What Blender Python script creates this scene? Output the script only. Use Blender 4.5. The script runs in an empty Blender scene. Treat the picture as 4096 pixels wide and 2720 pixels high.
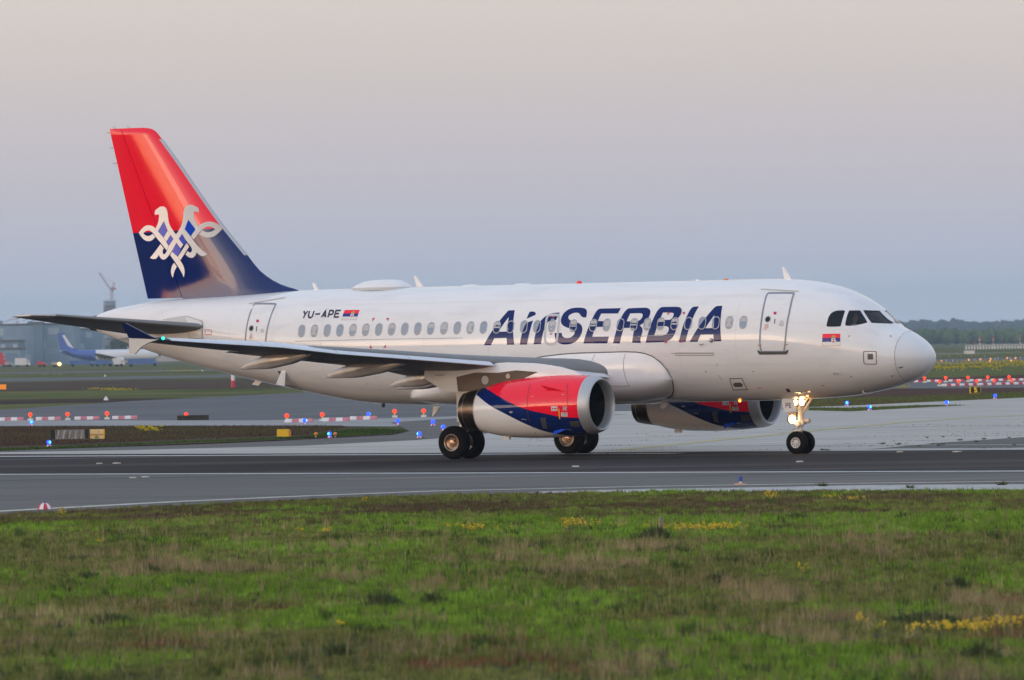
import bpy, bmesh, math, random
import numpy as np
from mathutils import Vector, Matrix
from mathutils.geometry import delaunay_2d_cdt

C = bpy.context.scene.collection
R = math.radians
random.seed(7)

# ------------------------------------------------------------------ camera, sky, sun, exposure
sc = bpy.context.scene
CAM_H = 3.746
cd = bpy.data.cameras.new('camera'); cam = bpy.data.objects.new('camera', cd); C.objects.link(cam)
cd.sensor_width = 36.0; cd.lens = 242.88; cd.clip_start = 1.0; cd.clip_end = 60000
cd.dof.use_dof = True; cd.dof.focus_distance = 231; cd.dof.aperture_fstop = 4.3
PITCH, ROLL = 0.00107, 0.0178949
cam.matrix_world = (Matrix.Translation((0, 0, CAM_H)) @ Matrix.Rotation(math.pi/2 + PITCH, 4, 'X') @ Matrix.Rotation(-ROLL, 4, 'Z'))
sc.camera = cam
sc.render.resolution_x, sc.render.resolution_y = 1024, 680
sc.view_settings.view_transform = 'Standard'; sc.view_settings.look = 'None'
sc.view_settings.exposure = 0.2; sc.view_settings.gamma = 1.0; sc.view_settings.use_curve_mapping = False
sc.render.engine = 'CYCLES'
sc.cycles.max_bounces = 8; sc.cycles.diffuse_bounces = 3; sc.cycles.glossy_bounces = 4; sc.cycles.transmission_bounces = 6
sc.cycles.transparent_max_bounces = 8; sc.cycles.volume_bounces = 0
sc.cycles.sample_clamp_indirect = 4.0

SUN_AZ = R(120)                                   # the sun has just set, left of and behind the camera
SUN_DIR = (-math.sin(SUN_AZ), math.cos(SUN_AZ))
world = bpy.data.worlds.new('World'); sc.world = world; world.use_nodes = True
def build_sky():
    nt = world.node_tree; N = nt.nodes; L = nt.links
    bg = N['Background']
    tc = N.new('ShaderNodeTexCoord'); sep = N.new('ShaderNodeSeparateXYZ'); L.new(tc.outputs['Generated'], sep.inputs[0])
    def m(op, a, b=None, clamp=False):
        n = N.new('ShaderNodeMath'); n.operation = op; n.use_clamp = clamp
        for i, v in enumerate((a, b)):
            if v is None: continue
            if isinstance(v, (int, float)): n.inputs[i].default_value = v
            else: L.new(v, n.inputs[i])
        return n.outputs[0]
    t = m('POWER', m('MAXIMUM', sep.outputs['Z'], 0.0), 0.5)
    ln = m('SQRT', m('ADD', m('ADD', m('MULTIPLY', sep.outputs['X'], sep.outputs['X']), m('MULTIPLY', sep.outputs['Y'], sep.outputs['Y'])), 1e-6))
    dot = m('ADD', m('MULTIPLY', sep.outputs['X'], SUN_DIR[0]), m('MULTIPLY', sep.outputs['Y'], SUN_DIR[1]))
    cs = m('DIVIDE', dot, ln)
    w = m('POWER', m('DIVIDE', m('ADD', cs, 0.30), 1.30, True), 2.0)
    def ramp(stops, scale):
        r = N.new('ShaderNodeValToRGB'); cr = r.color_ramp
        while len(cr.elements) < len(stops): cr.elements.new(0.5)
        for e, (p, c) in zip(cr.elements, stops): e.position = p; e.color = (c[0]/scale, c[1]/scale, c[2]/scale, 1)
        L.new(t, r.inputs[0])
        v = N.new('ShaderNodeVectorMath'); v.operation = 'SCALE'; v.inputs['Scale'].default_value = scale; L.new(r.outputs[0], v.inputs[0])
        return v.outputs[0]
    anti = ramp([(0, (.42, .51, .635)), (.09, (.39, .465, .585)), (.13, (.415, .45, .54)), (.17, (.455, .45, .505)), (.20, (.495, .475, .49)), (.235, (.56, .53, .515)),
                 (.32, (.57, .53, .52)), (.48, (.60, .59, .61)), (.70, (.53, .60, .72)), (1, (.41, .52, .72))], 1.0)
    glow = ramp([(0, (5.6, 1.7, .36)), (.09, (8.0, 2.6, .62)), (.145, (6.4, 2.8, .95)), (.20, (4.3, 2.8, 1.6)), (.28, (3.5, 2.85, 2.2)), (.36, (3.1, 2.75, 2.4)), (.45, (2.1, 1.98, 1.85)), (.54, (1.02, 1.04, 1.08)),
                 (.70, (.60, .66, .78)), (1, (.41, .52, .72))], 9.0)
    mx = N.new('ShaderNodeMix'); mx.data_type = 'RGBA'; L.new(w, mx.inputs['Factor']); L.new(anti, mx.inputs[6]); L.new(glow, mx.inputs[7])
    sky = N.new('ShaderNodeTexSky'); sky.sky_type = 'NISHITA'; sky.sun_disc = False
    sky.sun_elevation = R(1.0); sky.sun_rotation = -SUN_AZ; sky.altitude = 100
    sv = N.new('ShaderNodeVectorMath'); sv.operation = 'SCALE'; sv.inputs['Scale'].default_value = 0.06; L.new(sky.outputs[0], sv.inputs[0])
    ad = N.new('ShaderNodeVectorMath'); ad.operation = 'ADD'; L.new(mx.outputs[2], ad.inputs[0]); L.new(sv.outputs[0], ad.inputs[1])
    L.new(ad.outputs[0], bg.inputs[0]); bg.inputs[1].default_value = 1.0
build_sky()
sl = bpy.data.lights.new('sun', 'SUN'); sl.energy = 0.2; sl.angle = R(16); sl.color = (1.0, .60, .32)
so = bpy.data.objects.new('sun', sl); C.objects.link(so)
so.rotation_euler = Vector((SUN_DIR[0]*math.cos(R(2)), SUN_DIR[1]*math.cos(R(2)), math.sin(R(2)))).to_track_quat('Z', 'Y').to_euler()

# ------------------------------------------------------------------ material helpers
def mat(name, col, rough=.5, metal=0.0, coat=0.0, noise=0.0, nscale=1.0, spec=.5, emit=None, estr=0.0, stretch=(1, 1, 1), coord='Object', bump=0.0, bscale=40.0):
    m = bpy.data.materials.new(name); m.use_nodes = True; nt = m.node_tree; b = nt.nodes['Principled BSDF']
    b.inputs['Base Color'].default_value = (*col, 1); b.inputs['Roughness'].default_value = rough; b.inputs['Metallic'].default_value = metal
    b.inputs['Coat Weight'].default_value = coat; b.inputs['Coat Roughness'].default_value = .03; b.inputs['Specular IOR Level'].default_value = spec
    if emit: b.inputs['Emission Color'].default_value = (*emit, 1); b.inputs['Emission Strength'].default_value = estr
    if noise or bump:
        tc = nt.nodes.new('ShaderNodeTexCoord'); mp = nt.nodes.new('ShaderNodeMapping'); mp.inputs['Scale'].default_value = stretch
        nt.links.new(tc.outputs[coord], mp.inputs[0])
    if noise:
        n = nt.nodes.new('ShaderNodeTexNoise'); n.inputs['Scale'].default_value = nscale; n.inputs['Detail'].default_value = 6
        nt.links.new(mp.outputs[0], n.inputs[0])
        r = nt.nodes.new('ShaderNodeMapRange'); r.inputs[1].default_value = .3; r.inputs[2].default_value = .7; r.inputs[3].default_value = 1-noise; r.inputs[4].default_value = 1+noise
        nt.links.new(n.outputs[0], r.inputs[0])
        mx = nt.nodes.new('ShaderNodeVectorMath'); mx.operation = 'SCALE'; mx.inputs[0].default_value = col
        nt.links.new(r.outputs[0], mx.inputs['Scale']); nt.links.new(mx.outputs[0], b.inputs['Base Color'])
    if bump:
        n2 = nt.nodes.new('ShaderNodeTexNoise'); n2.inputs['Scale'].default_value = bscale; n2.inputs['Detail'].default_value = 5
        nt.links.new(mp.outputs[0], n2.inputs[0])
        bp = nt.nodes.new('ShaderNodeBump'); bp.inputs['Strength'].default_value = bump; bp.inputs['Distance'].default_value = .02
        nt.links.new(n2.outputs[0], bp.inputs['Height']); nt.links.new(bp.outputs[0], b.inputs['Normal'])
    return m
def node_math(nt, op, a, b=None, clamp=False):
    n = nt.nodes.new('ShaderNodeMath'); n.operation = op; n.use_clamp = clamp
    for i, v in enumerate((a, b)):
        if v is None: continue
        if isinstance(v, (int, float)): n.inputs[i].default_value = v
        else: nt.links.new(v, n.inputs[i])
    return n.outputs[0]

RED = (.97, .008, .034); NAVY = (.004, .018, .125); WHITE = (.82, .82, .82)
HAZE = 7e-5
M = {}
def white_paint():
    m = mat('white_paint', WHITE, .045); nt = m.node_tree; b = nt.nodes['Principled BSDF']
    tc = nt.nodes.new('ShaderNodeTexCoord'); mp = nt.nodes.new('ShaderNodeMapping'); mp.inputs['Scale'].default_value = (.35, 2.2, 1.6)
    nt.links.new(tc.outputs['Object'], mp.inputs[0])
    n = nt.nodes.new('ShaderNodeTexNoise'); n.inputs['Scale'].default_value = 1.1; n.inputs['Detail'].default_value = 8; n.inputs['Roughness'].default_value = .6
    nt.links.new(mp.outputs[0], n.inputs[0])
    r = nt.nodes.new('ShaderNodeMapRange'); r.inputs[1].default_value = .50; r.inputs[2].default_value = .78; r.inputs[3].default_value = 1; r.inputs[4].default_value = .86
    nt.links.new(n.outputs[0], r.inputs[0])
    geo = nt.nodes.new('ShaderNodeNewGeometry')
    mx = nt.nodes.new('ShaderNodeVectorMath'); mx.operation = 'SCALE'; mx.inputs[0].default_value = WHITE
    nt.links.new(r.outputs[0], mx.inputs['Scale'])
    mix = nt.nodes.new('ShaderNodeMix'); mix.data_type = 'RGBA'; mix.inputs[7].default_value = (.03, .035, .04, 1)      # dark insulation on the inner face of the skin
    nt.links.new(geo.outputs['Backfacing'], mix.inputs['Factor']); nt.links.new(mx.outputs[0], mix.inputs[6]); nt.links.new(mix.outputs[2], b.inputs['Base Color'])
    return m
M['white'] = white_paint()
M['white_part'] = mat('white_part_paint', WHITE, .12, noise=.03, nscale=2.5)
M['offwhite'] = mat('radome_paint', (.74, .75, .765), .33, coat=.5)
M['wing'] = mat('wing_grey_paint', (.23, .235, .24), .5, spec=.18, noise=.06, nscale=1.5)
M['fairing'] = mat('fairing_gloss_paint', (.36, .345, .33), .12, spec=.8, noise=.08, nscale=3)
M['slat'] = mat('slat_grey_gloss', (.70, .73, .78), .2, metal=.15, noise=.05, nscale=2)
M['lip'] = mat('inlet_lip_metal', (.52, .53, .54), .48, metal=.6, noise=.03, nscale=4)
M['nozzle'] = mat('nozzle_metal', (.16, .125, .10), .34, metal=1.0, noise=.25, nscale=3)
M['dark'] = mat('dark_void', (.012, .012, .013), .7)
M['fan'] = mat('fan_blades', (.022, .022, .024), .45, spec=.2)
M['navy'] = mat('navy_paint', NAVY, .025, spec=.26)
M['fence'] = mat('fence_navy', (.003, .010, .060), .1, spec=.3)
M['red'] = mat('red_paint', RED, .08)
M['blue'] = mat('blue_paint', (.004, .06, .56), .08, spec=.2)
M['ltr_white'] = mat('emblem_white', (.74, .74, .74), .12)
M['ink'] = mat('dark_ink', (.035, .025, .06), .4)
M['line'] = mat('panel_line', (.12, .115, .11), .6)
M['softline'] = mat('soft_panel_line', (.34, .33, .32), .5)
M['paleline'] = mat('pale_line', (.83, .83, .82), .4)
M['frame'] = mat('window_frame_grey', (.42, .43, .45), .35, metal=.3)
M['doorframe'] = mat('door_seal_grey', (.26, .28, .33), .4)
M['exitframe'] = mat('exit_seal_grey', (.52, .54, .57), .4)
M['pane'] = mat('cabin_pane', (.34, .38, .44), .08)
M['pane_b'] = mat('cabin_pane_cool', (.30, .36, .45), .06); M['blind'] = mat('window_blind', (.50, .50, .50), .3)
M['fairing_w'] = mat('apron_paint', (.70, .69, .67), .10); M['frame_l'] = mat('apron_plate_grey', (.55, .55, .54), .25)
M['seam'] = mat('skin_seam', (.70, .695, .69), .35)
M['magenta'] = mat('cut_mark_red', (.52, .012, .10), .4)
M['redtag'] = mat('red_decal', (.60, .03, .04), .4)
M['orange'] = mat('orange_decal', (.62, .22, .03), .5)
M['gold'] = mat('gold_decal', (.55, .33, .06), .5)
M['yellow'] = mat('yellow_decal', (.80, .50, .01), .5)
M['greybox'] = mat('vent_grey', (.10, .10, .10), .5, metal=.4)
M['tyre'] = mat('tyre_rubber', (.006, .0055, .0055), .8, spec=.15, noise=.2, nscale=6)
M['rim_white'] = mat('rim_white', (.66, .65, .62), .4, noise=.06, nscale=8)
M['rim_metal'] = mat('rim_metal', (.34, .24, .18), .3, metal=.9)
M['rim_ring'] = mat('rim_ring', (.42, .40, .37), .35, metal=.6)
M['steel'] = mat('gear_steel', (.42, .41, .40), .35, metal=.7)
M['gearpaint'] = mat('gear_grey_paint', (.52, .52, .50), .4)
M['pylon'] = mat('pylon_brown_metal', (.085, .066, .052), .42, metal=.45, noise=.18, nscale=2.5, stretch=(1, 1, 2))
M['lamp'] = mat('lamp_on', (1, 1, 1), .3, emit=(1.0, .66, .26), estr=14)
M['lamp_small'] = mat('lamp_small_on', (1, 1, 1), .3, emit=(1.0, .66, .36), estr=6)
M['green_lamp'] = mat('green_lamp_on', (.1, .6, .5), .3, emit=(.02, .8, .6), estr=2.0)
M['red_lamp'] = mat('beacon_red', (.55, .03, .03), .2, emit=(1, .05, .03), estr=.25)
M['cabin'] = mat('cockpit_dark', (.03, .035, .04), .8)
M['shirt'] = mat('shirt_white', (.60, .60, .60), .8)
M['skin'] = mat('skin', (.40, .23, .16), .6)
M['hair'] = mat('hair_dark', (.02, .016, .012), .7)
def glass():
    m = bpy.data.materials.new('cockpit_glass'); m.use_nodes = True; nt = m.node_tree; N = nt.nodes
    out = N['Material Output']; N.remove(N['Principled BSDF'])
    tr = N.new('ShaderNodeBsdfTransparent'); tr.inputs[0].default_value = (.62, .72, .72, 1)
    gl = N.new('ShaderNodeBsdfGlossy'); gl.inputs['Roughness'].default_value = .02; gl.inputs[0].default_value = (.9, .9, .9, 1)
    fr = N.new('ShaderNodeFresnel'); fr.inputs[0].default_value = 1.5
    mx = N.new('ShaderNodeMixShader'); nt.links.new(fr.outputs[0], mx.inputs[0]); nt.links.new(tr.outputs[0], mx.inputs[1]); nt.links.new(gl.outputs[0], mx.inputs[2])
    nt.links.new(mx.outputs[0], out.inputs[0]); return m
M['glass'] = glass()
def fin_paint():
    m = mat('fin_red_navy_paint', RED, .06, spec=.52); nt = m.node_tree; b = nt.nodes['Principled BSDF']
    tc = nt.nodes.new('ShaderNodeTexCoord'); sep = nt.nodes.new('ShaderNodeSeparateXYZ'); nt.links.new(tc.outputs['Object'], sep.inputs[0])
    line = node_math(nt, 'ADD', node_math(nt, 'MULTIPLY', sep.outputs['X'], .02), 8.365)
    f = node_math(nt, 'GREATER_THAN', sep.outputs['Z'], line)
    mix = nt.nodes.new('ShaderNodeMix'); mix.data_type = 'RGBA'; mix.inputs[6].default_value = (*NAVY, 1); mix.inputs[7].default_value = (*RED, 1)
    nt.links.new(f, mix.inputs['Factor']); nt.links.new(mix.outputs[2], b.inputs['Base Color'])
    return m
M['fin'] = fin_paint()

# ------------------------------------------------------------------ mesh helpers
class MB:
    def __init__(self): self.v = []; self.f = []; self.mi = []
    def add(self, verts, faces, mi=0):
        o = len(self.v); self.v += [tuple(p) for p in verts]; self.f += [tuple(i+o for i in q) for q in faces]; self.mi += [mi]*len(faces); return self
    def box(self, x0, x1, y0, y1, z0, z1, mi=0):
        v = [(x, y, z) for x in (x0, x1) for y in (y0, y1) for z in (z0, z1)]
        return self.add(v, [(0, 1, 3, 2), (4, 6, 7, 5), (0, 4, 5, 1), (2, 3, 7, 6), (0, 2, 6, 4), (1, 5, 7, 3)], mi)
    def loft(self, rings, closed=True, cap0=True, cap1=True, mi=0):
        n = len(rings[0]); v = [p for r in rings for p in r]; f = []
        for i in range(len(rings)-1):
            for j in range(n if closed else n-1):
                a = i*n+j; b = i*n+(j+1) % n; f.append((a, b, b+n, a+n))
        if closed and cap0: f.append(tuple(range(n-1, -1, -1)))
        if closed and cap1: f.append(tuple((len(rings)-1)*n+j for j in range(n)))
        return self.add(v, f, mi)
    def tube(self, p, q, r0, r1=None, n=10, mi=0, caps=True):
        r1 = r0 if r1 is None else r1; p, q = Vector(p), Vector(q); d = (q-p).normalized()
        u = d.orthogonal().normalized(); w = d.cross(u)
        rr = [[tuple(c + r*(math.cos(a)*u + math.sin(a)*w)) for a in [2*math.pi*k/n for k in range(n)]] for c, r in ((p, r0), (q, r1))]
        return self.loft(rr, True, caps, caps, mi)
    def lathe(self, c, axis, prof, n=32, mi=0, cap0=False, cap1=False):
        c = Vector(c); d = Vector(axis).normalized(); u = d.orthogonal().normalized(); w = d.cross(u)
        return self.loft([[tuple(c + d*t + max(r, 1e-4)*(math.cos(a)*u+math.sin(a)*w)) for a in [2*math.pi*k/n for k in range(n)]] for t, r in prof], True, cap0, cap1, mi)
    def sphere(self, c, r, n=10, m_=8, mi=0, sc=(1, 1, 1)):
        rings = []
        for i in range(m_+1):
            th = math.pi*i/m_; rings.append([(c[0]+sc[0]*r*max(math.sin(th), 1e-3)*math.cos(2*math.pi*k/n), c[1]+sc[1]*r*max(math.sin(th), 1e-3)*math.sin(2*math.pi*k/n), c[2]+sc[2]*r*math.cos(th)) for k in range(n)])
        return self.loft(rings, True, True, True, mi)
    def mesh(self, name, smooth=None, normals=None):
        me = bpy.data.meshes.new(name); me.from_pydata(self.v, [], self.f); me.validate()
        if len(me.polygons) == len(self.mi): me.polygons.foreach_set('material_index', self.mi)
        if smooth is not None:
            me.polygons.foreach_set('use_smooth', [True]*len(me.polygons))
            if smooth < 180: me.set_sharp_from_angle(angle=R(smooth))
        if normals is not None: me.normals_split_custom_set_from_vertices(normals)
        me.update(); return me
def fixn(me):
    bm = bmesh.new(); bm.from_mesh(me); bmesh.ops.remove_doubles(bm, verts=bm.verts, dist=1e-5); bmesh.ops.recalc_face_normals(bm, faces=bm.faces); bm.to_mesh(me); bm.free(); return me
def link(name, me, mats, parent=None, **props):
    o = bpy.data.objects.new(name, me); C.objects.link(o)
    for m in (mats if isinstance(mats, (list, tuple)) else [mats]):
        if me is not None and len(me.materials) < len(mats if isinstance(mats, (list, tuple)) else [mats]): me.materials.append(m)
    if parent: o.parent = parent
    for k, v in props.items(): o[k] = v
    return o
def empty(name, loc, rz, label, cat, group=None):
    o = bpy.data.objects.new(name, None); C.objects.link(o); o.location = loc; o.rotation_euler = (0, 0, rz); o['label'] = label; o['category'] = cat
    if group: o['group'] = group
    return o
def tag(o, label, cat, group=None):
    o['label'] = label; o['category'] = cat
    if group: o['group'] = group
    return o
def copy_tree(o, parent=None):
    c = o.copy(); C.objects.link(c)
    if parent: c.parent = parent
    for ch in list(o.children): copy_tree(ch, c)
    return c
def part(name, mb, m, parent, smooth=None, fix=True, **props):
    me = mb.mesh(name, None)
    if fix: fixn(me)
    if smooth is not None:
        me.polygons.foreach_set('use_smooth', [True]*len(me.polygons))
        if smooth < 180: me.set_sharp_from_angle(angle=R(smooth))
    return link(name, me, m, parent, **props)

# ------------------------------------------------------------------ ground, taxiways, verges
def clipped(p): return p
def sheet(name, pts, z, m, **props):
    me = bpy.data.meshes.new(name); tris = delaunay_2d_cdt([Vector(p) for p in pts], [(i, (i+1) % len(pts)) for i in range(len(pts))], [], 1, 1e-4)
    me.from_pydata([(p[0], p[1], z) for p in tris[0]], [], [tuple(f) for f in tris[2]]); me.update()
    for p in me.polygons:
        if p.normal.z < 0: p.flip()
    return link(name, me, m, None, kind='structure', **props)

def ground_mat(name, cols, scale, rough=.9, detail=8, stretch=(1, 1, 1), rot=0.0, second=None, bump=0.0, bscale=30, lines=None, spec=.04):
    """cols: colour stops of a fractal noise in world metres; second: (colour, scale, threshold, softness) patches on top"""
    m = bpy.data.materials.new(name); m.use_nodes = True; nt = m.node_tree; b = nt.nodes['Principled BSDF']
    b.inputs['Roughness'].default_value = rough; b.inputs['Specular IOR Level'].default_value = spec
    geo = nt.nodes.new('ShaderNodeNewGeometry'); mp = nt.nodes.new('ShaderNodeMapping'); mp.inputs['Scale'].default_value = stretch; mp.inputs['Rotation'].default_value = (0, 0, rot)
    nt.links.new(geo.outputs['Position'], mp.inputs[0])
    n = nt.nodes.new('ShaderNodeTexNoise'); n.inputs['Scale'].default_value = scale; n.inputs['Detail'].default_value = detail; n.inputs['Roughness'].default_value = .62
    nt.links.new(mp.outputs[0], n.inputs[0])
    r = nt.nodes.new('ShaderNodeValToRGB'); cr = r.color_ramp
    while len(cr.elements) < len(cols): cr.elements.new(.5)
    for e, (p, c) in zip(cr.elements, cols): e.position = p; e.color = (*c, 1)
    nt.links.new(n.outputs[0], r.inputs[0]); col = r.outputs[0]
    for s_ in (second or []):
        c2, sc2, th, so_ = s_
        n2 = nt.nodes.new('ShaderNodeTexNoise'); n2.inputs['Scale'].default_value = sc2; n2.inputs['Detail'].default_value = 6; nt.links.new(mp.outputs[0], n2.inputs[0])
        mr = nt.nodes.new('ShaderNodeMapRange'); mr.inputs[1].default_value = th; mr.inputs[2].default_value = th+so_; nt.links.new(n2.outputs[0], mr.inputs[0])
        mx = nt.nodes.new('ShaderNodeMix'); mx.data_type = 'RGBA'; mx.inputs[7].default_value = (*c2, 1)
        nt.links.new(mr.outputs[0], mx.inputs['Factor']); nt.links.new(col, mx.inputs[6]); col = mx.outputs[2]
    if lines:
        lc, bw, bh, ms, lrot = lines
        mp2 = nt.nodes.new('ShaderNodeMapping'); mp2.inputs['Rotation'].default_value = (0, 0, lrot); nt.links.new(geo.outputs['Position'], mp2.inputs[0])
        br = nt.nodes.new('ShaderNodeTexBrick'); br.offset = 0; br.inputs['Scale'].default_value = 1; br.inputs['Mortar Size'].default_value = ms; br.inputs['Brick Width'].default_value = bw; br.inputs['Row Height'].default_value = bh
        br.inputs['Color1'].default_value = (1, 1, 1, 1); br.inputs['Color2'].default_value = (.90, .90, .91, 1); br.inputs['Mortar'].default_value = (*lc, 1)
        nt.links.new(mp2.outputs[0], br.inputs[0])
        mu = nt.nodes.new('ShaderNodeMix'); mu.data_type = 'RGBA'; mu.blend_type = 'MULTIPLY'; mu.inputs['Factor'].default_value = 1
        nt.links.new(col, mu.inputs[6]); nt.links.new(br.outputs[0], mu.inputs[7]); col = mu.outputs[2]
    nt.links.new(col, b.inputs['Base Color'])
    if bump:
        n3 = nt.nodes.new('ShaderNodeTexNoise'); n3.inputs['Scale'].default_value = bscale; n3.inputs['Detail'].default_value = 6; nt.links.new(geo.outputs['Position'], n3.inputs[0])
        bp = nt.nodes.new('ShaderNodeBump'); bp.inputs['Strength'].default_value = bump; bp.inputs['Distance'].default_value = .05; nt.links.new(n3.outputs[0], bp.inputs['Height']); nt.links.new(bp.outputs[0], b.inputs['Normal'])
    return m
MG = ground_mat('meadow_ground', [(.28, (.040, .040, .018)), (.42, (.075, .088, .026)), (.52, (.115, .130, .034)), (.62, (.125, .115, .050)), (.75, (.15, .115, .065))], .05, second=[((.045, .028, .022), .012, .55, .08)])
MNEAR = ground_mat('verge_soil', [(.30, (.022, .020, .012)), (.5, (.045, .055, .016)), (.7, (.075, .06, .035))], .8)
M_ASPHALT = ground_mat('old_asphalt', [(.3, (.115, .108, .101)), (.5, (.155, .147, .139)), (.7, (.20, .19, .18))], .35, rough=.8, stretch=(.12, 1.2, 1), rot=R(39), bump=.15, second=[((.085, .082, .080), .35, .56, .08), ((.21, .20, .19), .22, .62, .1)])
M_DARK = ground_mat('rubbered_asphalt', [(.3, (.022, .020, .020)), (.5, (.031, .028, .028)), (.7, (.046, .042, .041))], .5, rough=.72, stretch=(.12, 1.4, 1), rot=R(39), second=[((.075, .064, .060), .12, .52, .12), ((.012, .011, .012), .5, .60, .08)])
M_CONC = ground_mat('pale_concrete', [(.3, (.40, .378, .345)), (.5, (.48, .455, .415)), (.7, (.55, .52, .48))], .5, rough=.85, stretch=(.3, 1, 1), rot=R(20), lines=((.35, .34, .33), 7.5, 3.75, .022, R(39)), second=[((.33, .315, .295), .22, .60, .12)])
M_CONC2 = ground_mat('worn_concrete', [(.3, (.36, .35, .34)), (.6, (.50, .485, .46)), (.8, (.56, .54, .51))], 1.2, rough=.9, second=[((.10, .10, .08), 2.2, .62, .06)])
M_FARASPH = ground_mat('far_asphalt', [(.3, (.12, .125, .13)), (.7, (.165, .168, .172))], .06, rough=.85)
M_FARPALE = ground_mat('far_pale_pavement', [(.3, (.28, .28, .28)), (.7, (.36, .36, .355))], .2, rough=.85)
M_BROWN = ground_mat('dry_heath', [(.3, (.050, .030, .026)), (.5, (.080, .050, .040)), (.7, (.10, .075, .045))], .18, rough=.95, second=[((.06, .075, .02), .06, .55, .12)])
M_HEATH = ground_mat('dark_heath', [(.3, (.045, .022, .018)), (.5, (.075, .038, .030)), (.7, (.095, .060, .04))], .25, rough=.95)
M_GREEN = ground_mat('mown_grass', [(.3, (.055, .068, .020)), (.5, (.105, .125, .032)), (.7, (.15, .15, .06))], .15, rough=.95, second=[((.055, .035, .025), .05, .58, .10)])
M_LINEW = ground_mat('white_marking', [(.3, (.50, .50, .50)), (.6, (.72, .72, .70)), (.8, (.78, .78, .76))], 2.0, rough=.7)
M_LINEY = ground_mat('yellow_marking', [(.3, (.40, .36, .22)), (.55, (.50, .44, .19)), (.75, (.56, .48, .18))], .5, rough=.7)
M_LINEP = ground_mat('pale_marking', [(.3, (.36, .35, .30)), (.6, (.56, .54, .46)), (.8, (.62, .60, .5))], 1.5, rough=.7)

def terrain():
    s = 11000
    xs = [-s, -6000, -2000, -600, -200, -60, -20, 0, 20, 60, 200, 600, 2000, 6000, s]; ys = [-s, -4000, -500, -60, 0, 40, 70, 120, 190, 300, 500, 900, 1600, 3000, 6000, s]
    v = [(x, y, -.02) for y in ys for x in xs]; n = len(xs)
    f = [(j*n+i, j*n+i+1, (j+1)*n+i+1, (j+1)*n+i) for j in range(len(ys)-1) for i in range(n-1)]
    me = bpy.data.meshes.new('ground'); me.from_pydata(v, [], f); me.update()
    return link('ground', me, MG, None, kind='structure')
terrain()
def ext(p, q, d):                                   # continue the line p-q by d metres beyond q
    l = math.hypot(q[0]-p[0], q[1]-p[1]); return (q[0]+(q[0]-p[0])/l*d, q[1]+(q[1]-p[1])/l*d)
# near verge edge, pale line, runway-side lines (world metres)
EDGE = [(-12.19, 163.55), (-8.33, 169.49), (-3.71, 175.48), (0.15, 176.38), (3.45, 175.41), (7.75, 173.04), (12.53, 169.96)]
PALE = [(-12.45, 166.99), (-8.56, 174.19), (-5.45, 178.19), (-2.13, 181.51), (3.59, 182.65), (8.15, 182.01), (13.31, 180.49)]
W1 = [(-16.31, 219.1), (0.18, 205.53), (14.33, 194.31)]
W2 = [(-19.23, 258.48), (-1.3, 243.02), (16.97, 229.85)]
DKE = [(-19.72, 265.03), (-9.33, 254.04), (3.27, 242.46), (17.13, 232.09)]
def long(l, d=900): return [ext(l[1], l[0], d)] + l + [ext(l[-2], l[-1], d)]
def band(name, near, far, z, m): return sheet(name, list(near) + list(reversed(far)), z, m)
E2 = [ext(EDGE[1], EDGE[0], 60)] + EDGE + [ext(EDGE[-2], EDGE[-1], 60)]
W1L, W2L, DKL = long(W1), long(W2), long(DKE)
band('taxiway', E2, [W1L[0]] + W1 + [W1L[-1]], .004, M_ASPHALT)
band('runway', W1L, DKL, .008, M_DARK)
def strip(name, line, w, z, m):
    a = []; b = []
    for i, p in enumerate(line):
        q0 = line[max(i-1, 0)]; q1 = line[min(i+1, len(line)-1)]; dx, dy = q1[0]-q0[0], q1[1]-q0[1]; l = math.hypot(dx, dy)
        a.append((p[0]-dy/l*w/2, p[1]+dx/l*w/2)); b.append((p[0]+dy/l*w/2, p[1]-dx/l*w/2))
    return sheet(name, a + list(reversed(b)), z, m)
strip('edge_line', W1L, .85, .014, M_LINEW)
strip('edge_line', [W2L[0]] + W2[:2] + [(5.58, 237.01)], 1.1, .014, M_LINEW)
strip('taxiway_edge_line', [ext(PALE[1], PALE[0], 50)] + PALE + [ext(PALE[-2], PALE[-1], 50)], .75, .012, M_LINEP)
sheet('shoulder', [(0.71, 178.54), (3.53, 179.36), (6.32, 178.84), (9.16, 179.39), (13.05, 177.01), ext((9.16, 179.39), (13.05, 177.01), 40), E2[-1]] + list(reversed(EDGE[3:])), .010, M_CONC2)
# beyond the runway: apron concrete on the right, curving taxiway and grass island on the left
far_r = [(32.18, 435.2), (23.78, 413.12), (19.37, 400.99), (15.29, 394.99), (5.37, 395.4)]
sheet('apron', [ext(DKE[2], DKE[3], 300)] + list(reversed(DKE)) + [(-20.19, 271.41), (-15.05, 270.96), (-8.39, 275.77), (-4.04, 286.83), (-1.58, 299.04), (-0.08, 324.35), (2.54, 348.71)] + list(reversed(far_r)) + [ext((23.78, 413.12), (32.18, 435.2), 260)], .006, M_CONC)
sheet('curved_taxiway', [(-20.08, 269.94), (-14.98, 269.74), (-8.32, 273.24), (-4.01, 284.1), (-1.57, 296.08), (-0.08, 320.86), (2.53, 346.68), (-1.96, 374.01), (-6.33, 355.26), (-4.72, 314.44), (-5.31, 302.82), (-7.51, 295.68), (-12.17, 283.07), (-15.54, 279.85), (-20.37, 273.91), ext((-15.54, 279.85), (-20.37, 273.91), 40), ext((-14.98, 269.74), (-20.08, 269.94), 40)], .010, M_ASPHALT)
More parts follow.
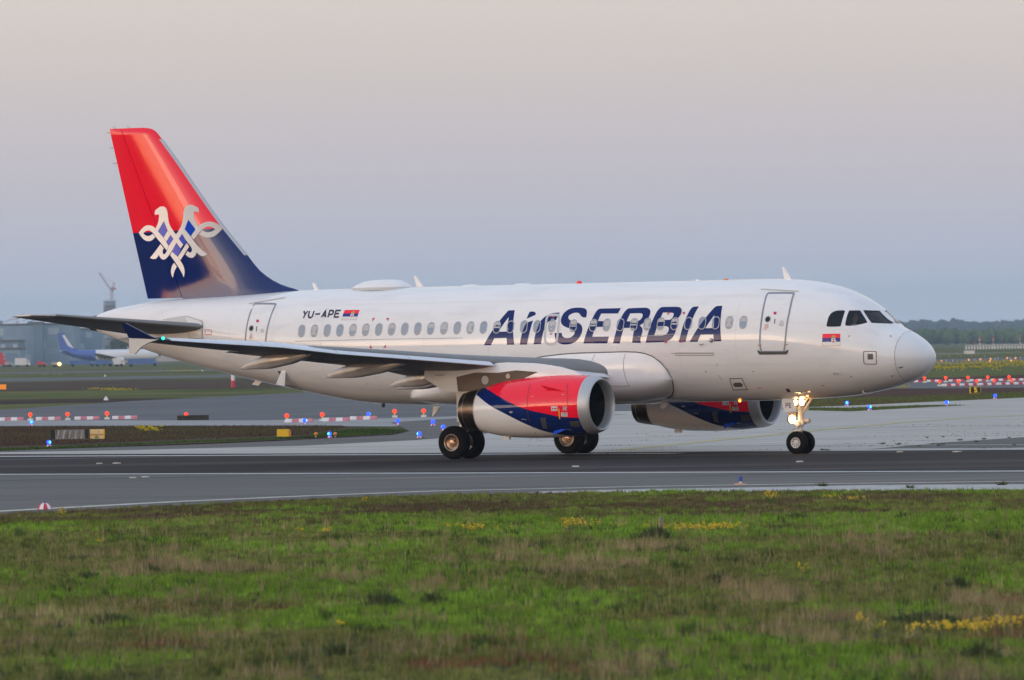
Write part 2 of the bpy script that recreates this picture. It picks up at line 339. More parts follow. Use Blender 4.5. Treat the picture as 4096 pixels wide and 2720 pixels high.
sheet('grass_island', [ext((-14.2, 288.25), (-20.56, 276.44), 60), (-20.42, 274.54), (-14.0, 284.13), (-8.92, 293.4), (-5.44, 304.5), (-4.84, 313.0), (-5.79, 324.37), (-8.71, 343.3), (-15.18, 353.49), (-27.57, 370.96), ext((-15.18, 353.49), (-27.57, 370.96), 160)], .012, M_BROWN)
sheet('far_pavement', [ext((-14.91, 347.32), (-27.4, 368.67), 200), (-27.4, 368.67), (-8.66, 341.34), (-5.98, 335.3), (2.53, 346.68), (6.28, 375.75), (2.89, 394.85), (-4.36, 378.26), (-13.83, 377.44), (-30.09, 404.94), ext((-13.83, 377.44), (-30.09, 404.94), 200)], .008, M_FARPALE)
sheet('far_taxiway', [ext((-13.79, 376.25), (-29.99, 403.57), 200), (-29.89, 402.21), (-13.74, 375.07), (-4.33, 375.87), (2.87, 392.26), (15.39, 397.62), (19.62, 435.99), (7.9, 579.8), (-11.5, 648.8), (-20.9, 613.2), (-30.6, 551.3), (-36.08, 485.69), ext((-30.6, 551.3), (-36.08, 485.69), 200)], .006, M_FARASPH)
sheet('green_strip', [(32.18, 435.2), (23.78, 413.12), (19.37, 400.99), (15.29, 394.99), (16.6, 442.95), (24.88, 457.09), (35.28, 476.94), ext((24.88, 457.09), (35.28, 476.94), 300), ext((23.78, 413.12), (32.18, 435.2), 300)], .010, M_GREEN)
sheet('heath_strip', [(16.6, 442.95), (24.88, 457.09), (35.28, 476.94), ext((24.88, 457.09), (35.28, 476.94), 300), ext((27.7, 539.3), (38.9, 525.2), 300), (38.9, 525.2), (27.7, 539.3), (20.4, 543.9)], .006, M_HEATH)
sheet('barrier_road', [(20.4, 543.9), (27.7, 539.3), (38.9, 525.2), ext((27.7, 539.3), (38.9, 525.2), 300), ext((32.0, 623.8), (45.9, 620.8), 300), (45.9, 620.8), (32.0, 623.8), (23.6, 630.0)], .004, M_FARASPH)
sheet('heath_strip', [(23.6, 630.0), (32.0, 623.8), (45.9, 620.8), ext((32.0, 623.8), (45.9, 620.8), 300), ext((34.9, 680.8), (52.5, 709.4), 400), (52.5, 709.4), (45.6, 686.3), (34.9, 680.8), (25.0, 665.1)], .006, M_HEATH)
sheet('flower_meadow', [(25.0, 665.1), (34.9, 680.8), (45.6, 686.3), (52.5, 709.4), ext((45.6, 686.3), (52.5, 709.4), 500), ext((62.6, 1019.7), (81.6, 1102.6), 900), (81.6, 1102.6), (62.6, 1019.7), (43.5, 964.5)], .004, M_GREEN)
sheet('far_runway', [(28.4, 873.8), (63.7, 1037.4), (83.2, 1123.4), ext((63.7, 1037.4), (83.2, 1123.4), 900), ext((82.3, 1340.3), (102.5, 1383.9), 1200), (102.5, 1383.9), (82.3, 1340.3), (38.6, 1186.6)], .003, M_FARASPH)
sheet('service_road', [(91.1, 1772.9), (135.5, 1829.4), (138.5, 1869.5), (96.9, 1884.9)], .003, M_FARPALE)
sheet('far_path', [ext((-52.4, 1434.3), (-111.0, 1496.9), 300), (-111.0, 1496.9), (-52.4, 1434.3), (-16.3, 1428.9), (-17.3, 1519.9), (-56.4, 1545.8), (-123.4, 1663.8), ext((-56.4, 1545.8), (-123.4, 1663.8), 300)], .003, M_FARASPH)
sheet('far_path', [ext((-38.5, 1054.2), (-76.5, 1031.3), 300), (-76.5, 1031.3), (-38.5, 1054.2), (-12.2, 1070.2), (-13.0, 1141.8), (-42.2, 1156.4), (-87.0, 1173.2), ext((-42.2, 1156.4), (-87.0, 1173.2), 300)], .003, M_FARASPH)
sheet('heath_strip', [ext((-26.1, 713.8), (-55.5, 747.2), 300), (-55.5, 747.2), (-26.1, 713.8), (-8.5, 738.9), (-10.7, 935.9), (-36.0, 984.7), (-74.0, 996.8), ext((-36.0, 984.7), (-74.0, 996.8), 300)], .004, M_BROWN)
strip('lead_line', [(3.8, 247.14), (4.66, 251.42), (7.8, 267.13), (10.92, 282.71), (13.22, 294.15), (18.21, 316.66), (22.05, 329.45), (24.76, 335.02), ext((22.05, 329.45), (24.76, 335.02), 120)], .5, .014, M_LINEY)
strip('apron_edge_line', [(6.6, 253.4), (11.21, 249.82), (17.9, 242.46), ext((11.21, 249.82), (17.9, 242.46), 100)], .5, .014, M_LINEP)
sheet('asphalt_patch', [(12.18, 238.07), (15.31, 250.19), (19.28, 261.02), ext((15.31, 250.19), (19.28, 261.02), 60), ext((12.35, 241.44), (17.44, 236.22), 60), (17.44, 236.22), (13.01, 239.61)], .012, M_ASPHALT)
sheet('grass_island', [(14.54, 388.2), (15.69, 380.59), (17.96, 368.49), (22.52, 383.0), (25.75, 391.88), (23.27, 395.7), (18.9, 387.64), (16.31, 395.73)], .014, M_GREEN)

# ------------------------------------------------------------------ the airliner
# ---- fuselage profile (aircraft frame: st = metres aft of the nose, y to port, z above ground)
def _pchip(xs, ys):
    n = len(xs); h = [xs[i+1]-xs[i] for i in range(n-1)]; d = [(ys[i+1]-ys[i])/h[i] for i in range(n-1)]
    m = [0.0]*n; m[0] = d[0]; m[-1] = d[-1]
    for i in range(1, n-1):
        if d[i-1]*d[i] > 0:
            w1 = 2*h[i]+h[i-1]; w2 = h[i]+2*h[i-1]; m[i] = (w1+w2)/(w1/d[i-1]+w2/d[i])
    def f(x):
        if x <= xs[0]: return ys[0]
        if x >= xs[-1]: return ys[-1]
        lo, hi = 0, n-1
        while hi-lo > 1:
            k = (lo+hi)//2
            if xs[k] <= x: lo = k
            else: hi = k
        t = (x-xs[lo])/h[lo]
        return (ys[lo]*(1+2*t)*(1-t)**2 + m[lo]*h[lo]*t*(1-t)**2 + ys[lo+1]*t*t*(3-2*t) + m[lo+1]*h[lo]*t*t*(t-1))
    return f
def _tab(s):
    v = [tuple(map(float, p.split(':'))) for p in s.split()]
    return _pchip([a for a, b in v], [b for a, b in v])
TOP = _tab('0:3.16 .02:3.29 .05:3.36 .15:3.50 .3:3.66 .6:3.88 .9:4.05 1.2:4.19 1.4:4.30 1.6:4.48 1.9:4.74 2.2:4.98 2.6:5.22 3.1:5.45 3.6:5.61 4.2:5.74 5:5.84 6:5.885 7:5.89 22:5.89 24.5:5.875 27:5.78 29:5.71 30.7:5.63 32:5.49 32.84:5.37 33.28:5.27 33.6:5.16')
BOT = _tab('0:3.12 .02:2.99 .05:2.92 .15:2.78 .3:2.64 .6:2.46 1:2.31 1.5:2.17 2.1:2.05 2.6:1.97 3.1:1.91 4.2:1.845 5.7:1.805 7.3:1.785 9:1.78 19.5:1.78 20.4:1.80 21.1:1.825 21.7:1.86 22.3:1.91 23.6:2.10 25:2.36 26.6:2.68 28.2:3.01 29.5:3.32 30.9:3.69 32.1:4.05 33:4.34 33.6:4.56')
WID = _tab('0:.01 .02:.16 .05:.26 .15:.46 .3:.67 .6:.95 1:1.20 1.5:1.42 2:1.58 2.5:1.70 3:1.79 3.5:1.855 4:1.905 5:1.955 6:1.975 21:1.975 22.5:1.955 24:1.89 26:1.68 28:1.36 30:.98 32:.58 33.6:.29')
CEN = _tab('0:3.14 1:3.22 2:3.40 3:3.56 4:3.69 5:3.79 6:3.83 20:3.83 22:3.86 25:4.08 28:4.38 31:4.70 33.6:4.87')

DEC = {"TITLE":[["A",[[16.28,3.829],[15.943,4.359],[15.759,4.615],[15.49,4.993],[15.474,5.0],[15.228,5.004],[15.19,4.748],[15.151,4.462],[15.115,4.203],[15.061,3.832],[15.353,3.832],[15.368,4.064],[15.863,4.063],[15.997,3.824]],[[[15.394,4.771],[15.377,4.596],[15.351,4.282],[15.722,4.275]]]],["dot",[[14.669,4.713],[14.616,4.932],[14.575,4.945],[14.486,4.95],[14.403,4.929],[14.349,4.882],[14.339,4.834],[14.367,4.818],[14.641,4.71]],[]],["i",[[14.632,4.57],[14.39,4.644],[14.439,4.373],[14.496,4.089],[14.552,3.828],[14.844,3.829],[14.798,4.068],[14.755,4.287],[14.694,4.455]],[]],["r",[[14.29,3.833],[14.246,4.098],[14.208,4.278],[14.147,4.446],[14.105,4.587],[14.03,4.689],[13.932,4.778],[13.787,4.853],[13.632,4.886],[13.392,4.891],[13.442,4.811],[13.474,4.641],[13.626,4.643],[13.711,4.619],[13.818,4.55],[13.87,4.415],[13.924,4.235],[13.97,4.003],[13.997,3.835]],[]],["S",[[12.301,4.705],[12.439,4.707],[12.51,4.747],[12.581,4.813],[12.613,4.846],[12.681,4.873],[12.766,4.878],[12.859,4.863],[12.94,4.832],[13.002,4.788],[13.02,4.743],[13.004,4.692],[12.95,4.639],[12.866,4.599],[12.755,4.574],[12.653,4.55],[12.534,4.516],[12.43,4.437],[12.385,4.346],[12.384,4.243],[12.413,4.14],[12.482,4.025],[12.6,3.911],[12.752,3.836],[12.918,3.806],[13.114,3.802],[13.248,3.837],[13.361,3.89],[13.429,3.975],[13.456,4.079],[13.468,4.202],[13.187,4.198],[13.176,4.127],[13.131,4.068],[13.039,4.027],[12.918,4.019],[12.784,4.056],[12.698,4.132],[12.675,4.196],[12.7,4.254],[12.758,4.3],[12.868,4.341],[13.071,4.396],[13.194,4.463],[13.271,4.554],[13.295,4.632],[13.285,4.748],[13.247,4.851],[13.16,4.952],[13.047,5.015],[12.892,5.044],[12.684,5.049],[12.512,5.033],[12.398,4.99],[12.337,4.925],[12.309,4.834]],[]],["E",[[12.323,3.829],[12.245,4.086],[12.152,4.38],[12.072,4.611],[12.003,4.816],[11.951,4.937],[11.894,4.987],[11.823,4.999],[11.03,4.997],[11.083,4.819],[11.744,4.828],[11.78,4.709],[11.818,4.578],[11.486,4.566],[11.537,4.377],[11.859,4.376],[11.906,4.267],[11.949,4.158],[11.973,4.049],[11.322,4.045],[11.387,3.817]],[]],["R",[[11.163,3.811],[11.091,4.067],[11.034,4.297],[10.944,4.617],[10.879,4.809],[10.82,4.91],[10.765,4.967],[10.699,4.991],[10.089,4.997],[10.031,4.993],[9.915,4.959],[9.844,4.9],[9.813,4.822],[9.827,4.707],[9.871,4.606],[9.991,4.492],[10.155,4.399],[10.058,4.34],[10.011,4.249],[10.019,4.16],[10.064,4.032],[10.092,3.943],[10.092,3.878],[10.066,3.816],[10.406,3.822],[10.402,3.915],[10.376,4.081],[10.344,4.324],[10.761,4.325],[10.811,4.127],[10.895,3.807]],[[[10.604,4.813],[10.18,4.815],[10.112,4.782],[10.092,4.705],[10.119,4.628],[10.196,4.566],[10.295,4.542],[10.684,4.548]]]],["B",[[9.885,3.817],[9.813,4.079],[9.744,4.322],[9.658,4.615],[9.593,4.831],[9.537,4.939],[9.455,5.002],[9.384,5.009],[8.82,5.005],[8.708,4.982],[8.634,4.916],[8.606,4.839],[8.617,4.724],[8.708,4.605],[8.76,4.529],[8.711,4.458],[8.695,4.342],[8.709,4.266],[8.736,4.151],[8.804,4.012],[8.906,3.911],[9.069,3.843],[9.202,3.826]],[[[9.33,4.82],[8.965,4.814],[8.904,4.781],[8.891,4.729],[8.915,4.64],[8.97,4.584],[9.04,4.566],[9.39,4.572]],[[9.453,4.368],[9.097,4.362],[9.018,4.322],[8.992,4.258],[9.018,4.169],[9.087,4.08],[9.189,4.044],[9.559,4.039],[9.509,4.19]]]],["I",[[8.599,3.817],[8.532,4.058],[8.462,4.364],[8.37,4.682],[8.296,4.897],[8.247,4.973],[8.182,4.998],[7.991,5.0],[8.065,4.817],[8.137,4.55],[8.215,4.27],[8.267,4.08],[8.338,3.819]],[]],["A2",[[8.176,3.816],[7.877,4.278],[7.656,4.58],[7.377,4.97],[7.299,5.001],[7.228,5.006],[7.091,5.006],[7.055,4.748],[7.031,4.493],[7.006,4.238],[6.971,3.982],[6.956,3.819],[7.242,3.821],[7.262,4.051],[7.751,4.052],[7.874,3.818]],[[[7.307,4.701],[7.277,4.471],[7.259,4.267],[7.589,4.266]]]]],"REG":[[[23.879,5.13],[23.772,5.009],[23.8,4.884]],[[23.713,5.13],[23.772,5.009]],[[23.642,5.125],[23.622,4.977],[23.572,4.906],[23.495,4.892],[23.439,4.94],[23.447,5.127]],[[23.347,5.013],[23.15,5.018]],[[23.05,4.897],[22.97,5.127],[22.885,4.894]],[[23.024,4.966],[22.911,4.967]],[[22.775,4.893],[22.791,5.127],[22.672,5.125],[22.621,5.078],[22.622,5.012],[22.682,4.99],[22.772,4.991]],[[22.336,5.124],[22.533,5.122],[22.511,4.899],[22.323,4.896]],[[22.515,5.015],[22.368,5.015]]],"FLAG_AFT":[[22.185,5.136],[21.557,5.129],[21.558,4.784],[22.179,4.787]],"MARKS_AFT":[[[20.891,4.74],[20.893,4.811],[20.825,4.813]],[[20.34,4.801],[20.263,4.803],[20.269,4.737]],[[20.869,3.891],[20.874,3.82],[20.796,3.824]],[[20.326,3.824],[20.257,3.827],[20.247,3.893]]],"MARKS_MID":[[[9.122,4.736],[9.118,4.804],[9.059,4.806]],[[8.569,4.798],[8.491,4.799],[8.494,4.738]],[[9.113,3.876],[9.121,3.814],[9.04,3.817]],[[8.545,3.822],[8.471,3.821],[8.463,3.878]]],"FLAG_FWD":[[3.206,4.004],[2.598,3.998],[2.575,3.595],[3.201,3.596]],"WS3":[[2.958,4.767],[2.707,4.776],[2.66,4.761],[2.636,4.708],[2.624,4.261],[2.652,4.232],[3.063,4.233],[3.1,4.261],[3.109,4.297],[3.093,4.638]],"WS2":[[2.527,4.763],[2.258,4.763],[2.231,4.748],[1.894,4.374],[1.895,4.346],[2.035,4.293],[2.314,4.247],[2.481,4.259],[2.504,4.285],[2.54,4.741]],"WS1":[[2.176,4.768],[1.909,4.741],[1.89,4.723],[1.469,4.354],[1.437,4.328],[1.42,4.302],[1.771,4.336],[1.804,4.354],[2.171,4.75]],"WS1y":[[1.9094325628318387,0.15803837815374777,4.7407937186404085],[1.4685895625363514,0.06644535754725212,4.354363475325296]],"PANEL_FWD":[[1.783,3.396],[1.426,3.39],[1.401,3.363],[1.424,2.986],[1.45,2.966],[1.807,2.979],[1.83,3.011],[1.809,3.362]],"PORT_FWD":[[1.683,3.316],[1.507,3.313],[1.515,3.125],[1.691,3.128]],"DOOR_FWD":[[5.519,5.398],[4.658,5.39],[4.579,5.353],[4.492,4.837],[4.505,4.298],[4.527,3.757],[4.599,3.433],[5.439,3.446],[5.486,3.592],[5.476,4.043],[5.461,4.494],[5.499,5.036],[5.553,5.354]],"SILL_FWD":[[5.586,3.512],[5.46,3.446],[4.584,3.433],[4.425,3.507],[4.444,3.417],[4.509,3.342],[5.529,3.348],[5.595,3.43]],"DOORWIN_FWD":[[5.238,4.522]],"DOORHANDLE_FWD":[[4.973,4.531],[4.963,4.373]],"DOORTAG_FWD":[[5.075,4.767],[4.964,4.765],[4.952,4.675],[5.058,4.677]],"DOORTXT_FWD":[[[5.313,4.348],[5.186,4.345]],[[5.323,4.303],[5.181,4.3]],[[5.339,4.258],[5.176,4.255]],[[5.349,4.199],[5.222,4.197]],[[4.774,4.451],[4.65,4.449]],[[4.79,4.393],[4.616,4.39]],[[4.794,4.348],[4.62,4.345]],[[4.789,4.302],[4.614,4.299]]],"CARGO":[[8.931,3.439],[7.285,3.415],[7.229,3.027],[7.253,2.639],[7.225,2.524]],"CARGO_STRIP":[[[8.772,3.451],[7.257,3.428]],[[8.782,3.378],[7.293,3.356]]],"OUTFLOW":[[6.894,2.565],[6.429,2.559],[6.437,2.191],[6.994,2.175]],"OUTFLOW_HOLE":[[6.857,2.381],[6.78,2.426],[6.569,2.432],[6.497,2.376],[6.557,2.294],[6.661,2.277],[6.842,2.279],[6.879,2.326]],"LINE_FWD":[[[6.92,2.758],[5.806,2.756],[4.253,2.803],[2.76,2.863],[1.377,2.962],[0.855,3.037]]],"RADOME":[[0.893,4.044],[0.865,3.691],[0.847,3.333],[0.853,2.929],[0.884,2.613],[0.923,2.383]],"RADOME_LINES":[[[0.843,3.221],[0.426,3.203],[0.086,3.166]],[[0.884,2.613],[0.538,2.673],[0.235,2.823]]],"HOLE_BELLY":[[4.997,2.196],[4.871,2.194],[4.886,2.088],[5.02,2.08]],"TICKS":[[[2.309,3.877],[2.314,3.917],[2.275,3.916]],[[1.146,3.893],[1.115,3.892],[1.099,3.861]],[[2.395,2.603],[2.411,2.567],[2.37,2.567]],[[1.121,2.549],[1.079,2.562],[1.068,2.589]],[[7.741,2.783],[7.729,2.819],[7.687,2.819]],[[5.947,2.795],[5.901,2.794],[5.91,2.767]]],"TUBES":[[2.927,2.712],[2.372,2.088]],"DROPS":[[7.753,3.726],[7.331,3.856]],"ORANGE":[[[6.023,2.25],[5.855,2.248],[5.874,2.221],[6.042,2.223]],[[3.612,2.306],[3.467,2.304],[3.488,2.273],[3.633,2.275]],[[5.572,3.683],[5.418,3.681],[5.42,3.645],[5.574,3.647]],[[4.58,3.686],[4.429,3.684],[4.43,3.647],[4.581,3.65]]],"SEAM_WIN":[[[10.169,4.029],[8.748,4.088]]],"DOOR_AFT":[[26.174,5.432],[25.309,5.409],[25.236,5.377],[25.233,5.26],[25.246,4.834],[25.29,4.446],[25.323,4.136],[25.364,3.903],[26.29,3.916],[26.243,4.188],[26.208,4.694],[26.209,5.083],[26.215,5.402]],"DOORWIN_AFT":[[26.003,4.566]],"DOORHANDLE_AFT":[[25.768,4.629],[25.758,4.461]],"DOORTAG_AFT":[[25.843,4.867],[25.727,4.865],[25.71,4.771],[25.826,4.773]],"DOORTXT_AFT":[[[26.038,4.38],[25.937,4.378]],[[26.05,4.322],[25.923,4.32]],[[26.069,4.271],[25.932,4.269]],[[26.084,4.233],[25.906,4.23]],[[25.576,4.528],[25.45,4.526]],[[25.579,4.482],[25.419,4.479]],[[25.573,4.431],[25.403,4.428]]],"RAINGUT_AFT":[[[26.474,5.43],[25.057,5.614]]],"LINE_AFT":[[[24.038,4.085],[20.524,4.1],[17.131,4.092]],[[21.344,2.877],[21.337,2.565],[21.332,2.291],[21.311,2.073]]],"HATCH_AFT":[[25.213,2.556],[24.672,2.5],[24.591,2.387],[25.078,2.45]],"AIRSTAIR":[[25.067,3.07],[24.676,3.054],[24.755,2.759],[25.072,2.842]],"EXIT":[[13.776,4.817],[13.488,4.812],[13.421,4.788],[13.378,4.73],[13.354,4.574],[13.336,4.251],[13.358,3.993],[13.395,3.89],[13.456,3.839],[13.547,3.821],[13.712,3.83],[13.802,3.884],[13.845,3.962],[13.847,4.13],[13.851,4.441],[13.866,4.699],[13.842,4.783]],"EXIT_TAGS":[[[13.674,4.773],[13.575,4.772],[13.57,4.726],[13.669,4.728]],[[13.663,4.189],[13.568,4.188],[13.566,4.145],[13.66,4.147]]],"EXIT_TAG2":[[[13.693,4.683],[13.551,4.681],[13.552,4.653],[13.689,4.655]]],"RAINGUT_FWD":[[[5.887,5.532],[5.233,5.492],[4.452,5.431]]],"WINS":[23.769,23.236,22.698,22.171,21.631,21.104,20.575,20.047,19.515,18.985,18.46,17.924,17.388,16.862,16.334,15.798,15.258,14.724,14.201,13.604,12.767,11.98,11.45,10.912,10.385,9.86,9.336,8.8,8.27,7.736,7.208,6.69,6.155],"ANT":[[[24.493,6.116],[24.386,6.122],[24.237,5.869],[24.391,5.856]],[[20.29,6.287],[20.217,6.293],[19.905,5.9],[20.17,5.898]],[[5.671,6.272],[5.598,6.275],[5.316,5.846],[5.586,5.851]]],"DOME":[[22.837,5.88],[22.556,6.023],[22.185,6.132],[21.816,6.171],[21.356,6.173],[20.898,6.145],[20.67,6.07],[20.512,5.982],[20.421,5.922]],"BUMPS":[[18.336,5.885],[17.995,5.932],[17.608,5.883],[16.232,5.905],[15.871,5.939],[15.488,5.882]],"BEACON":[[13.729,5.896],[13.623,5.967],[13.52,5.892]],"SMALLTOP":[[8.941,5.897],[8.808,5.926],[8.688,5.896],[6.995,5.871]],"BELLYFIN":[[19.573,1.749],[19.31,1.727],[19.464,1.516],[19.627,1.382]],"BELLYFIN2":[[26.842,2.829],[26.633,2.709],[26.824,2.554],[27.082,2.596]],"BALL":[[21.641,1.798]],"BELLYFIN3":[[10.451,1.75],[10.17,1.747],[10.314,1.574],[10.478,1.588]],"EAGLE":{"white":[[[30.986,8.655],[31.008,8.748],[30.975,8.828],[30.887,8.887],[30.826,8.896],[30.788,8.946],[30.689,8.957],[30.566,8.95],[30.47,8.876],[30.424,8.733],[30.404,8.509],[30.37,8.345],[30.264,8.159],[30.072,7.951],[29.953,7.796],[29.762,7.578],[29.875,7.449],[30.066,7.656],[30.186,7.791],[30.318,7.937],[30.442,8.103],[30.602,8.442],[30.88,8.083],[30.989,8.187],[30.849,8.397],[30.816,8.56],[30.806,8.671],[30.941,8.685]],[[30.989,8.187],[31.122,8.272],[31.294,8.311],[31.467,8.29],[31.642,8.172],[31.768,8.043],[31.648,7.887],[31.503,7.771],[31.331,7.733],[31.158,7.763],[31.007,7.882],[31.128,7.997],[31.228,7.938],[31.352,7.917],[31.474,7.954],[31.559,8.027],[31.446,8.106],[31.298,8.133],[31.176,8.079],[31.079,7.996],[30.959,7.85],[30.718,7.621],[30.514,7.392],[30.412,7.542],[30.627,7.853],[30.88,8.083]],[[30.072,7.951],[29.922,8.11],[29.795,8.31],[29.741,8.533],[29.724,8.756],[29.673,8.876],[29.585,8.955],[29.487,8.983],[29.328,8.973],[29.28,8.931],[29.159,8.893],[29.094,8.811],[29.094,8.699],[29.126,8.696],[29.15,8.735],[29.296,8.745],[29.295,8.582],[29.254,8.439],[29.087,8.232],[29.212,8.114],[29.518,8.456],[29.684,8.125],[29.802,7.965],[29.953,7.796]],[[30.186,7.791],[30.066,7.656],[30.281,7.356],[30.482,7.147],[30.607,7.068],[30.729,7.081],[30.826,7.155],[30.873,7.247],[30.937,7.167],[31.012,7.108],[31.148,7.097],[31.282,7.144],[31.018,7.383],[30.787,7.622],[30.642,7.476],[30.693,7.396],[30.7,7.315],[30.647,7.253],[30.565,7.281],[30.489,7.402],[30.4,7.552]],[[30.442,8.092],[30.318,7.937],[30.514,7.707],[30.627,7.853]],[[29.087,8.232],[28.914,8.329],[28.694,8.379],[28.499,8.35],[28.307,8.254],[28.156,8.118],[28.314,7.93],[28.462,7.832],[28.633,7.8],[28.852,7.831],[29.057,7.927],[28.94,8.066],[28.775,7.991],[28.604,7.997],[28.506,8.036],[28.42,8.094],[28.528,8.168],[28.673,8.202],[28.795,8.185],[28.919,8.106],[29.118,7.929],[29.293,7.75],[29.413,7.875],[29.212,8.114]],[[29.684,8.125],[29.413,7.854],[29.306,7.71],[29.127,7.523],[28.863,7.314],[28.718,7.23],[28.817,7.161],[28.94,7.154],[29.061,7.197],[29.176,7.301],[29.219,7.2],[29.307,7.121],[29.405,7.097],[29.551,7.137],[29.666,7.231],[29.571,7.35],[29.498,7.298],[29.425,7.296],[29.375,7.356],[29.385,7.448],[29.445,7.53],[29.624,7.717],[29.802,7.965]],[[29.601,7.64],[29.501,7.501],[29.901,7.033],[30.016,7.147]],[[30.257,7.356],[30.016,7.147],[29.885,6.992],[29.754,6.806],[29.716,6.622],[29.767,6.424],[29.809,6.502],[29.916,6.688],[30.095,6.915],[30.358,7.226]],[[30.187,6.947],[30.067,6.813],[30.173,6.673],[30.225,6.552],[30.265,6.42],[30.312,6.492],[30.351,6.636],[30.318,6.777],[30.267,6.878]]],"blue":[[[30.602,8.436],[30.449,8.103],[30.627,7.853],[30.88,8.076]],[[30.325,7.933],[30.193,7.792],[30.4,7.552],[30.514,7.707]],[[30.066,7.65],[29.875,7.449],[29.838,7.438],[30.016,7.153],[30.281,7.356]],[[29.518,8.456],[29.217,8.114],[29.417,7.879],[29.684,8.125]],[[29.802,7.965],[29.608,7.672],[29.688,7.566],[29.762,7.578],[29.953,7.796]]]},"RB":[[13.693,2.392],[13.348,2.296],[13.021,2.174],[12.609,2.004],[12.235,1.845],[11.946,1.746],[11.606,1.647],[11.062,1.534],[10.406,1.406],[9.783,1.368]],"BW":[[13.75,2.085],[13.193,1.806],[12.827,1.64],[12.487,1.488],[11.975,1.242],[11.619,1.081],[11.289,0.944],[10.897,0.841]],"NACDEC":{"sticker1":[[10.745,1.762],[10.517,1.759],[10.526,1.607],[10.754,1.609]],"sticker2":[[10.311,1.764],[10.167,1.755],[10.179,1.607],[10.328,1.614]],"sticker3":[[10.396,1.557],[10.158,1.555],[10.181,1.411],[10.416,1.419]],"bar":[[10.477,1.671],[10.441,1.67],[10.471,1.342],[10.51,1.343]],"vent1":[[11.213,1.384],[10.993,1.389],[11.097,1.003],[11.258,1.029]],"vent2":[[10.157,1.259],[9.813,1.272],[9.852,1.074],[10.188,1.054]],"g1":[[10.712,1.721],[10.66,1.685],[10.72,1.638]],"g2":[[10.66,1.694],[10.579,1.693],[10.58,1.67],[10.663,1.67]],"g3":[[10.587,1.727],[10.54,1.707],[10.556,1.636],[10.583,1.646]],"tagA":[[12.431,1.588],[12.332,1.625],[12.257,1.582],[12.34,1.549]],"tagB":[[11.963,1.358],[11.882,1.357],[11.745,1.336],[11.749,1.322],[11.961,1.329]],"tagC":[[10.618,0.995],[10.232,0.986],[10.247,0.967],[10.633,0.976]],"tagD":[[11.564,2.109],[11.449,2.108],[11.447,2.094],[11.561,2.095]],"tagE":[[10.396,2.153],[10.287,2.151],[10.285,2.137],[10.393,2.138]]},"NACSEAM":[[[11.749,2.704],[11.742,2.505],[11.703,2.196],[11.685,1.887],[11.673,1.552],[11.655,1.263],[11.625,1.069],[11.652,0.873]],[[10.305,2.534],[10.2,2.25],[10.157,2.012],[10.12,1.774]]],"STRAKE":[[11.158,2.432],[10.936,2.283],[10.228,2.231]],"BELLY":[[14.477,3.324],[13.87,3.425],[13.162,3.483],[12.459,3.513],[11.826,3.517],[10.689,3.528],[10.251,3.508],[9.943,3.462],[9.643,3.363],[9.368,3.155],[9.185,2.894],[9.117,2.648],[9.143,2.429],[9.265,2.21],[9.468,2.046],[9.715,1.965]],"BELLY_SEAMS":[[[10.653,3.508],[10.834,2.944],[10.961,2.342]]],"APRON":[[30.225,4.931],[29.184,5.032],[29.02,5.017],[28.332,4.849],[28.271,4.692],[28.277,4.241],[28.908,4.27],[28.945,4.487],[28.961,4.762]],"APRON2":[[30.225,4.931],[29.184,5.032],[28.964,4.781],[29.666,4.804]],"TAILTAG":[[28.14,4.545],[27.848,4.533],[27.855,4.376],[28.148,4.388]],"TAILSEAM":[[[30.479,5.494],[30.212,4.919]]]}
PLANE = empty('airliner', (.206, 237.492, .008), -0.54666, 'white twin-engine passenger jet with red and navy tail taxiing in the foreground', 'airplane')
NOSE = 16.11
def A(st, y, z): return (NOSE-st, y, z)
def hz(st, z): c = CEN(st); return (TOP(st)-c) if z > c else (c-BOT(st))
def ys(st, z):
    q = 1-((z-CEN(st))/hz(st, z))**2
    return WID(st)*math.sqrt(max(q, 0.0))
def fnorm(st, y, z):
    def g(s, y, z): return (y/WID(s))**2 + ((z-CEN(s))/hz(s, z))**2
    e = .01
    n = Vector((-(g(st+e, y, z)-g(st-e, y, z)), g(st, y+e, z)-g(st, y-e, z), g(st, y, z+e)-g(st, y, z-e))); return n.normalized()
def ring_pt(st, th):
    c = CEN(st); s = math.sin(th); return A(st, WID(st)*math.cos(th), c + (TOP(st)-c if s > 0 else c-BOT(st))*s)
def inpoly(x, y, P):
    r = False; j = len(P)-1
    for i in range(len(P)):
        if (P[i][1] > y) != (P[j][1] > y) and x < (P[j][0]-P[i][0])*(y-P[i][1])/(P[j][1]-P[i][1])+P[i][0]: r = not r
        j = i
    return r
def subdiv(P, step, closed=True):
    out = []
    for i in range(len(P) if closed else len(P)-1):
        a, b = P[i], P[(i+1) % len(P)]; n = max(1, int(math.hypot(b[0]-a[0], b[1]-a[1])/step))
        out += [(a[0]+(b[0]-a[0])*k/n, a[1]+(b[1]-a[1])*k/n) for k in range(n)]
    if not closed: out.append(P[-1])
    return out
def smooth_poly(P, it=2, sharp=math.cos(R(50))):
    """Chaikin rounding that leaves corners sharper than 50 degrees alone"""
    for _ in range(it):
        n = len(P); Q = []
        for i in range(n):
            a, b, c = P[i-1], P[i], P[(i+1) % n]
            u = (b[0]-a[0], b[1]-a[1]); v = (c[0]-b[0], c[1]-b[1]); lu = math.hypot(*u) or 1e-9; lv = math.hypot(*v) or 1e-9
            if (u[0]*v[0]+u[1]*v[1])/(lu*lv) < sharp: Q.append(b)
            else: Q += [(b[0]-u[0]*.25, b[1]-u[1]*.25), (b[0]+v[0]*.25, b[1]+v[1]*.25)]
        P = Q
    return P
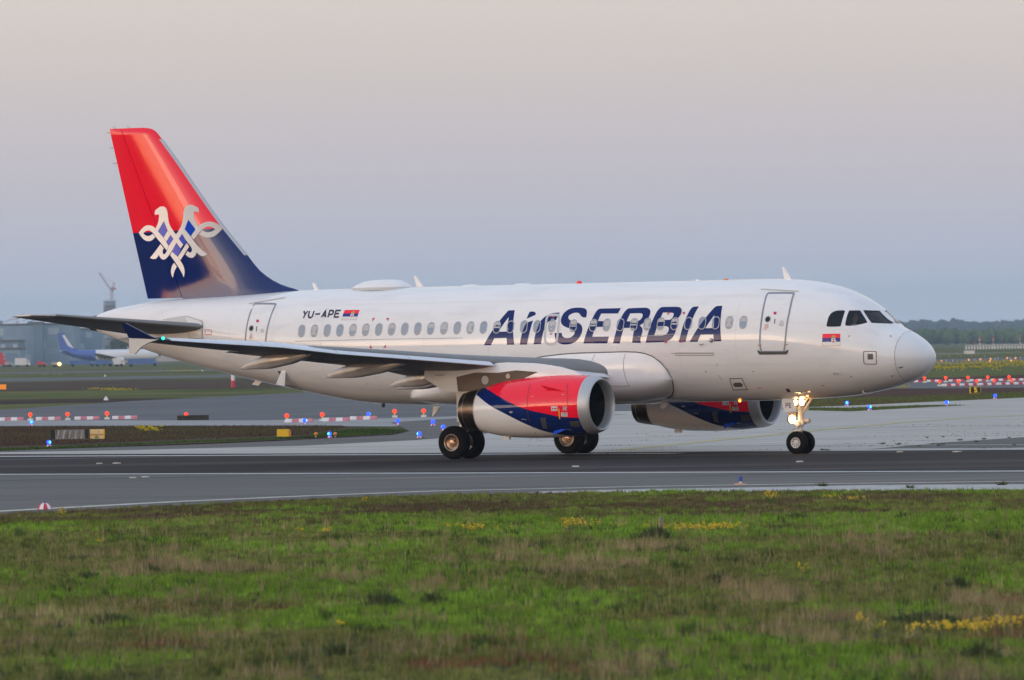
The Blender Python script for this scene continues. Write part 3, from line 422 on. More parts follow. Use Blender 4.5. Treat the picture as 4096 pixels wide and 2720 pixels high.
def fill2d(outer, holes=(), step=.12):
    V = []; E = []
    for loop in [outer] + list(holes):
        l = subdiv(loop, step); o = len(V); V += l; E += [(o+i, o+(i+1) % len(l)) for i in range(len(l))]
    xs = [p[0] for p in outer]; zs = [p[1] for p in outer]; x = min(xs)+step/2
    while x < max(xs):
        z = min(zs)+step/2
        while z < max(zs):
            if inpoly(x, z, outer) and not any(inpoly(x, z, h) for h in holes): V.append((x, z))
            z += step
        x += step
    r = delaunay_2d_cdt([Vector(p) for p in V], E, [], 0, 1e-6); vs, fs = r[0], r[2]; keep = []
    for f in fs:
        cx = sum(vs[i][0] for i in f)/len(f); cz = sum(vs[i][1] for i in f)/len(f)
        if inpoly(cx, cz, outer) and not any(inpoly(cx, cz, h) for h in holes): keep.append(tuple(f))
    return [(v[0], v[1]) for v in vs], keep
def side_pt(st, z, off, sgn=-1):
    y = ys(st, z); n = fnorm(st, sgn*y, z); p = Vector(A(st, sgn*y, z)) + n*off; return tuple(p), tuple(n)
def decal(polys, off=.004, step=.12, sgn=-1):
    """flat markings on the side skin: list of (outer, holes) in (st, z)"""
    mb = MB(); nn = []
    for outer, holes in polys:
        vs, fs = fill2d(outer, holes, step); pts = [side_pt(s, z, off, sgn) for s, z in vs]
        fl = []
        for f in fs:
            a, b, c = (Vector(pts[i][0]) for i in f[:3]); n = (b-a).cross(c-a)
            fl.append(tuple(reversed(f)) if n.dot(Vector(pts[f[0]][1])) < 0 else f)
        mb.add([p for p, n in pts], fl); nn += [n for p, n in pts]
    return mb, nn
def decal_part(name, polys, m, parent=PLANE, off=.004, step=.12, **props):
    mb, nn = decal(polys, off, step); me = mb.mesh(name, 180, None)
    if len(me.vertices) == len(nn): me.normals_split_custom_set_from_vertices(nn)
    return link(name, me, m, parent, **props)
def stroke2d(P, w, closed=False):
    """outline polygons (quads with joints) of a line of width w"""
    out = []; P = list(P); n = len(P); L = []; Rr = []
    for i in range(n):
        a = P[i-1] if (i > 0 or closed) else P[i]; b = P[(i+1) % n] if (i < n-1 or closed) else P[i]; p = P[i]
        d1 = Vector((p[0]-a[0], p[1]-a[1])); d2 = Vector((b[0]-p[0], b[1]-p[1]))
        if d1.length < 1e-9: d1 = d2
        if d2.length < 1e-9: d2 = d1
        d1.normalize(); d2.normalize(); t = (d1+d2)
        if t.length < 1e-6: t = d1
        t.normalize(); nrm = Vector((-t.y, t.x)); k = 1/max(.5, nrm.dot(Vector((-d1.y, d1.x))))
        L.append((p[0]+nrm.x*w/2*k, p[1]+nrm.y*w/2*k)); Rr.append((p[0]-nrm.x*w/2*k, p[1]-nrm.y*w/2*k))
    for i in range(n if closed else n-1):
        j = (i+1) % n; out.append(([L[i], L[j], Rr[j], Rr[i]], []))
    return out
def strokes(lines, w, step=.25, closed=False):
    r = []
    for l in lines: r += stroke2d(subdiv(l, step, closed), w, closed)
    return r
def quads_part(name, polys, m, parent=PLANE, off=.004, **props):
    """strokes: quads straight onto the skin, no triangulation"""
    mb = MB(); nn = []
    for q, _ in polys:
        pts = [side_pt(s, z, off) for s, z in q]; f = (0, 1, 2, 3)
        a, b, c = (Vector(pts[i][0]) for i in (0, 1, 2))
        if (b-a).cross(c-a).dot(Vector(pts[0][1])) < 0: f = (3, 2, 1, 0)
        mb.add([p for p, n in pts], [f]); nn += [n for p, n in pts]
    me = mb.mesh(name, 180)
    if len(me.vertices) == len(nn): me.normals_split_custom_set_from_vertices(nn)
    return link(name, me, m, parent, **props)
def rrect(cx, cz, w, h, r, slant=0.0, n=5):
    P = []
    for sx, sz, a0 in ((1, 1, 0), (-1, 1, 90), (-1, -1, 180), (1, -1, 270)):
        for k in range(n+1):
            a = R(a0+90*k/n); x = sx*(w/2-r)+r*math.cos(a); z = sz*(h/2-r)+r*math.sin(a); P.append((cx+x+slant*z, cz+z))
    return P

# fuselage skin: rings aft of the cockpit, constrained triangulation around the cockpit windows
NT = 96
COCK = [DEC['WS1'], DEC['WS2'], DEC['WS3']]
COCK = [smooth_poly([tuple(p) for p in c], 1) for c in COCK]
def build_fuselage():
    mb = MB(); nn = []
    def rings(sts, cap0=False, cap1=False):
        rr = [[ring_pt(s, 2*math.pi*k/NT) for k in range(NT)] for s in sts]
        # wind so that the outside faces out
        mb.loft([list(reversed(r)) for r in rr], True, cap0, cap1)
        for r, s in zip(rr, sts):
            for p in reversed(r): nn.append(tuple(fnorm(max(min(s, 33.5), .03), p[1], p[2])))
    s0, s1 = 1.05, 3.75
    tail = [s1 + (24-s1)*k/60 for k in range(61)] + [24 + 9.58*k/48 for k in range(1, 49)]
    rings(tail)
    rings([.868 + (s0-.868)*k/3 for k in range(4)])
    # nose section, in (st, theta)
    V = []; E = []; off = len(mb.v)
    n_s = 27
    th = [-math.pi + 2*math.pi*k/NT for k in range(NT+1)]; ss = [s0+(s1-s0)*k/n_s for k in range(n_s+1)]
    border = [(s0, t) for t in th] + [(s, th[-1]) for s in ss[1:]] + [(s1, t) for t in reversed(th[:-1])] + [(s, th[0]) for s in reversed(ss[1:-1])]
    V += border; E += [(i, (i+1) % len(border)) for i in range(len(border))]
    holes = []
    for poly in COCK:
        for sg in (-1, 1):
            l = []
            for s, z in subdiv(poly, .08):
                y = sg*ys(s, z); l.append((s, math.atan2((z-CEN(s))/hz(s, z), y/WID(s))))
            holes.append(l); o = len(V); V += l; E += [(o+i, o+(i+1) % len(l)) for i in range(len(l))]
    for s in ss[1:-1]:
        for t in th[1:-1]:
            if all(min((s-a)**2+(t-b)**2 for a, b in h) > .0009 and not inpoly(s, t, h) for h in holes): V.append((s, t))
    r = delaunay_2d_cdt([Vector(v) for v in V], E, [], 0, 1e-7)
    pts = []
    for v in r[0]:
        p = ring_pt(v[0], v[1]); pts.append(p); nn.append(tuple(fnorm(v[0], p[1], p[2])))
    fs = []
    for f in r[2]:
        cx = sum(r[0][i][0] for i in f)/3; ct = sum(r[0][i][1] for i in f)/3
        if any(inpoly(cx, ct, h) for h in holes): continue
        a, b, c = (Vector(pts[i]) for i in f[:3])
        n = (b-a).cross(c-a); q = Vector((0, (a.y+b.y+c.y)/3, (a.z+b.z+c.z)/3-CEN(cx)))
        fs.append(tuple(f) if n.dot(q) > 0 else tuple(reversed(f)))
    mb.add(pts, fs)
    me = mb.mesh('fuselage', 180)
    # orientation of the ring part
    if len(me.vertices) == len(nn): me.normals_split_custom_set_from_vertices(nn)
    return link('fuselage', me, M['white'], PLANE)
FUS = build_fuselage()
nose = MB(); nose_st = [.0, .006, .015, .03, .05, .08, .12, .17, .23, .3, .38, .47, .57, .67, .77, .86]
nose.loft([list(reversed([ring_pt(s, 2*math.pi*k/NT) for k in range(NT)])) for s in nose_st], True, True, False)
link('radome', nose.mesh('radome', 180), M['offwhite'], PLANE)
apu = MB(); apu.loft([list(reversed([ring_pt(s, 2*math.pi*k/48) for k in range(48)])) for s in (33.58, 33.6)], True, False, False)
def tailring(st, k): return [A(st, .29*k*math.cos(a), 4.86+.30*k*math.sin(a)) for a in [2*math.pi*j/32 for j in range(32)]]
apu = MB(); apu.loft([tailring(33.56, 1.0), tailring(33.75, .93), tailring(33.9, .82), tailring(33.9, .70), tailring(33.6, .62)], True, True, True)
part('tail_exhaust', apu, M['greybox'], PLANE, 40)
# cockpit: panes, floor, bulkhead
for poly in COCK:
    for sg in (-1, 1):
        vs, fs = fill2d(poly, (), .10); pts = [side_pt(s, z, -.012, sg) for s, z in vs]; mb = MB()
        mb.add([p for p, n in pts], [f if (Vector(pts[f[1]][0])-Vector(pts[f[0]][0])).cross(Vector(pts[f[2]][0])-Vector(pts[f[0]][0])).dot(Vector(pts[f[0]][1])) > 0 else tuple(reversed(f)) for f in fs])
        o = link('cockpit_window', mb.mesh('cockpit_window', 180), M['glass'], PLANE)
        rim = MB(); P = subdiv(poly, .05)
        for i in range(len(P)):
            a, b = P[i], P[(i+1) % len(P)]; cx = sum(p[0] for p in P)/len(P); cz = sum(p[1] for p in P)/len(P)
            q = [side_pt(*a, -.03, sg)[0], side_pt(*b, -.03, sg)[0], side_pt(*b, .004, sg)[0], side_pt(*a, .004, sg)[0]]
            k = .06
            a2 = (a[0]+(cx-a[0])*k, a[1]+(cz-a[1])*k); b2 = (b[0]+(cx-b[0])*k, b[1]+(cz-b[1])*k)
            rim.add(q + [side_pt(*a2, -.008, sg)[0], side_pt(*b2, -.008, sg)[0]], [(0, 1, 2, 3), (3, 2, 5, 4)])
        link('frame', rim.mesh('frame'), M['ink'], o)
cb = MB(); cb.loft([[(p[0], p[1]*.96, CEN(3.9)+(p[2]-CEN(3.9))*.96) for p in [ring_pt(s, 2*math.pi*k/32) for k in range(32)]] for s in (3.88, 3.92)])
cb.box(NOSE-3.86, NOSE-1.6, -1.1, 1.1, 3.30, 3.36)
cb.box(NOSE-2.05, NOSE-1.6, -.62, .62, 3.36, 4.16)
for y in (-.52, .52): cb.box(NOSE-3.02, NOSE-2.88, y-.23, y+.23, 3.7, 4.55); cb.box(NOSE-3.0, NOSE-2.45, y-.23, y+.23, 3.6, 3.72)
part('cockpit_interior', cb, M['cabin'], PLANE)

# belly fairing: meets the skin along the line seen in the photograph
BL_ = _pchip(*zip(*sorted([(p[0], p[1]) for p in DEC['BELLY'][:12]] + [(9.105, 2.62), (15.5, 3.26), (17.0, 3.10), (18.4, 2.85), (19.3, 2.50), (19.75, 2.2)])))
BB_ = _tab('9.105:2.56 9.14:2.43 9.27:2.21 9.47:2.05 9.72:1.94 10.2:1.82 10.8:1.735 12:1.71 17:1.71 18.5:1.76 19.3:1.84 19.75:1.95')
BW_ = _tab('9.105:1.56 9.14:1.66 9.2:1.75 9.3:1.83 9.5:1.93 9.8:2.02 10.2:2.08 10.8:2.12 12:2.14 17:2.12 18.2:1.98 19:1.72 19.5:1.45 19.75:1.2')
def build_belly():
    rings = []; sts = [9.105, 9.115, 9.13, 9.15, 9.18, 9.22, 9.27, 9.34, 9.42, 9.52, 9.65, 9.8, 10, 10.2, 10.5, 10.8, 11.2, 12, 13, 14, 15, 16, 17, 17.6, 18.2, 18.7, 19.1, 19.4, 19.6, 19.75]
    for s in sts:
        zl, zb, w = BL_(s), BB_(s), BW_(s); nt = 3.6; c = zb+(zl-zb)*.50
        w = max(w, ys(s, zl)*1.012); r = min(ys(s, zl)*1.002/w, .985); q = (1-r**nt)**(1/nt); hu = (zl-c)/max(q, .3); hl = c-zb
        P = []
        for k in range(96):
            a = -2*math.pi*k/96; ca, sa = math.cos(a), math.sin(a); n = nt if sa > 0 else 2.4; h_ = hu if sa > 0 else hl
            P.append(A(s, w*math.copysign(abs(ca)**(2/n), ca), c+h_*math.copysign(abs(sa)**(2/n), sa)))
        rings.append(P)
    mb = MB(); mb.loft(rings); return part('belly_fairing', mb, M['white_part'], PLANE, 75)
build_belly()
def belly_pt(s, z, off):
    zl, zb, w = BL_(s), BB_(s), BW_(s); nt = 3.6; c = zb+(zl-zb)*.50; w = max(w, ys(s, zl)*1.012); r = min(ys(s, zl)*1.002/w, .985); hu = (zl-c)/max((1-r**nt)**(1/nt), .3)
    n, h = (nt, hu) if z > c else (2.4, c-zb); return A(s, -(w*max(1-(abs(z-c)/h)**n, 0)**(1/n)+off), z)
for ln in ([(10.66, 3.46), (10.70, 3.2), (10.68, 2.9), (10.60, 2.6), (10.5, 2.36)], [(10.5, 2.36), (11.9, 2.38)], [(11.85, 3.46), (11.95, 3.2), (12.1, 3.0)]):
    bs = MB()
    for q, _ in strokes([ln], .022, .12): bs.add([belly_pt(a_, b_, .004) for a_, b_ in q], [(0, 1, 2, 3)])
    me_ = bs.mesh('fairing_seam')
    for p_ in me_.polygons:
        if p_.normal.y > 0: p_.flip()
    link('fairing_seam', me_, M['softline'], PLANE)
quads_part('fairing_seal', strokes([[tuple(p) for p in DEC['BELLY']]], .035, .12), M['line'], off=.03)

# cabin windows, doors and markings on the skin
for st in DEC['WINS']:
    z = 4.437; outer = rrect(st, z, .305, .445, .15, 0); inner = rrect(st, z, .245, .385, .12, 0)
    ring = []
    for i in range(len(outer)): j = (i+1) % len(outer); ring.append(([outer[i], outer[j], inner[j], inner[i]], []))
    mb = MB()
    for q, _ in ring: mb.add([side_pt(*q[0], .002)[0], side_pt(*q[1], .002)[0], side_pt(*q[2], .010)[0], side_pt(*q[3], .010)[0]], [(0, 1, 2, 3)])
    inn2 = rrect(st, z, .235, .375, .115, 0)
    for i in range(len(inner)): j = (i+1) % len(inner); mb.add([side_pt(*inner[i], .010)[0], side_pt(*inner[j], .010)[0], side_pt(*inn2[j], .003)[0], side_pt(*inn2[i], .003)[0]], [(0, 1, 2, 3)])
    w_ = link('cabin_window', mb.mesh('cabin_window'), M['frame'], PLANE)
    d, nn = decal([(inn2, [])], .003, .3); link('pane', d.mesh('pane', 180), random.choice([M['pane'], M['pane'], M['pane_b']]), w_)
    bl = random.choice([0, 0, .10, .14, .2, .30])
    if bl:
        d, nn = decal([([p for p in inn2 if p[1] > z+.18-bl] + [(st+.10, z+.18-bl), (st-.10, z+.18-bl)][::1], [])], .0045, .3) if False else decal([([(st-.085, z+.165), (st+.085, z+.165), (st+.105, z+.12), (st+.11, z+.17-bl), (st-.11, z+.17-bl), (st-.105, z+.12)] if bl > .06 else inn2, [])], .0045, .3)
        link('blind', d.mesh('blind', 180), M['blind'], w_)
def tdec(polys): return [(smooth_poly([tuple(p) for p in o]), [smooth_poly([tuple(p) for p in h]) for h in hs]) for o, hs in polys]
for ch, o, hs in DEC['TITLE']:
    decal_part('title_letter', tdec([(o, hs)]), M['navy'], off=.0035, step=.10)
for ix in ((0, 1), (2,), (3,), (4, 5), (6,), (7, 8)): quads_part('registration_letter', strokes([[tuple(p) for p in DEC['REG'][i]] for i in ix], .062, .08), M['ink'], off=.004)
def flag(q, slant):
    tl, tr, br, bl = [tuple(p) for p in q]
    def P(u, v): return (tl[0]*(1-u)*(1-v)+tr[0]*u*(1-v)+br[0]*u*v+bl[0]*(1-u)*v, tl[1]*(1-u)*(1-v)+tr[1]*u*(1-v)+br[1]*u*v+bl[1]*(1-u)*v)
    o = decal_part('flag', [([P(0, 0), P(1, 0), P(1, 1), P(0, 1)], [])], M['ltr_white'], off=.0035, step=.3)
    decal_part('red_band', [([P(0, 0), P(1, 0), P(1, .34), P(0, .34)], [])], M['red'], o, .005, .3)
    decal_part('blue_band', [([P(0, .34), P(1, .34), P(1, .66), P(0, .66)], [])], mat('flag_blue', (.02, .02, .22), .4), o, .005, .3)
    quads_part('outline', strokes([[P(.01, .66), P(.01, .99), P(.99, .99), P(.99, .66)]], .012), M['gold'], o, .006)
    sh = [P(.52, .36), P(.73, .36), P(.74, .55), P(.70, .70), P(.63, .76), P(.55, .70), P(.51, .55)]
    decal_part('shield', [(sh, [])], M['ltr_white'], o, .007, .3)
    decal_part('shield_charge', [([P(.57, .60), P(.69, .60), P(.67, .70), P(.63, .74), P(.58, .70)], [])], M['redtag'], o, .008, .3)
    quads_part('shield_cross', strokes([[P(.63, .40), P(.63, .60)], [P(.56, .47), P(.70, .47)]], .018), M['redtag'], o, .008)
    decal_part('crown', [([P(.53, .33), P(.51, .20), P(.57, .15), P(.63, .13), P(.69, .15), P(.75, .20), P(.73, .33)], [])], M['gold'], o, .007, .3)
flag(DEC['FLAG_AFT'], 1); flag(DEC['FLAG_FWD'], 0)
for k in ('MARKS_AFT', 'MARKS_MID'):
    for l in DEC[k]: quads_part('rescue_cut_mark', strokes([[tuple(p) for p in l]], .045), M['magenta'], off=.007)
def door(key, w, frame_m, holes=True, name='door'):
    P = smooth_poly([tuple(p) for p in DEC[key]], 1)
    d = decal_part(name, [(P, [])], M['white'], off=.0022, step=.15)
    quads_part('door_seal', strokes([P], w, .12, True), frame_m, d, .008)
    return d
for sfx in ('FWD', 'AFT'):
    d = door('DOOR_'+sfx, .062, M['doorframe'], name='passenger_door')
    s, z = DEC['DOORWIN_'+sfx][0]
    circ = lambda r: [(s+r*math.cos(2*math.pi*k/16), z+r*math.sin(2*math.pi*k/16)) for k in range(16)]
    decal_part('porthole_rim', [(circ(.12), [])], M['frame'], d, .005, .3); decal_part('porthole', [(circ(.085), [])], M['dark'], d, .007, .3)
    quads_part('door_handle', strokes([[tuple(p) for p in DEC['DOORHANDLE_'+sfx]]], .035), M['ink'], d, .01)
    decal_part('warning_tag', [([tuple(p) for p in DEC['DOORTAG_'+sfx]], [])], M['magenta'], d, .005, .3)
    T = DEC['DOORTXT_'+sfx]; quads_part('door_placard', strokes([[tuple(p) for p in l] for l in T[:4]], .035), mat('placard_red', (.62, .38, .34), .5), d, .005)
    quads_part('door_placard', strokes([[tuple(p) for p in l] for l in T[4:]], .03), mat('placard_grey', (.45, .45, .45), .5), d, .005)
    quads_part('rain_gutter', strokes([[tuple(p) for p in l] for l in DEC['RAINGUT_'+sfx]], .03), mat('gutter', (.52, .48, .40), .5), off=.012)
decal_part('door_sill', [([tuple(p) for p in DEC['SILL_FWD']], [])], M['greybox'], off=.012, step=.1)
ex = door('EXIT', .085, M['exitframe'], name='overwing_exit')
for q in DEC['EXIT_TAGS']: decal_part('exit_tag', [([tuple(p) for p in q], [])], M['magenta'], ex, .006, .3)
decal_part('exit_tag', [([tuple(p) for p in DEC['EXIT_TAG2'][0]], [])], M['frame'], ex, .006, .3)
# the part of the letter r that runs across the exit hatch
r_o = [c for c in DEC['TITLE'] if c[0] == 'r'][0][1]
decal_part('title_letter_on_hatch', [([p for p in smooth_poly([tuple(p) for p in r_o])], [])], M['navy'], ex, .0038, .1)
cg = [tuple(p) for p in DEC['CARGO']]
quads_part('cargo_door_outline', strokes([cg], .022, .2), M['softline']); quads_part('cargo_door_strip', strokes([[tuple(p) for p in l] for l in DEC['CARGO_STRIP']], .03), M['softline'], off=.01)
for key in ('PANEL_FWD', 'OUTFLOW'): quads_part('panel_outline', strokes([smooth_poly([tuple(p) for p in DEC[key]], 1)], .03, .1, True), mat('panel_outline_brown', (.22, .14, .13), .5))
decal_part('static_port', [([tuple(p) for p in DEC['PORT_FWD']], [])], mat('port_brown', (.16, .13, .13), .4, metal=.4)); decal_part('outflow_valve', [([tuple(p) for p in DEC['OUTFLOW_HOLE']], [])], M['line'], off=.006)
quads_part('skin_line', strokes([[tuple(p) for p in l] for l in DEC['LINE_FWD']], .022), M['paleline']); quads_part('skin_line', strokes([[tuple(p) for p in l] for l in DEC['LINE_AFT'] + DEC['SEAM_WIN']], .018), M['softline'])
for sx in (6.42, 8.6, 11.0, 13.25, 16.1, 18.7, 20.85, 22.95, 25.05, 27.0): quads_part('skin_seam', strokes([[(sx, zz) for zz in [2.25+.15*k for k in range(23)] if zz < TOP(sx)-.14 and zz > BOT(sx)+.35]], .020, .2), M['seam'], off=.0018)
for zz in (5.32, 3.02): quads_part('skin_seam', strokes([[(4.2+k*.6, zz) for k in range(34)]], .018, .6), M['seam'], off=.0018)
quads_part('fairing_join', [], M['softline']) if False else None
quads_part('radome_seam', strokes([[(.864, z) for z in [2.35+.1*k for k in range(18)]]], .018, .1), M['softline'])
quads_part('lightning_strip', strokes([[tuple(p) for p in l] for l in DEC['RADOME_LINES'][1:]], .022), M['paleline'])
quads_part('nose_slot', strokes([[(.80, 2.83), (.67, 2.86)]], .035), M['line'])
quads_part('jacking_ticks', strokes([[tuple(p) for p in l] for l in DEC['TICKS']], .022), M['line'])
for q in DEC['ORANGE']: decal_part('orange_placard', [([tuple(p) for p in q], [])], M['orange'], step=.3)
decal_part('drain_hole', [([tuple(p) for p in DEC['HOLE_BELLY']], [])], M['dark'], step=.3)
quads_part('service_hatch_outline', strokes([[tuple(p) for p in DEC['HATCH_AFT']]], .03, .2, True), M['line'])
# open service flap and bits on the skin
q = [tuple(p) for p in DEC['AIRSTAIR']]
decal_part('service_recess', [([q[0], ((q[0][0]+q[1][0])/2, q[1][1]), ((q[2][0]+q[3][0])/2, q[2][1]), q[3]], [])], M['line'], off=.005, step=.3)
fl = MB(); a = [side_pt(*p, o)[0] for p, o in ((q[1], .01), (q[2], .30), (q[3], .34), (((q[0][0]+q[1][0])/2, q[1][1]), .05))]
fl.add([Vector(p) for p in a] + [Vector(p)+Vector((0, .02, .02)) for p in a], [(0, 1, 2, 3), (7, 6, 5, 4), (0, 4, 5, 1), (1, 5, 6, 2), (2, 6, 7, 3), (3, 7, 4, 0)]); part('service_flap', fl, M['white_part'], PLANE)
for s, z, l in ((DEC['DROPS'][0][0], DEC['DROPS'][0][1], .16), (DEC['TUBES'][0][0], DEC['TUBES'][0][1], .18), (DEC['TUBES'][1][0], DEC['TUBES'][1][1], .14)):
    mb = MB(); p, n = side_pt(s, z, 0); p2 = Vector(p)+Vector(n)*.09; mb.tube(p, p2, .025, .018); mb.tube(p2, p2+Vector((l, 0, .02)), .02, .012); part('pitot_probe', mb, M['steel'], PLANE, 40)
s, z = DEC['DROPS'][1]; mb = MB(); mb.sphere(side_pt(s, z, .02)[0], .075, 12, 8); part('scan_light', mb, M['steel'], PLANE, 60)

# aerials and domes on the crown and belly
def blade(pts, th, name, m=None):
    mb = MB(); r = [(a, -th/2, b) for a, b in pts]; P0 = [A(s, -th/2, z) for s, z in pts]; P1 = [A(s, th/2, z) for s, z in pts]
    n = len(pts); mb.add(P0+P1, [tuple(range(n)), tuple(range(2*n-1, n-1, -1))] + [(i, i+n, (i+1) % n+n, (i+1) % n) for i in range(n)]); return part(name, mb, m or M['white_part'], PLANE)
for a in DEC['ANT']: blade([tuple(p) for p in a], .05, 'blade_aerial')
blade([tuple(p) for p in DEC['BELLYFIN']], .06, 'belly_aerial'); blade([tuple(p) for p in DEC['BELLYFIN3']], .05, 'belly_aerial'); blade([tuple(p) for p in DEC['BELLYFIN2']], .05, 'drain_mast')
mb = MB(); s, z = DEC['BALL'][0]; mb.tube(A(s, 0, 1.84), A(s, 0, z+.02), .03); mb.sphere(A(s, 0, z), .07, 10, 8); part('belly_beacon', mb, M['greybox'], PLANE, 60)
def dome():
    D_ = [tuple(p) for p in DEC['DOME']]; mb = MB(); rings = []
    f = _pchip([p[0] for p in reversed(D_)], [p[1] for p in reversed(D_)]); s0, s1 = D_[-1][0]-.05, D_[0][0]+.02
    for i in range(25):
        s = s0+(s1-s0)*i/24; u = 2*(i/24)-1; h = max(f(s)-5.86, .02) if 0 < i < 24 else .005; w = .62*max(1-u*u, .0)**.5+.01
        rings.append([A(s, w*math.cos(a), 5.80+(h+.06)*math.sin(a)) for a in [math.pi*k/20 for k in range(21)]])
    mb.loft(rings, False); o = part('satellite_dome', mb, M['white_part'], PLANE, 60)
    sk = MB(); sk.loft([[A((s0+s1)/2+((s1-s0)/2+.02)*math.cos(a)*k_, .64*k_*math.sin(a), zz) for a in [2*math.pi*j/40 for j in range(40)]] for k_, zz in ((1.0, 5.80), (1.0, 5.895), (.97, 5.905))]); part('dome_skirt', sk, M['exitframe'], o, 30)
dome()
for k in (0, 3):
    p = [tuple(x) for x in DEC['BUMPS'][k:k+3]]; mb = MB(); mb.sphere(A((p[0][0]+p[2][0])/2, 0, 5.865), 1, 20, 10, sc=((p[0][0]-p[2][0])/2, .28, .075)); part('flush_aerial', mb, M['white_part'], PLANE, 60)
mb = MB(); mb.sphere(A(13.62, 0, 5.88), 1, 14, 10, sc=(.11, .10, .10)); part('roof_beacon', mb, M['red_lamp'], PLANE, 60)
for s in (7.85, 8.95): mb = MB(); mb.box(NOSE-s-.07, NOSE-s+.07, -.03, .03, 5.88, 5.93); part('roof_sensor', mb, M['orange'] if s < 8 else M['white_part'], PLANE)

# ---- tail fin
LEf = _pchip([5.55, 5.72, 5.9, 6.0, 6.14, 6.35, 6.6, 7.12, 8.12, 11.46, 11.62, 11.70, 11.75, 11.78], [24.2, 24.75, 25.12, 25.5, 25.92, 26.32, 26.68, 27.16, 28.09, 30.83, 30.98, 31.11, 31.26, 31.5])
TEf = lambda z: 31.43 + (32.98-31.43)*(z-5.58)/(11.77-5.58)
HG = lambda z: 29.95 + (32.43-29.95)*(z-5.93)/(11.72-5.93)
def finy(st, z):
    te = TEf(z); le = LEf(z); len_ = 28.09+.82*(z-8.12); u = (st-len_)/(te-len_); c = te-len_
    if u > .28: t = .055*c*(1-((u-.28)/.72)**1.6)*.98+.012
    else:
        t = .055*c+.012; d = max((st-le)/max(len_+.28*c-le, 1e-3), 0); t *= (1-(1-min(d, 1))**2.0)**.6
    if z < 6.5: t += .03*((6.5-z)/.9)**2*max(min((st-le)/1.2, 1), 0)*max(min((te-st)/1.5, 1), 0)
    k = (11.79-z)/.16
    if k < 1: t *= max(k, .0)**.5
    return max(t, .004)
def fin_piece(name, zs, s_of, n, m):
    mb = MB()
    for sg in (-1, 1):
        rows = [[A(s_of(z, k/n), sg*finy(s_of(z, k/n), z), z) for k in range(n+1)] for z in zs]; mb.loft(rows, False)
    rows_l = [[A(s_of(z, k), sg*finy(s_of(z, k), z), z) for sg in (-1, 1)] for z in zs for k in (1.0,)]; mb.loft(rows_l, False)
    rows_l = [[A(s_of(z, 0), sg*finy(s_of(z, 0), z), z) for sg in (-1, 1)] for z in zs]; mb.loft(rows_l, False)
    for z in (zs[0], zs[-1]): mb.loft([[A(s_of(z, k/n), sg*finy(s_of(z, k/n), z), z) for sg in (-1, 1)] for k in range(n+1)], False)
    return part(name, mb, m, PLANE, 38)
ZS = [5.5, 5.6, 5.7, 5.8, 5.9, 6.0, 6.1, 6.25, 6.4, 6.6, 6.85, 7.1, 7.5] + [8+.35*k for k in range(10)] + [11.46, 11.55, 11.62, 11.68, 11.73, 11.76, 11.78]
fin_piece('tail_fin', ZS, lambda z, u: LEf(z)+(HG(z)-.012-LEf(z))*(u**1.5), 30, M['fin'])
fin_piece('rudder', [z for z in ZS if z >= 5.69], lambda z, u: HG(z)+.012+(TEf(z)-HG(z)-.012)*u, 10, M['fin'])
def on_fin(polys, name, m, parent, off=.006, step=.10):
    mb = MB(); nn = []
    for o in polys:
        vs, fs = fill2d(smooth_poly([tuple(p) for p in o]), (), step)
        fl = []
        for f in fs:
            a, b, c = vs[f[0]], vs[f[1]], vs[f[2]]; fl.append(tuple(f) if (b[0]-a[0])*(c[1]-a[1])-(b[1]-a[1])*(c[0]-a[0]) < 0 else tuple(reversed(f)))
        e = .02
        for s, z in vs:
            n = Vector((-(finy(s+e, z)-finy(s-e, z))/(2*e), -1, -(-(finy(s, z+e)-finy(s, z-e))/(2*e)))); n.x = (finy(s+e, z)-finy(s-e, z))/(2*e)*-1; n.normalize(); nn.append(tuple(n))
        mb.add([A(s, -finy(s, z)-off, z) for s, z in vs], fl)
    me = mb.mesh(name, 180)
    if len(me.vertices) == len(nn): me.normals_split_custom_set_from_vertices(nn)
    return link(name, me, m, parent)
EM = on_fin(DEC['EAGLE']['white'], 'double_eagle_emblem', M['ltr_white'], PLANE, .010)
on_fin(DEC['EAGLE']['blue'], 'emblem_diamonds', M['blue'], EM, .015)
le = MB()   # bare metal leading edge strip
zz = [7.15+.3*k for k in range(15)]
le.loft([[A(LEf(z)+.09, -finy(LEf(z)+.09, z)-.004, z), A(LEf(z)-.015, -.03, z), A(LEf(z)-.02, 0, z), A(LEf(z)-.015, .03, z), A(LEf(z)+.09, finy(LEf(z)+.09, z)+.004, z)] for z in zz], False)
part('fin_leading_edge', le, M['lip'], PLANE, 60)
for p, d in (((32.98, 11.64), (.16, 0)), ((32.86, 11.1), (.16, 0)), ((32.72, 10.55), (.16, 0)), ((32.75, 11.78), (.08, .09)), ((32.15, 11.78), (.08, .09))):
    mb = MB(); mb.tube(A(p[0]-.02, 0, p[1]), A(p[0]+d[0], 0, p[1]+d[1]), .012, .006, 6); part('static_wick', mb, M['line'], PLANE)

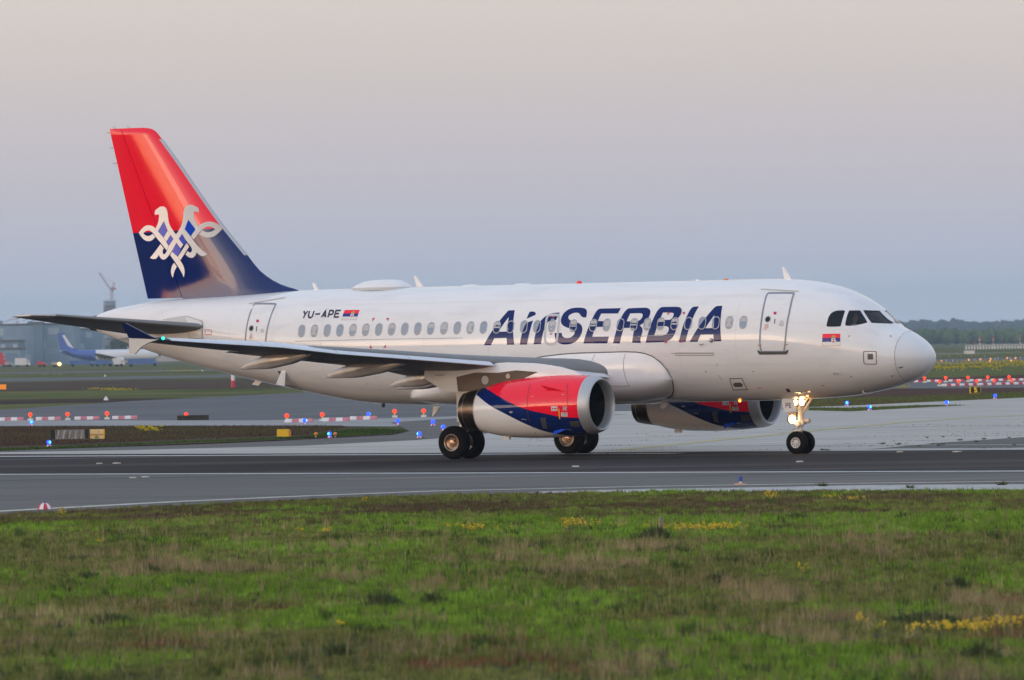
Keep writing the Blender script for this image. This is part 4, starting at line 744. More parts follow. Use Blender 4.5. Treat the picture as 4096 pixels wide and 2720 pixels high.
# ---- lifting surfaces
def foil(u, tc):                                   # half-thickness over chord
    return tc/.2*(.2969*math.sqrt(max(u, 0))-.1260*u-.3516*u*u+.2843*u**3-.1036*u**4)
def lift_piece(name, secs, u0, u1, parent, m, sgn, n=14, shift=(0, 0), grow=1.0, cap=True, label=None, droop=0.0, ul=None):
    """secs: list of (y, le, te, zle, zte, t/c); piece between chord fractions u0..u1 (ul: where the lower skin starts)"""
    mb = MB(); rings = []
    for (y, le_, te_, zl, zt, tc) in secs:
        c = te_-le_; up = []; lo = []
        for k in range(n+1):
            f = k/n; u = u0+(u1-u0)*(f*f if u0 == 0 else f)
            h = foil(u, tc)*c*grow; zc_ = zl+(zt-zl)*u + .10*tc*c*math.sin(math.pi*min(u, 1)); s = le_+c*u
            dr = droop*((u-u0)/(u1-u0)) if droop else 0
            up.append(A(s+shift[0], sgn*-y, zc_+h*1.05+shift[1]-dr*c))
            u_ = u if ul is None else min(u, ul) if u1 < .5 else u
            h2 = foil(u_, tc)*c*grow; s2 = le_+c*u_; z2 = zl+(zt-zl)*u_+.10*tc*c*math.sin(math.pi*min(u_, 1))
            lo.append(A(s2+shift[0], sgn*-y, z2-h2*.95+shift[1]-dr*c))
        rings.append(up+list(reversed(lo)))
    mb.loft(rings); o = part(name, mb, m, parent, 40)
    if label: o['label'] = label
    return o
def wsec(y):
    le_ = 11.33+.582*(y-2.3)+.06; te_ = 17.6 if y < 6.4 else 17.6+.335*(y-6.4)
    zl = np.interp(y, [0, 2.3, 6, 10, 17], [2.62, 2.84, 3.27, 3.66, 4.25]); zt = np.interp(y, [0, 2.3, 5.1, 8, 10, 17], [2.55, 2.68, 2.98, 3.32, 3.52, 4.24])
    tc = np.interp(y, [0, 2.3, 6.4, 17], [.15, .145, .12, .105]); return (y, le_, te_, float(zl), float(zt), float(tc))
def mid(y0, y1, n): return [wsec(y0+(y1-y0)*k/n) for k in range(n+1)]
def flap_fairing(y, sgn, tip_s, tip_z, L):
    mb = MB(); rings = []
    w0 = .24
    for k in range(17):
        u = k/16; s = tip_s-L+L*u; e = math.sin(math.pi*min(max(u, .02), .985))**.7 if u < .5 else (1-((u-.5)/.5)**2.2)**.75 if u < 1 else .03
        e = max(e, .06); zt_ = np.interp(s, [tip_s-L, tip_s-1.3, tip_s-.5, tip_s], [tip_z+.60, tip_z+.52, tip_z+.33, tip_z+.09]); hgt = .46*e
        bz = np.interp(u, [0, .35, .65, 1], [tip_z+.54, tip_z+.16, tip_z+.0, tip_z])
        zt_ = max(zt_, bz+.05); P = []
        for j in range(16):
            a = 2*math.pi*(j+.5)/16; ca, sa = math.cos(a), math.sin(a); n = 6.0
            P.append(A(s, sgn*-y+w0*(1-.035*sa)*e*math.copysign(abs(ca)**(2/n), ca), (zt_+bz)/2+(zt_-bz)/2*math.copysign(abs(sa)**(2/n), sa)))
        rings.append(P)
    mb.loft(rings); return part('flap_track_fairing', mb, M['fairing'], PLANE, 50)
for sgn in (1, -1):
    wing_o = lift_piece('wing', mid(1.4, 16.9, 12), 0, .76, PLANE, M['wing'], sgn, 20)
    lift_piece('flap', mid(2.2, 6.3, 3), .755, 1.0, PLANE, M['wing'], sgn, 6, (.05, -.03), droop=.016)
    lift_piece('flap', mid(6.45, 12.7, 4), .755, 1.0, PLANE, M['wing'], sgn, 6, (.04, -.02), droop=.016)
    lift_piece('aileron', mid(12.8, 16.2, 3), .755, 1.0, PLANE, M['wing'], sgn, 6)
    for y0, y1 in ((2.25, 5.35), (6.05, 8.76), (8.79, 11.08), (11.11, 13.48), (13.51, 16.35)):
        sm = MB(); rg = []
        for yy in [y0+(y1-y0)*k/4 for k in range(5)]:
            w = wsec(yy); hgt = float(np.interp(yy, [2.2, 6, 8.5, 13, 15, 16.5], [.30, .31, .26, .20, .145, .105])); zb = float(np.interp(yy, [2.3, 6, 8.5, 11, 13, 15, 16.5], [2.64, 3.11, 3.36, 3.60, 3.87, 4.03, 4.16])); k_ = hgt/.31
            rg.append([A(w[1]-.20+dx*k_, sgn*-yy, zb+dz*k_) for dx, dz in ((.10, -.004), (.03, .004), (.0, .022), (.02, .05), (.07, .088), (.15, .138), (.25, .19), (.36, .237), (.48, .277), (.60, .31), (.58, .285), (.42, .22), (.28, .13), (.18, .05))])
        sm.loft(rg); part('slat', sm, M['slat'], PLANE, 50)
    for y, ts, tz, L in ((11.2, 20.1, 3.16, 3.1), (7.9, 18.85, 2.81, 3.5), (4.7, 18.35, 2.46, 3.4), (3.3, 18.95, 2.36, 3.2)): flap_fairing(y, sgn, ts, tz, L)
    # wing fence
    yf = 17.02; g = MB(); up = [(19.45, 4.22), (19.72, 4.30), (20.70, 4.76), (20.86, 4.74), (20.62, 4.28)]; dn = [(19.45, 4.2), (20.62, 4.26), (20.57, 3.76), (20.36, 3.74), (20.1, 3.98), (19.8, 4.12)]
    def plate(P, th, y0, lean):
        mb = MB(); n = len(P); P0 = [A(s, sgn*-(y0+lean*(z-4.2)), z) for s, z in P]; P1 = [A(s, sgn*-(y0+th+lean*(z-4.2)), z) for s, z in P]
        mb.add(P0+P1, [tuple(range(n)), tuple(range(2*n-1, n-1, -1))]+[(i, i+n, (i+1) % n+n, (i+1) % n) for i in range(n)]); return mb
    part('wing_fence', plate(up, .07, 16.95, .12), M['fence'], PLANE); part('wing_fence', plate(dn, .07, 16.955, -.12), M['fairing'], PLANE)
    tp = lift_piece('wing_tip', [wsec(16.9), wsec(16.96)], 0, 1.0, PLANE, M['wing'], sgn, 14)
    lb = MB(); y = 16.62; w = wsec(y); lb.box(NOSE-w[1]-.05, NOSE-w[1]+.06, sgn*-y-.25, sgn*-y+.25, w[3]-.06, w[3]+.05); hb = part('navigation_light_housing', lb, M['dark'], PLANE)
    lp = MB(); lp.sphere(A(w[1]-.10, sgn*-(y-.12), w[3]+.02), .055, 10, 8); part('navigation_light', lp, M['green_lamp'] if sgn == 1 else M['red_lamp'], hb, 60)
# tailplane
def hsec(y): return (y, 28.05+.675*(y-1.0), 31.72+.24*(y-1.0), 4.66+.105*(y-1.3), 4.50+.125*(y-1.3), .095)
for sgn in (1, -1):
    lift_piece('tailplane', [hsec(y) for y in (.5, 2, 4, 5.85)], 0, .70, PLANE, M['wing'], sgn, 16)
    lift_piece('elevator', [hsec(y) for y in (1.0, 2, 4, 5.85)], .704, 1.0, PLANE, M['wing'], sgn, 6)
    y = 5.85; h = hsec(y); h2 = (6.22, h[1]+.75, h[2]+.12, h[3]+.02, h[4]+.06, .06); lift_piece('tailplane_tip', [h, h2], 0, 1, PLANE, M['lip'], sgn, 14)
    fx = MB(); fx.loft([[A(s, sgn*-(ys(s, 4.6)-.05+d*math.cos(a)*.0+ (.16 if 0 else 0)), 4.62+hh*math.sin(a)) for a in [2*math.pi*k/12 for k in range(12)]] for s, d, hh in ((28, .1, .2),)], True)
    if sgn == 1:
        apr = decal_part('tailplane_apron', [([tuple(p) for p in DEC['APRON']], [])], M['fairing_w'], off=.03, step=.15)
        quads_part('apron_seam', strokes([[tuple(p) for p in DEC['APRON']]], .022, .2, True), M['softline'], apr, .034)
        decal_part('apron_plate', [([tuple(p) for p in DEC['APRON2']], [])], M['frame_l'], apr, .036, .2)
        quads_part('tail_placard', strokes([[tuple(p) for p in DEC['TAILTAG']]], .02, .1, True), M['redtag']); quads_part('skin_seam', strokes([[tuple(p) for p in l] for l in DEC['TAILSEAM']], .02), M['softline'], off=.003)
    for k in range(3):
        yy = 5.9-.35*k; h = hsec(yy); mb = MB(); mb.tube(A(h[2]-.02, sgn*-yy, h[4]), A(h[2]+.16, sgn*-yy, h[4]-.05), .010, .006, 6); part('static_wick', mb, M['line'], PLANE)

# ---- engines
def nac_c(st): return 1.79-.02*(st-9.4) if st < 11 else 1.758-.033*(st-11)
NR = _tab('9.40:.80 9.42:.865 9.47:.90 9.55:.93 9.8:.975 10.3:1.01 10.7:1.03 11.3:1.04 12:1.02 12.6:.985 13.1:.93 13.6:.83 13.95:.745 14.65:.62')
def livery():
    m = mat('engine_cowl_paint', RED, .06); nt = m.node_tree; b = nt.nodes['Principled BSDF']
    tc = nt.nodes.new('ShaderNodeTexCoord'); sep = nt.nodes.new('ShaderNodeSeparateXYZ'); nt.links.new(tc.outputs['Object'], sep.inputs[0])
    u = node_math(nt, 'DIVIDE', node_math(nt, 'SUBTRACT', NOSE-9.4, sep.outputs['X']), 4.9)
    def curve(pts):
        fc = nt.nodes.new('ShaderNodeFloatCurve'); cv = fc.mapping.curves[0]; P = sorted([((s-9.4)/4.9, z/3.0) for s, z in pts])
        while len(cv.points) < len(P): cv.points.new(.5, .5)
        for p, (a, b_) in zip(cv.points, P): p.location = (a, b_); p.handle_type = 'AUTO_CLAMPED'
        fc.mapping.update(); nt.links.new(u, fc.inputs['Value']); return node_math(nt, 'MULTIPLY', fc.outputs[0], 3.0)
    rb = curve([(14.3, 2.56)] + [tuple(p) for p in DEC['RB']] + [(9.4, 1.35)]); bw = curve([(14.3, 2.33)] + [tuple(p) for p in DEC['BW']] + [(10.3, .74), (9.4, .70)])
    f1 = node_math(nt, 'GREATER_THAN', sep.outputs['Z'], rb); f2 = node_math(nt, 'GREATER_THAN', sep.outputs['Z'], bw)
    a = nt.nodes.new('ShaderNodeMix'); a.data_type = 'RGBA'; a.inputs[6].default_value = (*WHITE, 1); a.inputs[7].default_value = (*NAVY, 1); nt.links.new(f2, a.inputs['Factor'])
    c = nt.nodes.new('ShaderNodeMix'); c.data_type = 'RGBA'; nt.links.new(a.outputs[2], c.inputs[6]); c.inputs[7].default_value = (*RED, 1); nt.links.new(f1, c.inputs['Factor'])
    nt.links.new(c.outputs[2], b.inputs['Base Color']); return m
M['cowl'] = livery()
def circle(st, r, y=0, n=64, zoff=0): c = nac_c(st)+zoff; return [A(st, y+r*math.cos(-2*math.pi*k/n), c+r*math.sin(-2*math.pi*k/n)) for k in range(n)]
def nac_pt(st, z, off=.004):
    r = NR(st)+off; d = max(-.999, min(.999, (z-nac_c(st))/r)); return A(st, -r*math.sqrt(1-d*d), z)
def nac_decal(name, P, m, parent, off=.004, step=.1):
    vs, fs = fill2d([tuple(p) for p in P], (), step); mb = MB(); mb.add([nac_pt(s, z, off) for s, z in vs], fs); me = mb.mesh(name, None)
    for p in me.polygons:
        if p.normal.y > 0: p.flip()
    me.polygons.foreach_set('use_smooth', [True]*len(me.polygons)); return link(name, me, m, parent)
def build_engine():
    e = bpy.data.objects.new('engine', None); C.objects.link(e); e.parent = PLANE; e.location = (0, -5.75, 0)
    cs = [9.78, 9.9, 10.1, 10.3, 10.5, 10.7, 11, 11.3, 11.6, 12, 12.3, 12.6, 12.85, 13.1, 13.35, 13.6, 13.8, 13.97]
    mb = MB(); mb.loft([circle(s, NR(s)) for s in cs], True, False, False); part('cowl', mb, M['cowl'], e, 60)
    mb = MB(); mb.loft([circle(9.785, NR(9.785)+.002)] + [circle(s, NR(s)) for s in (9.7, 9.62, 9.55, 9.5, 9.46, 9.43, 9.41)] + [circle(9.40, .845), circle(9.41, .82), circle(9.45, .80), circle(9.55, .785), circle(9.75, .78)], True, False, False); part('inlet_lip', mb, M['lip'], e, 60)
    mb = MB(); mb.loft([circle(9.75, .779), circle(10.0, .79), circle(10.5, .80), circle(10.9, .80)], True, False, True); part('inlet_duct', mb, mat('inlet_liner', (.014, .014, .015), .6, spec=.1), e, 40)
    fb = MB()
    for k in range(22):
        a0 = 2*math.pi*k/22
        q = []
        for r, tw in ((.20, .02), (.50, .10), (.79, .16)):
            for dd in (-.5, .5): a = a0+dd*.22; q.append(A(10.62+tw*dd*1.4+.04, r*math.cos(a), nac_c(10.6)+r*math.sin(a)))
        fb.add(q, [(0, 1, 3, 2), (2, 3, 5, 4)])
    part('fan', fb, M['fan'], e, None, False)
    mb = MB(); mb.loft([circle(s, r) for s, r in ((10.15, .01), (10.2, .06), (10.35, .14), (10.6, .21), (10.8, .22))], True, True, True); part('spinner', mb, M['fan'], e, 60)
    mb = MB(); mb.loft([circle(13.972, .738), circle(14.2, .705), circle(14.45, .662), circle(14.66, .622), circle(14.66, .60), circle(14.3, .62)], True, False, True); part('exhaust_nozzle', mb, M['nozzle'], e, 40)
    mb = MB(); mb.loft([circle(14.45, .672), circle(14.475, .664)], True, False, False); part('nozzle_seam', mb, M['steel'], e, 60)
    mb = MB(); mb.loft([circle(13.955, .752), circle(13.985, .745)], True, False, False); part('cowl_trailing_ring', mb, M['lip'], e, 60)
    DC = DEC['NACDEC']
    for k, m in (('sticker1', 'ltr_white'), ('sticker2', 'ltr_white'), ('sticker3', 'ltr_white'), ('bar', 'yellow'), ('vent1', 'greybox'), ('vent2', 'greybox')): nac_decal({'bar': 'warning_bar', 'vent1': 'vent_panel', 'vent2': 'vent_panel'}.get(k, 'warning_placard'), DC[k], M[m], e)
    for k in ('g1', 'g3'): nac_decal('placard_symbol', DC[k], M['magenta'], e, .007)
    nac_decal('placard_symbol', DC['g2'], M['ink'], e, .007)
    s2 = DC['sticker2']; cx = sum(p[0] for p in s2)/4; cz = sum(p[1] for p in s2)/4
    ring = [(cx+.068*math.cos(2*math.pi*k/14), cz+.068*math.sin(2*math.pi*k/14)) for k in range(14)]
    def nstroke(name, lines, w, m, closed=False, off=.007):
        mb = MB()
        for q, _ in strokes(lines, w, .12, closed): mb.add([nac_pt(s, z, off) for s, z in q], [(0, 1, 2, 3)])
        me = mb.mesh(name)
        for p in me.polygons:
            if p.normal.y > 0: p.flip()
        return link(name, me, m, e)
    nstroke('placard_symbol', [ring], .018, M['magenta'], True); nstroke('placard_symbol', [[(cx-.04, cz+.05), (cx+.04, cz-.05)], [(cx+.012, cz+.055), (cx-.012, cz-.06)]], .018, M['magenta'])
    s3 = DC['sticker3']; x0 = max(p[0] for p in s3)-.03; x1 = min(p[0] for p in s3)+.03; z0 = max(p[1] for p in s3)-.03
    nstroke('placard_text', [[(x0, z0-.032*k), (x1, z0-.032*k)] for k in range(4)], .013, mat('print_grey', (.35, .35, .36), .5))
    for k in ('tagA', 'tagB', 'tagC', 'tagD', 'tagE'): nac_decal('stencil', DC[k], M['frame'], e, .004)
    for l in DEC['NACSEAM']: nstroke('cowl_seam', [[tuple(p) for p in l]], .018, mat('cowl_seam_dark', (.10, .02, .03), .5), False, .004)
    S = DEC['STRAKE']; p = [Vector(nac_pt(s, z, -.01)) for s, z in S]; out = Vector((0, -.34, .16))
    st_ = MB(); P = [p[1], p[2], p[1]+out*.75+Vector((-.18, 0, .05)), p[1]*.5+p[2]*.5]; tip = Vector(nac_pt(S[0][0], S[0][1], .02))+Vector((0, -.20, .04))
    st_.add([p[1]+Vector((0, 0, .012)), p[2]+Vector((0, 0, .012)), tip+Vector((0, 0, .008)), p[1]-Vector((0, 0, .012)), p[2]-Vector((0, 0, .012)), tip-Vector((0, 0, .008))], [(0, 1, 2), (5, 4, 3), (0, 3, 4, 1), (1, 4, 5, 2), (2, 5, 3, 0)]); part('strake', st_, M['red'], e)
    mb = MB(); z = nac_c(12.4)-1.0; mb.box(NOSE-13.25, NOSE-13.0, -.05, .05, .66, .80); part('drain_mast', mb, M['white_part'], e)
    mb = MB(); mb.add([A(10.9, -.62, 1.0), A(10.35, -.72, 1.0), A(10.9, -.70, .80), A(10.9, -.60, 1.0), A(10.35, -.70, 1.0), A(10.9, -.66, .80)], [(0, 1, 2), (5, 4, 3), (0, 3, 4, 1), (1, 4, 5, 2), (2, 5, 3, 0)]); part('strake', mb, M['blue'], e)
    # pylon
    prof = [(10.15, 2.80, 2.72), (10.45, 2.93, 2.6), (11.0, 3.07, 2.5), (12.0, 3.20, 2.4), (13.0, 3.24, 2.3), (13.8, 3.2, 2.28), (14.6, 3.15, 2.26), (15.55, 3.1, 2.28), (15.85, 3.05, 2.50), (16.3, 3.0, 2.74)]
    rings = []
    for s, zt_, zb_ in prof:
        w = np.interp(s, [10.15, 10.6, 11.5, 15, 16.3], [.03, .12, .19, .18, .05]); rings.append([A(s, w*c_, zb_+(zt_-zb_)*f) for c_, f in ((.75, 0), (1, .15), (1, .75), (.55, 1), (-.55, 1), (-1, .75), (-1, .15), (-.75, 0))])
    mb = MB(); mb.loft(rings); py = part('pylon', mb, M['white_part'], e, 35)
    def side(name, P, m, off): 
        mb = MB()
        def w(s): return float(np.interp(s, [10.15, 10.6, 11.5, 15, 16.3], [.03, .12, .19, .18, .05]))+off
        vs, fs = fill2d(P, (), .3); mb.add([A(s, -w(s), z) for s, z in vs], fs); me = mb.mesh(name)
        for p_ in me.polygons:
            if p_.normal.y > 0: p_.flip()
        return link(name, me, m, py)
    side('heat_shield', [(14.95, 2.78), (14.2, 2.92), (13.3, 2.90), (12.6, 2.97), (11.75, 2.90), (12.3, 2.70), (13.0, 2.52), (13.8, 2.32), (14.6, 2.29), (14.9, 2.29)], M['pylon'], .006)
    side('access_disc', [(13.82+.14*math.cos(2*math.pi*k/18), 2.66+.15*math.sin(2*math.pi*k/18)) for k in range(18)], mat('disc_grey', (.42, .41, .39), .5), .012)
    side('access_disc', [(12.92+.085*math.cos(2*math.pi*k/14), 2.78+.085*math.sin(2*math.pi*k/14)) for k in range(14)], mat('disc_tan', (.5, .4, .3), .5), .012)
    side('pylon_slot', [(15.83, 2.86), (15.45, 2.86), (15.45, 2.84), (15.83, 2.84)], M['line'], .012)
    return e
ENG = build_engine()
for o in [copy_tree(ENG, PLANE)]: o.location = (0, 5.75, 0)

# ---- landing gear
def wheel(parent, c, r, w, rimr, rim_m, kind):
    y0 = c[1]; tb = MB(); pr = []
    for u, k in ((-.5, rimr/r), (-.5, .80), (-.46, .90), (-.36, .97), (-.2, .995), (0, 1), (.2, .995), (.36, .97), (.46, .90), (.5, .80), (.5, rimr/r)): pr.append((u*w, k*r))
    tb.lathe(c, (0, 1, 0), pr, 40); t = part('tyre', tb, M['tyre'], parent, 40)
    for g_ in (-.12, .12):
        pass
    rb = MB(); s = -1
    rb.lathe(c, (0, 1, 0), [(-.47*w, rimr), (-.50*w, rimr*.97), (-.46*w, rimr*.86), (-.30*w, rimr*.80), (-.24*w, rimr*.5), (-.34*w, rimr*.36), (-.44*w, rimr*.30), (-.46*w, .0)], 28)
    rb.lathe(c, (0, 1, 0), [(.47*w, rimr), (.46*w, rimr*.86), (.30*w, rimr*.80), (.26*w, 0)], 28)
    ri = part('rim', rb, rim_m, parent, 35)
    if kind == 'main':
        h = MB(); h.lathe((c[0], c[1]-.46*w, c[2]), (0, 1, 0), [(0, rimr*.98), (-.012, rimr*.95), (-.012, rimr*.90), (0, rimr*.86)], 28); part('rim_ring', h, M['rim_ring'], parent, 60)
        for k in range(7):
            a = 2*math.pi*k/7; hb_ = MB(); hb_.tube((c[0]+rimr*.42*math.cos(a), c[1]-.24*w, c[2]+rimr*.42*math.sin(a)), (c[0]+rimr*.42*math.cos(a), c[1]-.40*w, c[2]+rimr*.42*math.sin(a)), .028, .022, 8); part('brake_bolt', hb_, M['rim_metal'], parent, 40)
    else:
        for k in range(9):
            a = 2*math.pi*k/9; hb_ = MB(); p = (c[0]+rimr*.68*math.cos(a), c[1]-.305*w, c[2]+rimr*.68*math.sin(a)); hb_.tube(p, (p[0], p[1]-.012, p[2]), .02, .02, 8); part('rim_hole', hb_, M['ink'], parent)
    return t
def main_gear(sgn):
    g = bpy.data.objects.new('main_gear', None); C.objects.link(g); g.parent = PLANE
    y = sgn*3.795
    for dy in (-.4635, .4635): wheel(g, (0, y+dy, .555), .565, .42, .30, M['rim_metal'], 'main')
    s = MB(); s.tube((0, y-.46, .555), (0, y+.46, .555), .09, n=14); s.tube((0, y, .5), (.02, y, 1.35), .085, n=14); s.tube((.02, y, 1.3), (.05, y, 2.9), .14, n=16); s.tube((.05, y, 1.7), (.1, y-sgn*1.3, 2.7), .06, n=10); part('oleo_strut', s, M['steel'], g, 40)
    l = MB(); l.tube((.03, y, 1.3), (.32, y, 1.05), .035); l.tube((.32, y, 1.05), (.05, y, .66), .035); part('torque_link', l, M['steel'], g, 40)
    d = MB(); d.box(-.05, .75, y+sgn*.18-.02, y+sgn*.18+.02, 1.25, 2.5); part('gear_door', d, M['white_part'], g)
    h = MB(); h.tube((.1, y-.1, .7), (.12, y-.1, 1.9), .02, n=6); h.tube((-.1, y+.1, .7), (-.12, y+.1, 1.9), .02, n=6); part('brake_hose', h, M['ink'], g)
main_gear(-1); main_gear(1)
def nose_gear():
    g = bpy.data.objects.new('nose_gear', None); C.objects.link(g); g.parent = PLANE
    X = NOSE-5.09
    for y in (-.25, .25): wheel(g, (X, y, .375), .385, .22, .185, M['rim_white'], 'nose')
    s = MB(); s.tube((X, -.2, .375), (X, .2, .375), .05, n=10); s.tube((X, 0, .36), (X+.02, 0, .95), .06, n=14); s.tube((X+.02, 0, .92), (X+.06, 0, 2.0), .105, n=16)
    s.tube((X+.03, 0, 1.25), (X+.52, 0, 1.95), .045, n=8); s.tube((X+.05, -.1, 1.55), (X+.42, -.1, 1.9), .03, n=8); s.tube((X-.02, 0, 1.4), (X-.35, 0, 1.9), .04, n=8); part('oleo_strut', s, M['gearpaint'], g, 40)
    st_ = MB(); st_.tube((X+.05, 0, 1.08), (X+.34, 0, 1.1), .06, n=10); st_.tube((X+.30, 0, 1.1), (X+.36, 0, 1.1), .085, n=10); st_.box(X-.16, X+.18, -.13, .13, .98, 1.12); st_.tube((X-.02, -.16, 1.0), (X-.02, .16, 1.0), .09, n=12); part('steering_unit', st_, M['gearpaint'], g, 40)
    l = MB(); l.tube((X, 0, .95), (X-.30, 0, .78), .03); l.tube((X-.30, 0, .78), (X-.02, 0, .45), .03); l.box(X-.22, X+.12, -.12, .12, .76, .80); part('torque_link', l, M['gearpaint'], g, 40)
    d = MB(); P = [(5.52, 1.80), (5.50, 1.86), (5.12, 1.86), (5.06, 1.70), (5.0, 1.48), (5.04, 1.43), (5.42, 1.42), (5.47, 1.46)]
    n = len(P); d.add([A(s_, -.47, z) for s_, z in P]+[A(s_, -.43, z) for s_, z in P], [tuple(range(n)), tuple(range(2*n-1, n-1, -1))]+[(i, i+n, (i+1) % n+n, (i+1) % n) for i in range(n)]); part('gear_door', d, M['white_part'], g)
    d2 = MB(); d2.add([A(s_, .43, z) for s_, z in P]+[A(s_, .47, z) for s_, z in P], [tuple(range(n)), tuple(range(2*n-1, n-1, -1))]+[(i, i+n, (i+1) % n+n, (i+1) % n) for i in range(n)]); part('gear_door', d2, M['white_part'], g)
    t = MB()
    for ln in ([(5.37, 1.56), (5.365, 1.70), (5.30, 1.70), (5.285, 1.66), (5.30, 1.625), (5.365, 1.625)], [(5.175, 1.70), (5.245, 1.70), (5.24, 1.56), (5.165, 1.56)], [(5.24, 1.632), (5.18, 1.632)]):
        for q, _ in strokes([ln], .026, .1): t.add([A(s_, -.474, z) for s_, z in q], [(0, 1, 2, 3)])
    me = t.mesh('door_lettering')
    for p in me.polygons:
        if p.normal.y > 0: p.flip()
    link('door_lettering', me, M['ink'], g)
    b = MB(); b.box(NOSE-5.5, NOSE-5.2, -.1, .1, 1.24, 1.40); part('gear_actuator', b, M['rim_metal'], g)
    for (s_, y, z, r, m) in ((5.29, -.22, 1.16, .15, 'lamp'), (5.17, -.19, 1.72, .10, 'lamp_small'), (4.93, -.19, 1.73, .13, 'lamp_small')):
        h = MB(); h.lathe(A(s_, y, z), (.85, -.45, 0), [(-.14, .02), (-.10, r*.9), (0, r*1.08), (.012, r)], 16); part('lamp_housing', h, M['steel'], g, 40)
        k = MB(); k.sphere(A(s_-.03, y-.02, z), r*.95, 20, 14, sc=(.7, .7, 1)); part('landing_light', k, M[m], g, 60)
    for (x_, y_, z_, e_) in ((.35, -.40, 1.2, 9.0), (.45, -.35, 1.72, 8.0)):
        ld = bpy.data.lights.new('gear_lamp_light', 'POINT'); ld.energy = e_*.20; ld.color = (1, .38, .08); ld.shadow_soft_size = .05; lo = bpy.data.objects.new('gear_lamp_light', ld); C.objects.link(lo); lo.parent = g; lo.location = (X+x_, y_, z_)
    lk = MB(); lk.sphere(A(7.15, -.45, 1.80), .05, 10, 8); part('belly_lamp', lk, mat('amber_lamp', (1, .4, .1), .4, emit=(1, .35, .05), estr=2.5), PLANE, 60)
nose_gear()

# ---- the two pilots (seen through the windscreen)
def pilot(y, label, lean):
    b = MB(); X0 = NOSE-2.70
    def ell(x, z, rx, ry, n=16): return [(X0+x+rx*math.cos(2*math.pi*k/n), y+ry*math.sin(2*math.pi*k/n), z) for k in range(n)]
    b.loft([ell(.0, 3.70, .15, .20), ell(.0, 3.85, .14, .18), ell(0, 4.05, .13, .19), ell(.0, 4.20, .12, .23), ell(.01, 4.27, .10, .21), ell(.02, 4.31, .06, .10), ell(.03, 4.36, .055, .06), ell(.05, 4.42, .075, .065), ell(.055, 4.50, .10, .078), ell(.05, 4.58, .10, .08), ell(.04, 4.64, .085, .07), ell(.03, 4.675, .04, .04)])
    b.loft([[(X0+x+.05*math.cos(a), y+sy*.24+.05*math.sin(a), z) for a in [2*math.pi*k/8 for k in range(8)]] for sy in (1,) for x, z in ((.0, 4.2), (.12, 4.0), (.36, 3.95))])
    b.loft([[(X0+x+.05*math.cos(a), y-.24+.05*math.sin(a), z) for a in [2*math.pi*k/8 for k in range(8)]] for x, z in ((.0, 4.2), (.12, 4.0), (.36, 3.95))])
    b.sphere((X0+.155, y, 4.49), .02, 8, 6)
    me = b.mesh('person'); fixn(me); me.polygons.foreach_set('use_smooth', [True]*len(me.polygons))
    mi = [1 if p.center.z > 4.33 else 0 for p in me.polygons]
    o = link('person', me, [M['shirt'], M['skin']], None); me.polygons.foreach_set('material_index', mi)
    h = MB(); h.sphere((X0+.02, y, 4.58), .105, 14, 8, sc=(.98, .84, 1.0)); ho = part('hair', h, M['hair'], o, 60)
    o.matrix_world = PLANE_M; return tag(o, label, 'person', 'pilots in the cockpit')
PLANE_M = Matrix.Translation((.206, 237.492, .008)) @ Matrix.Rotation(-0.54666, 4, 'Z')
pilot(-.52, 'pilot in white shirt in the near cockpit seat of the big jet', 0)
pilot(.52, 'pilot in white shirt in the far cockpit seat of the big jet', 0)

# ------------------------------------------------------------------ things on the airfield
def lamp_mat(name, col, s): return mat(name, tuple(.02+.3*c for c in col), .4, emit=col, estr=s, spec=.1)
ML = {'blue': lamp_mat('blue_lamp', (.02, .06, 1.0), 2.6), 'core': lamp_mat('blue_lamp_core', (.06, .45, 1.0), 3.2), 'red': lamp_mat('red_lamp_lit', (1.0, .05, .02), 1.6), 'orange': lamp_mat('orange_lamp_lit', (1.0, .32, .05), 1.5)}
MB_RED = mat('barrier_red', (.55, .04, .07), .5, noise=.1, nscale=3); MB_WHITE = mat('barrier_white', (.74, .73, .72), .5, noise=.06, nscale=3)
M_BLUELENS = mat('unlit_blue_lens', (.02, .06, .32), .2)
def edge_light():
    o = bpy.data.objects.new('taxiway_light', None); C.objects.link(o)
    for k in range(8):
        a0, a1 = 2*math.pi*k/8, 2*math.pi*(k+1)/8; mb = MB(); v = []
        for r, z in ((.13, 0), (.115, .03), (.085, .065), (.05, .085)): v += [(r*math.cos(a), r*math.sin(a), z) for a in (a0, (a0+a1)/2, a1)]
        mb.add(v, [(r*3+i, r*3+i+1, r*3+i+4, r*3+i+3) for r in range(3) for i in range(2)]); part('dome_segment', mb, MB_RED if k % 2 else MB_WHITE, o, None, False)
    s = MB(); s.tube((0, 0, .08), (0, 0, .12), .03, n=8); part('stem', s, M['steel'], o)
    l = MB(); l.sphere((0, 0, .185), .105, 12, 8, sc=(1, 1, 1.0)); part('lamp', l, ML['blue'], o, 60); c = MB(); c.sphere((0, -.052, .19), .072, 10, 8); part('lamp_core', c, ML['core'], o, 60)
    return o
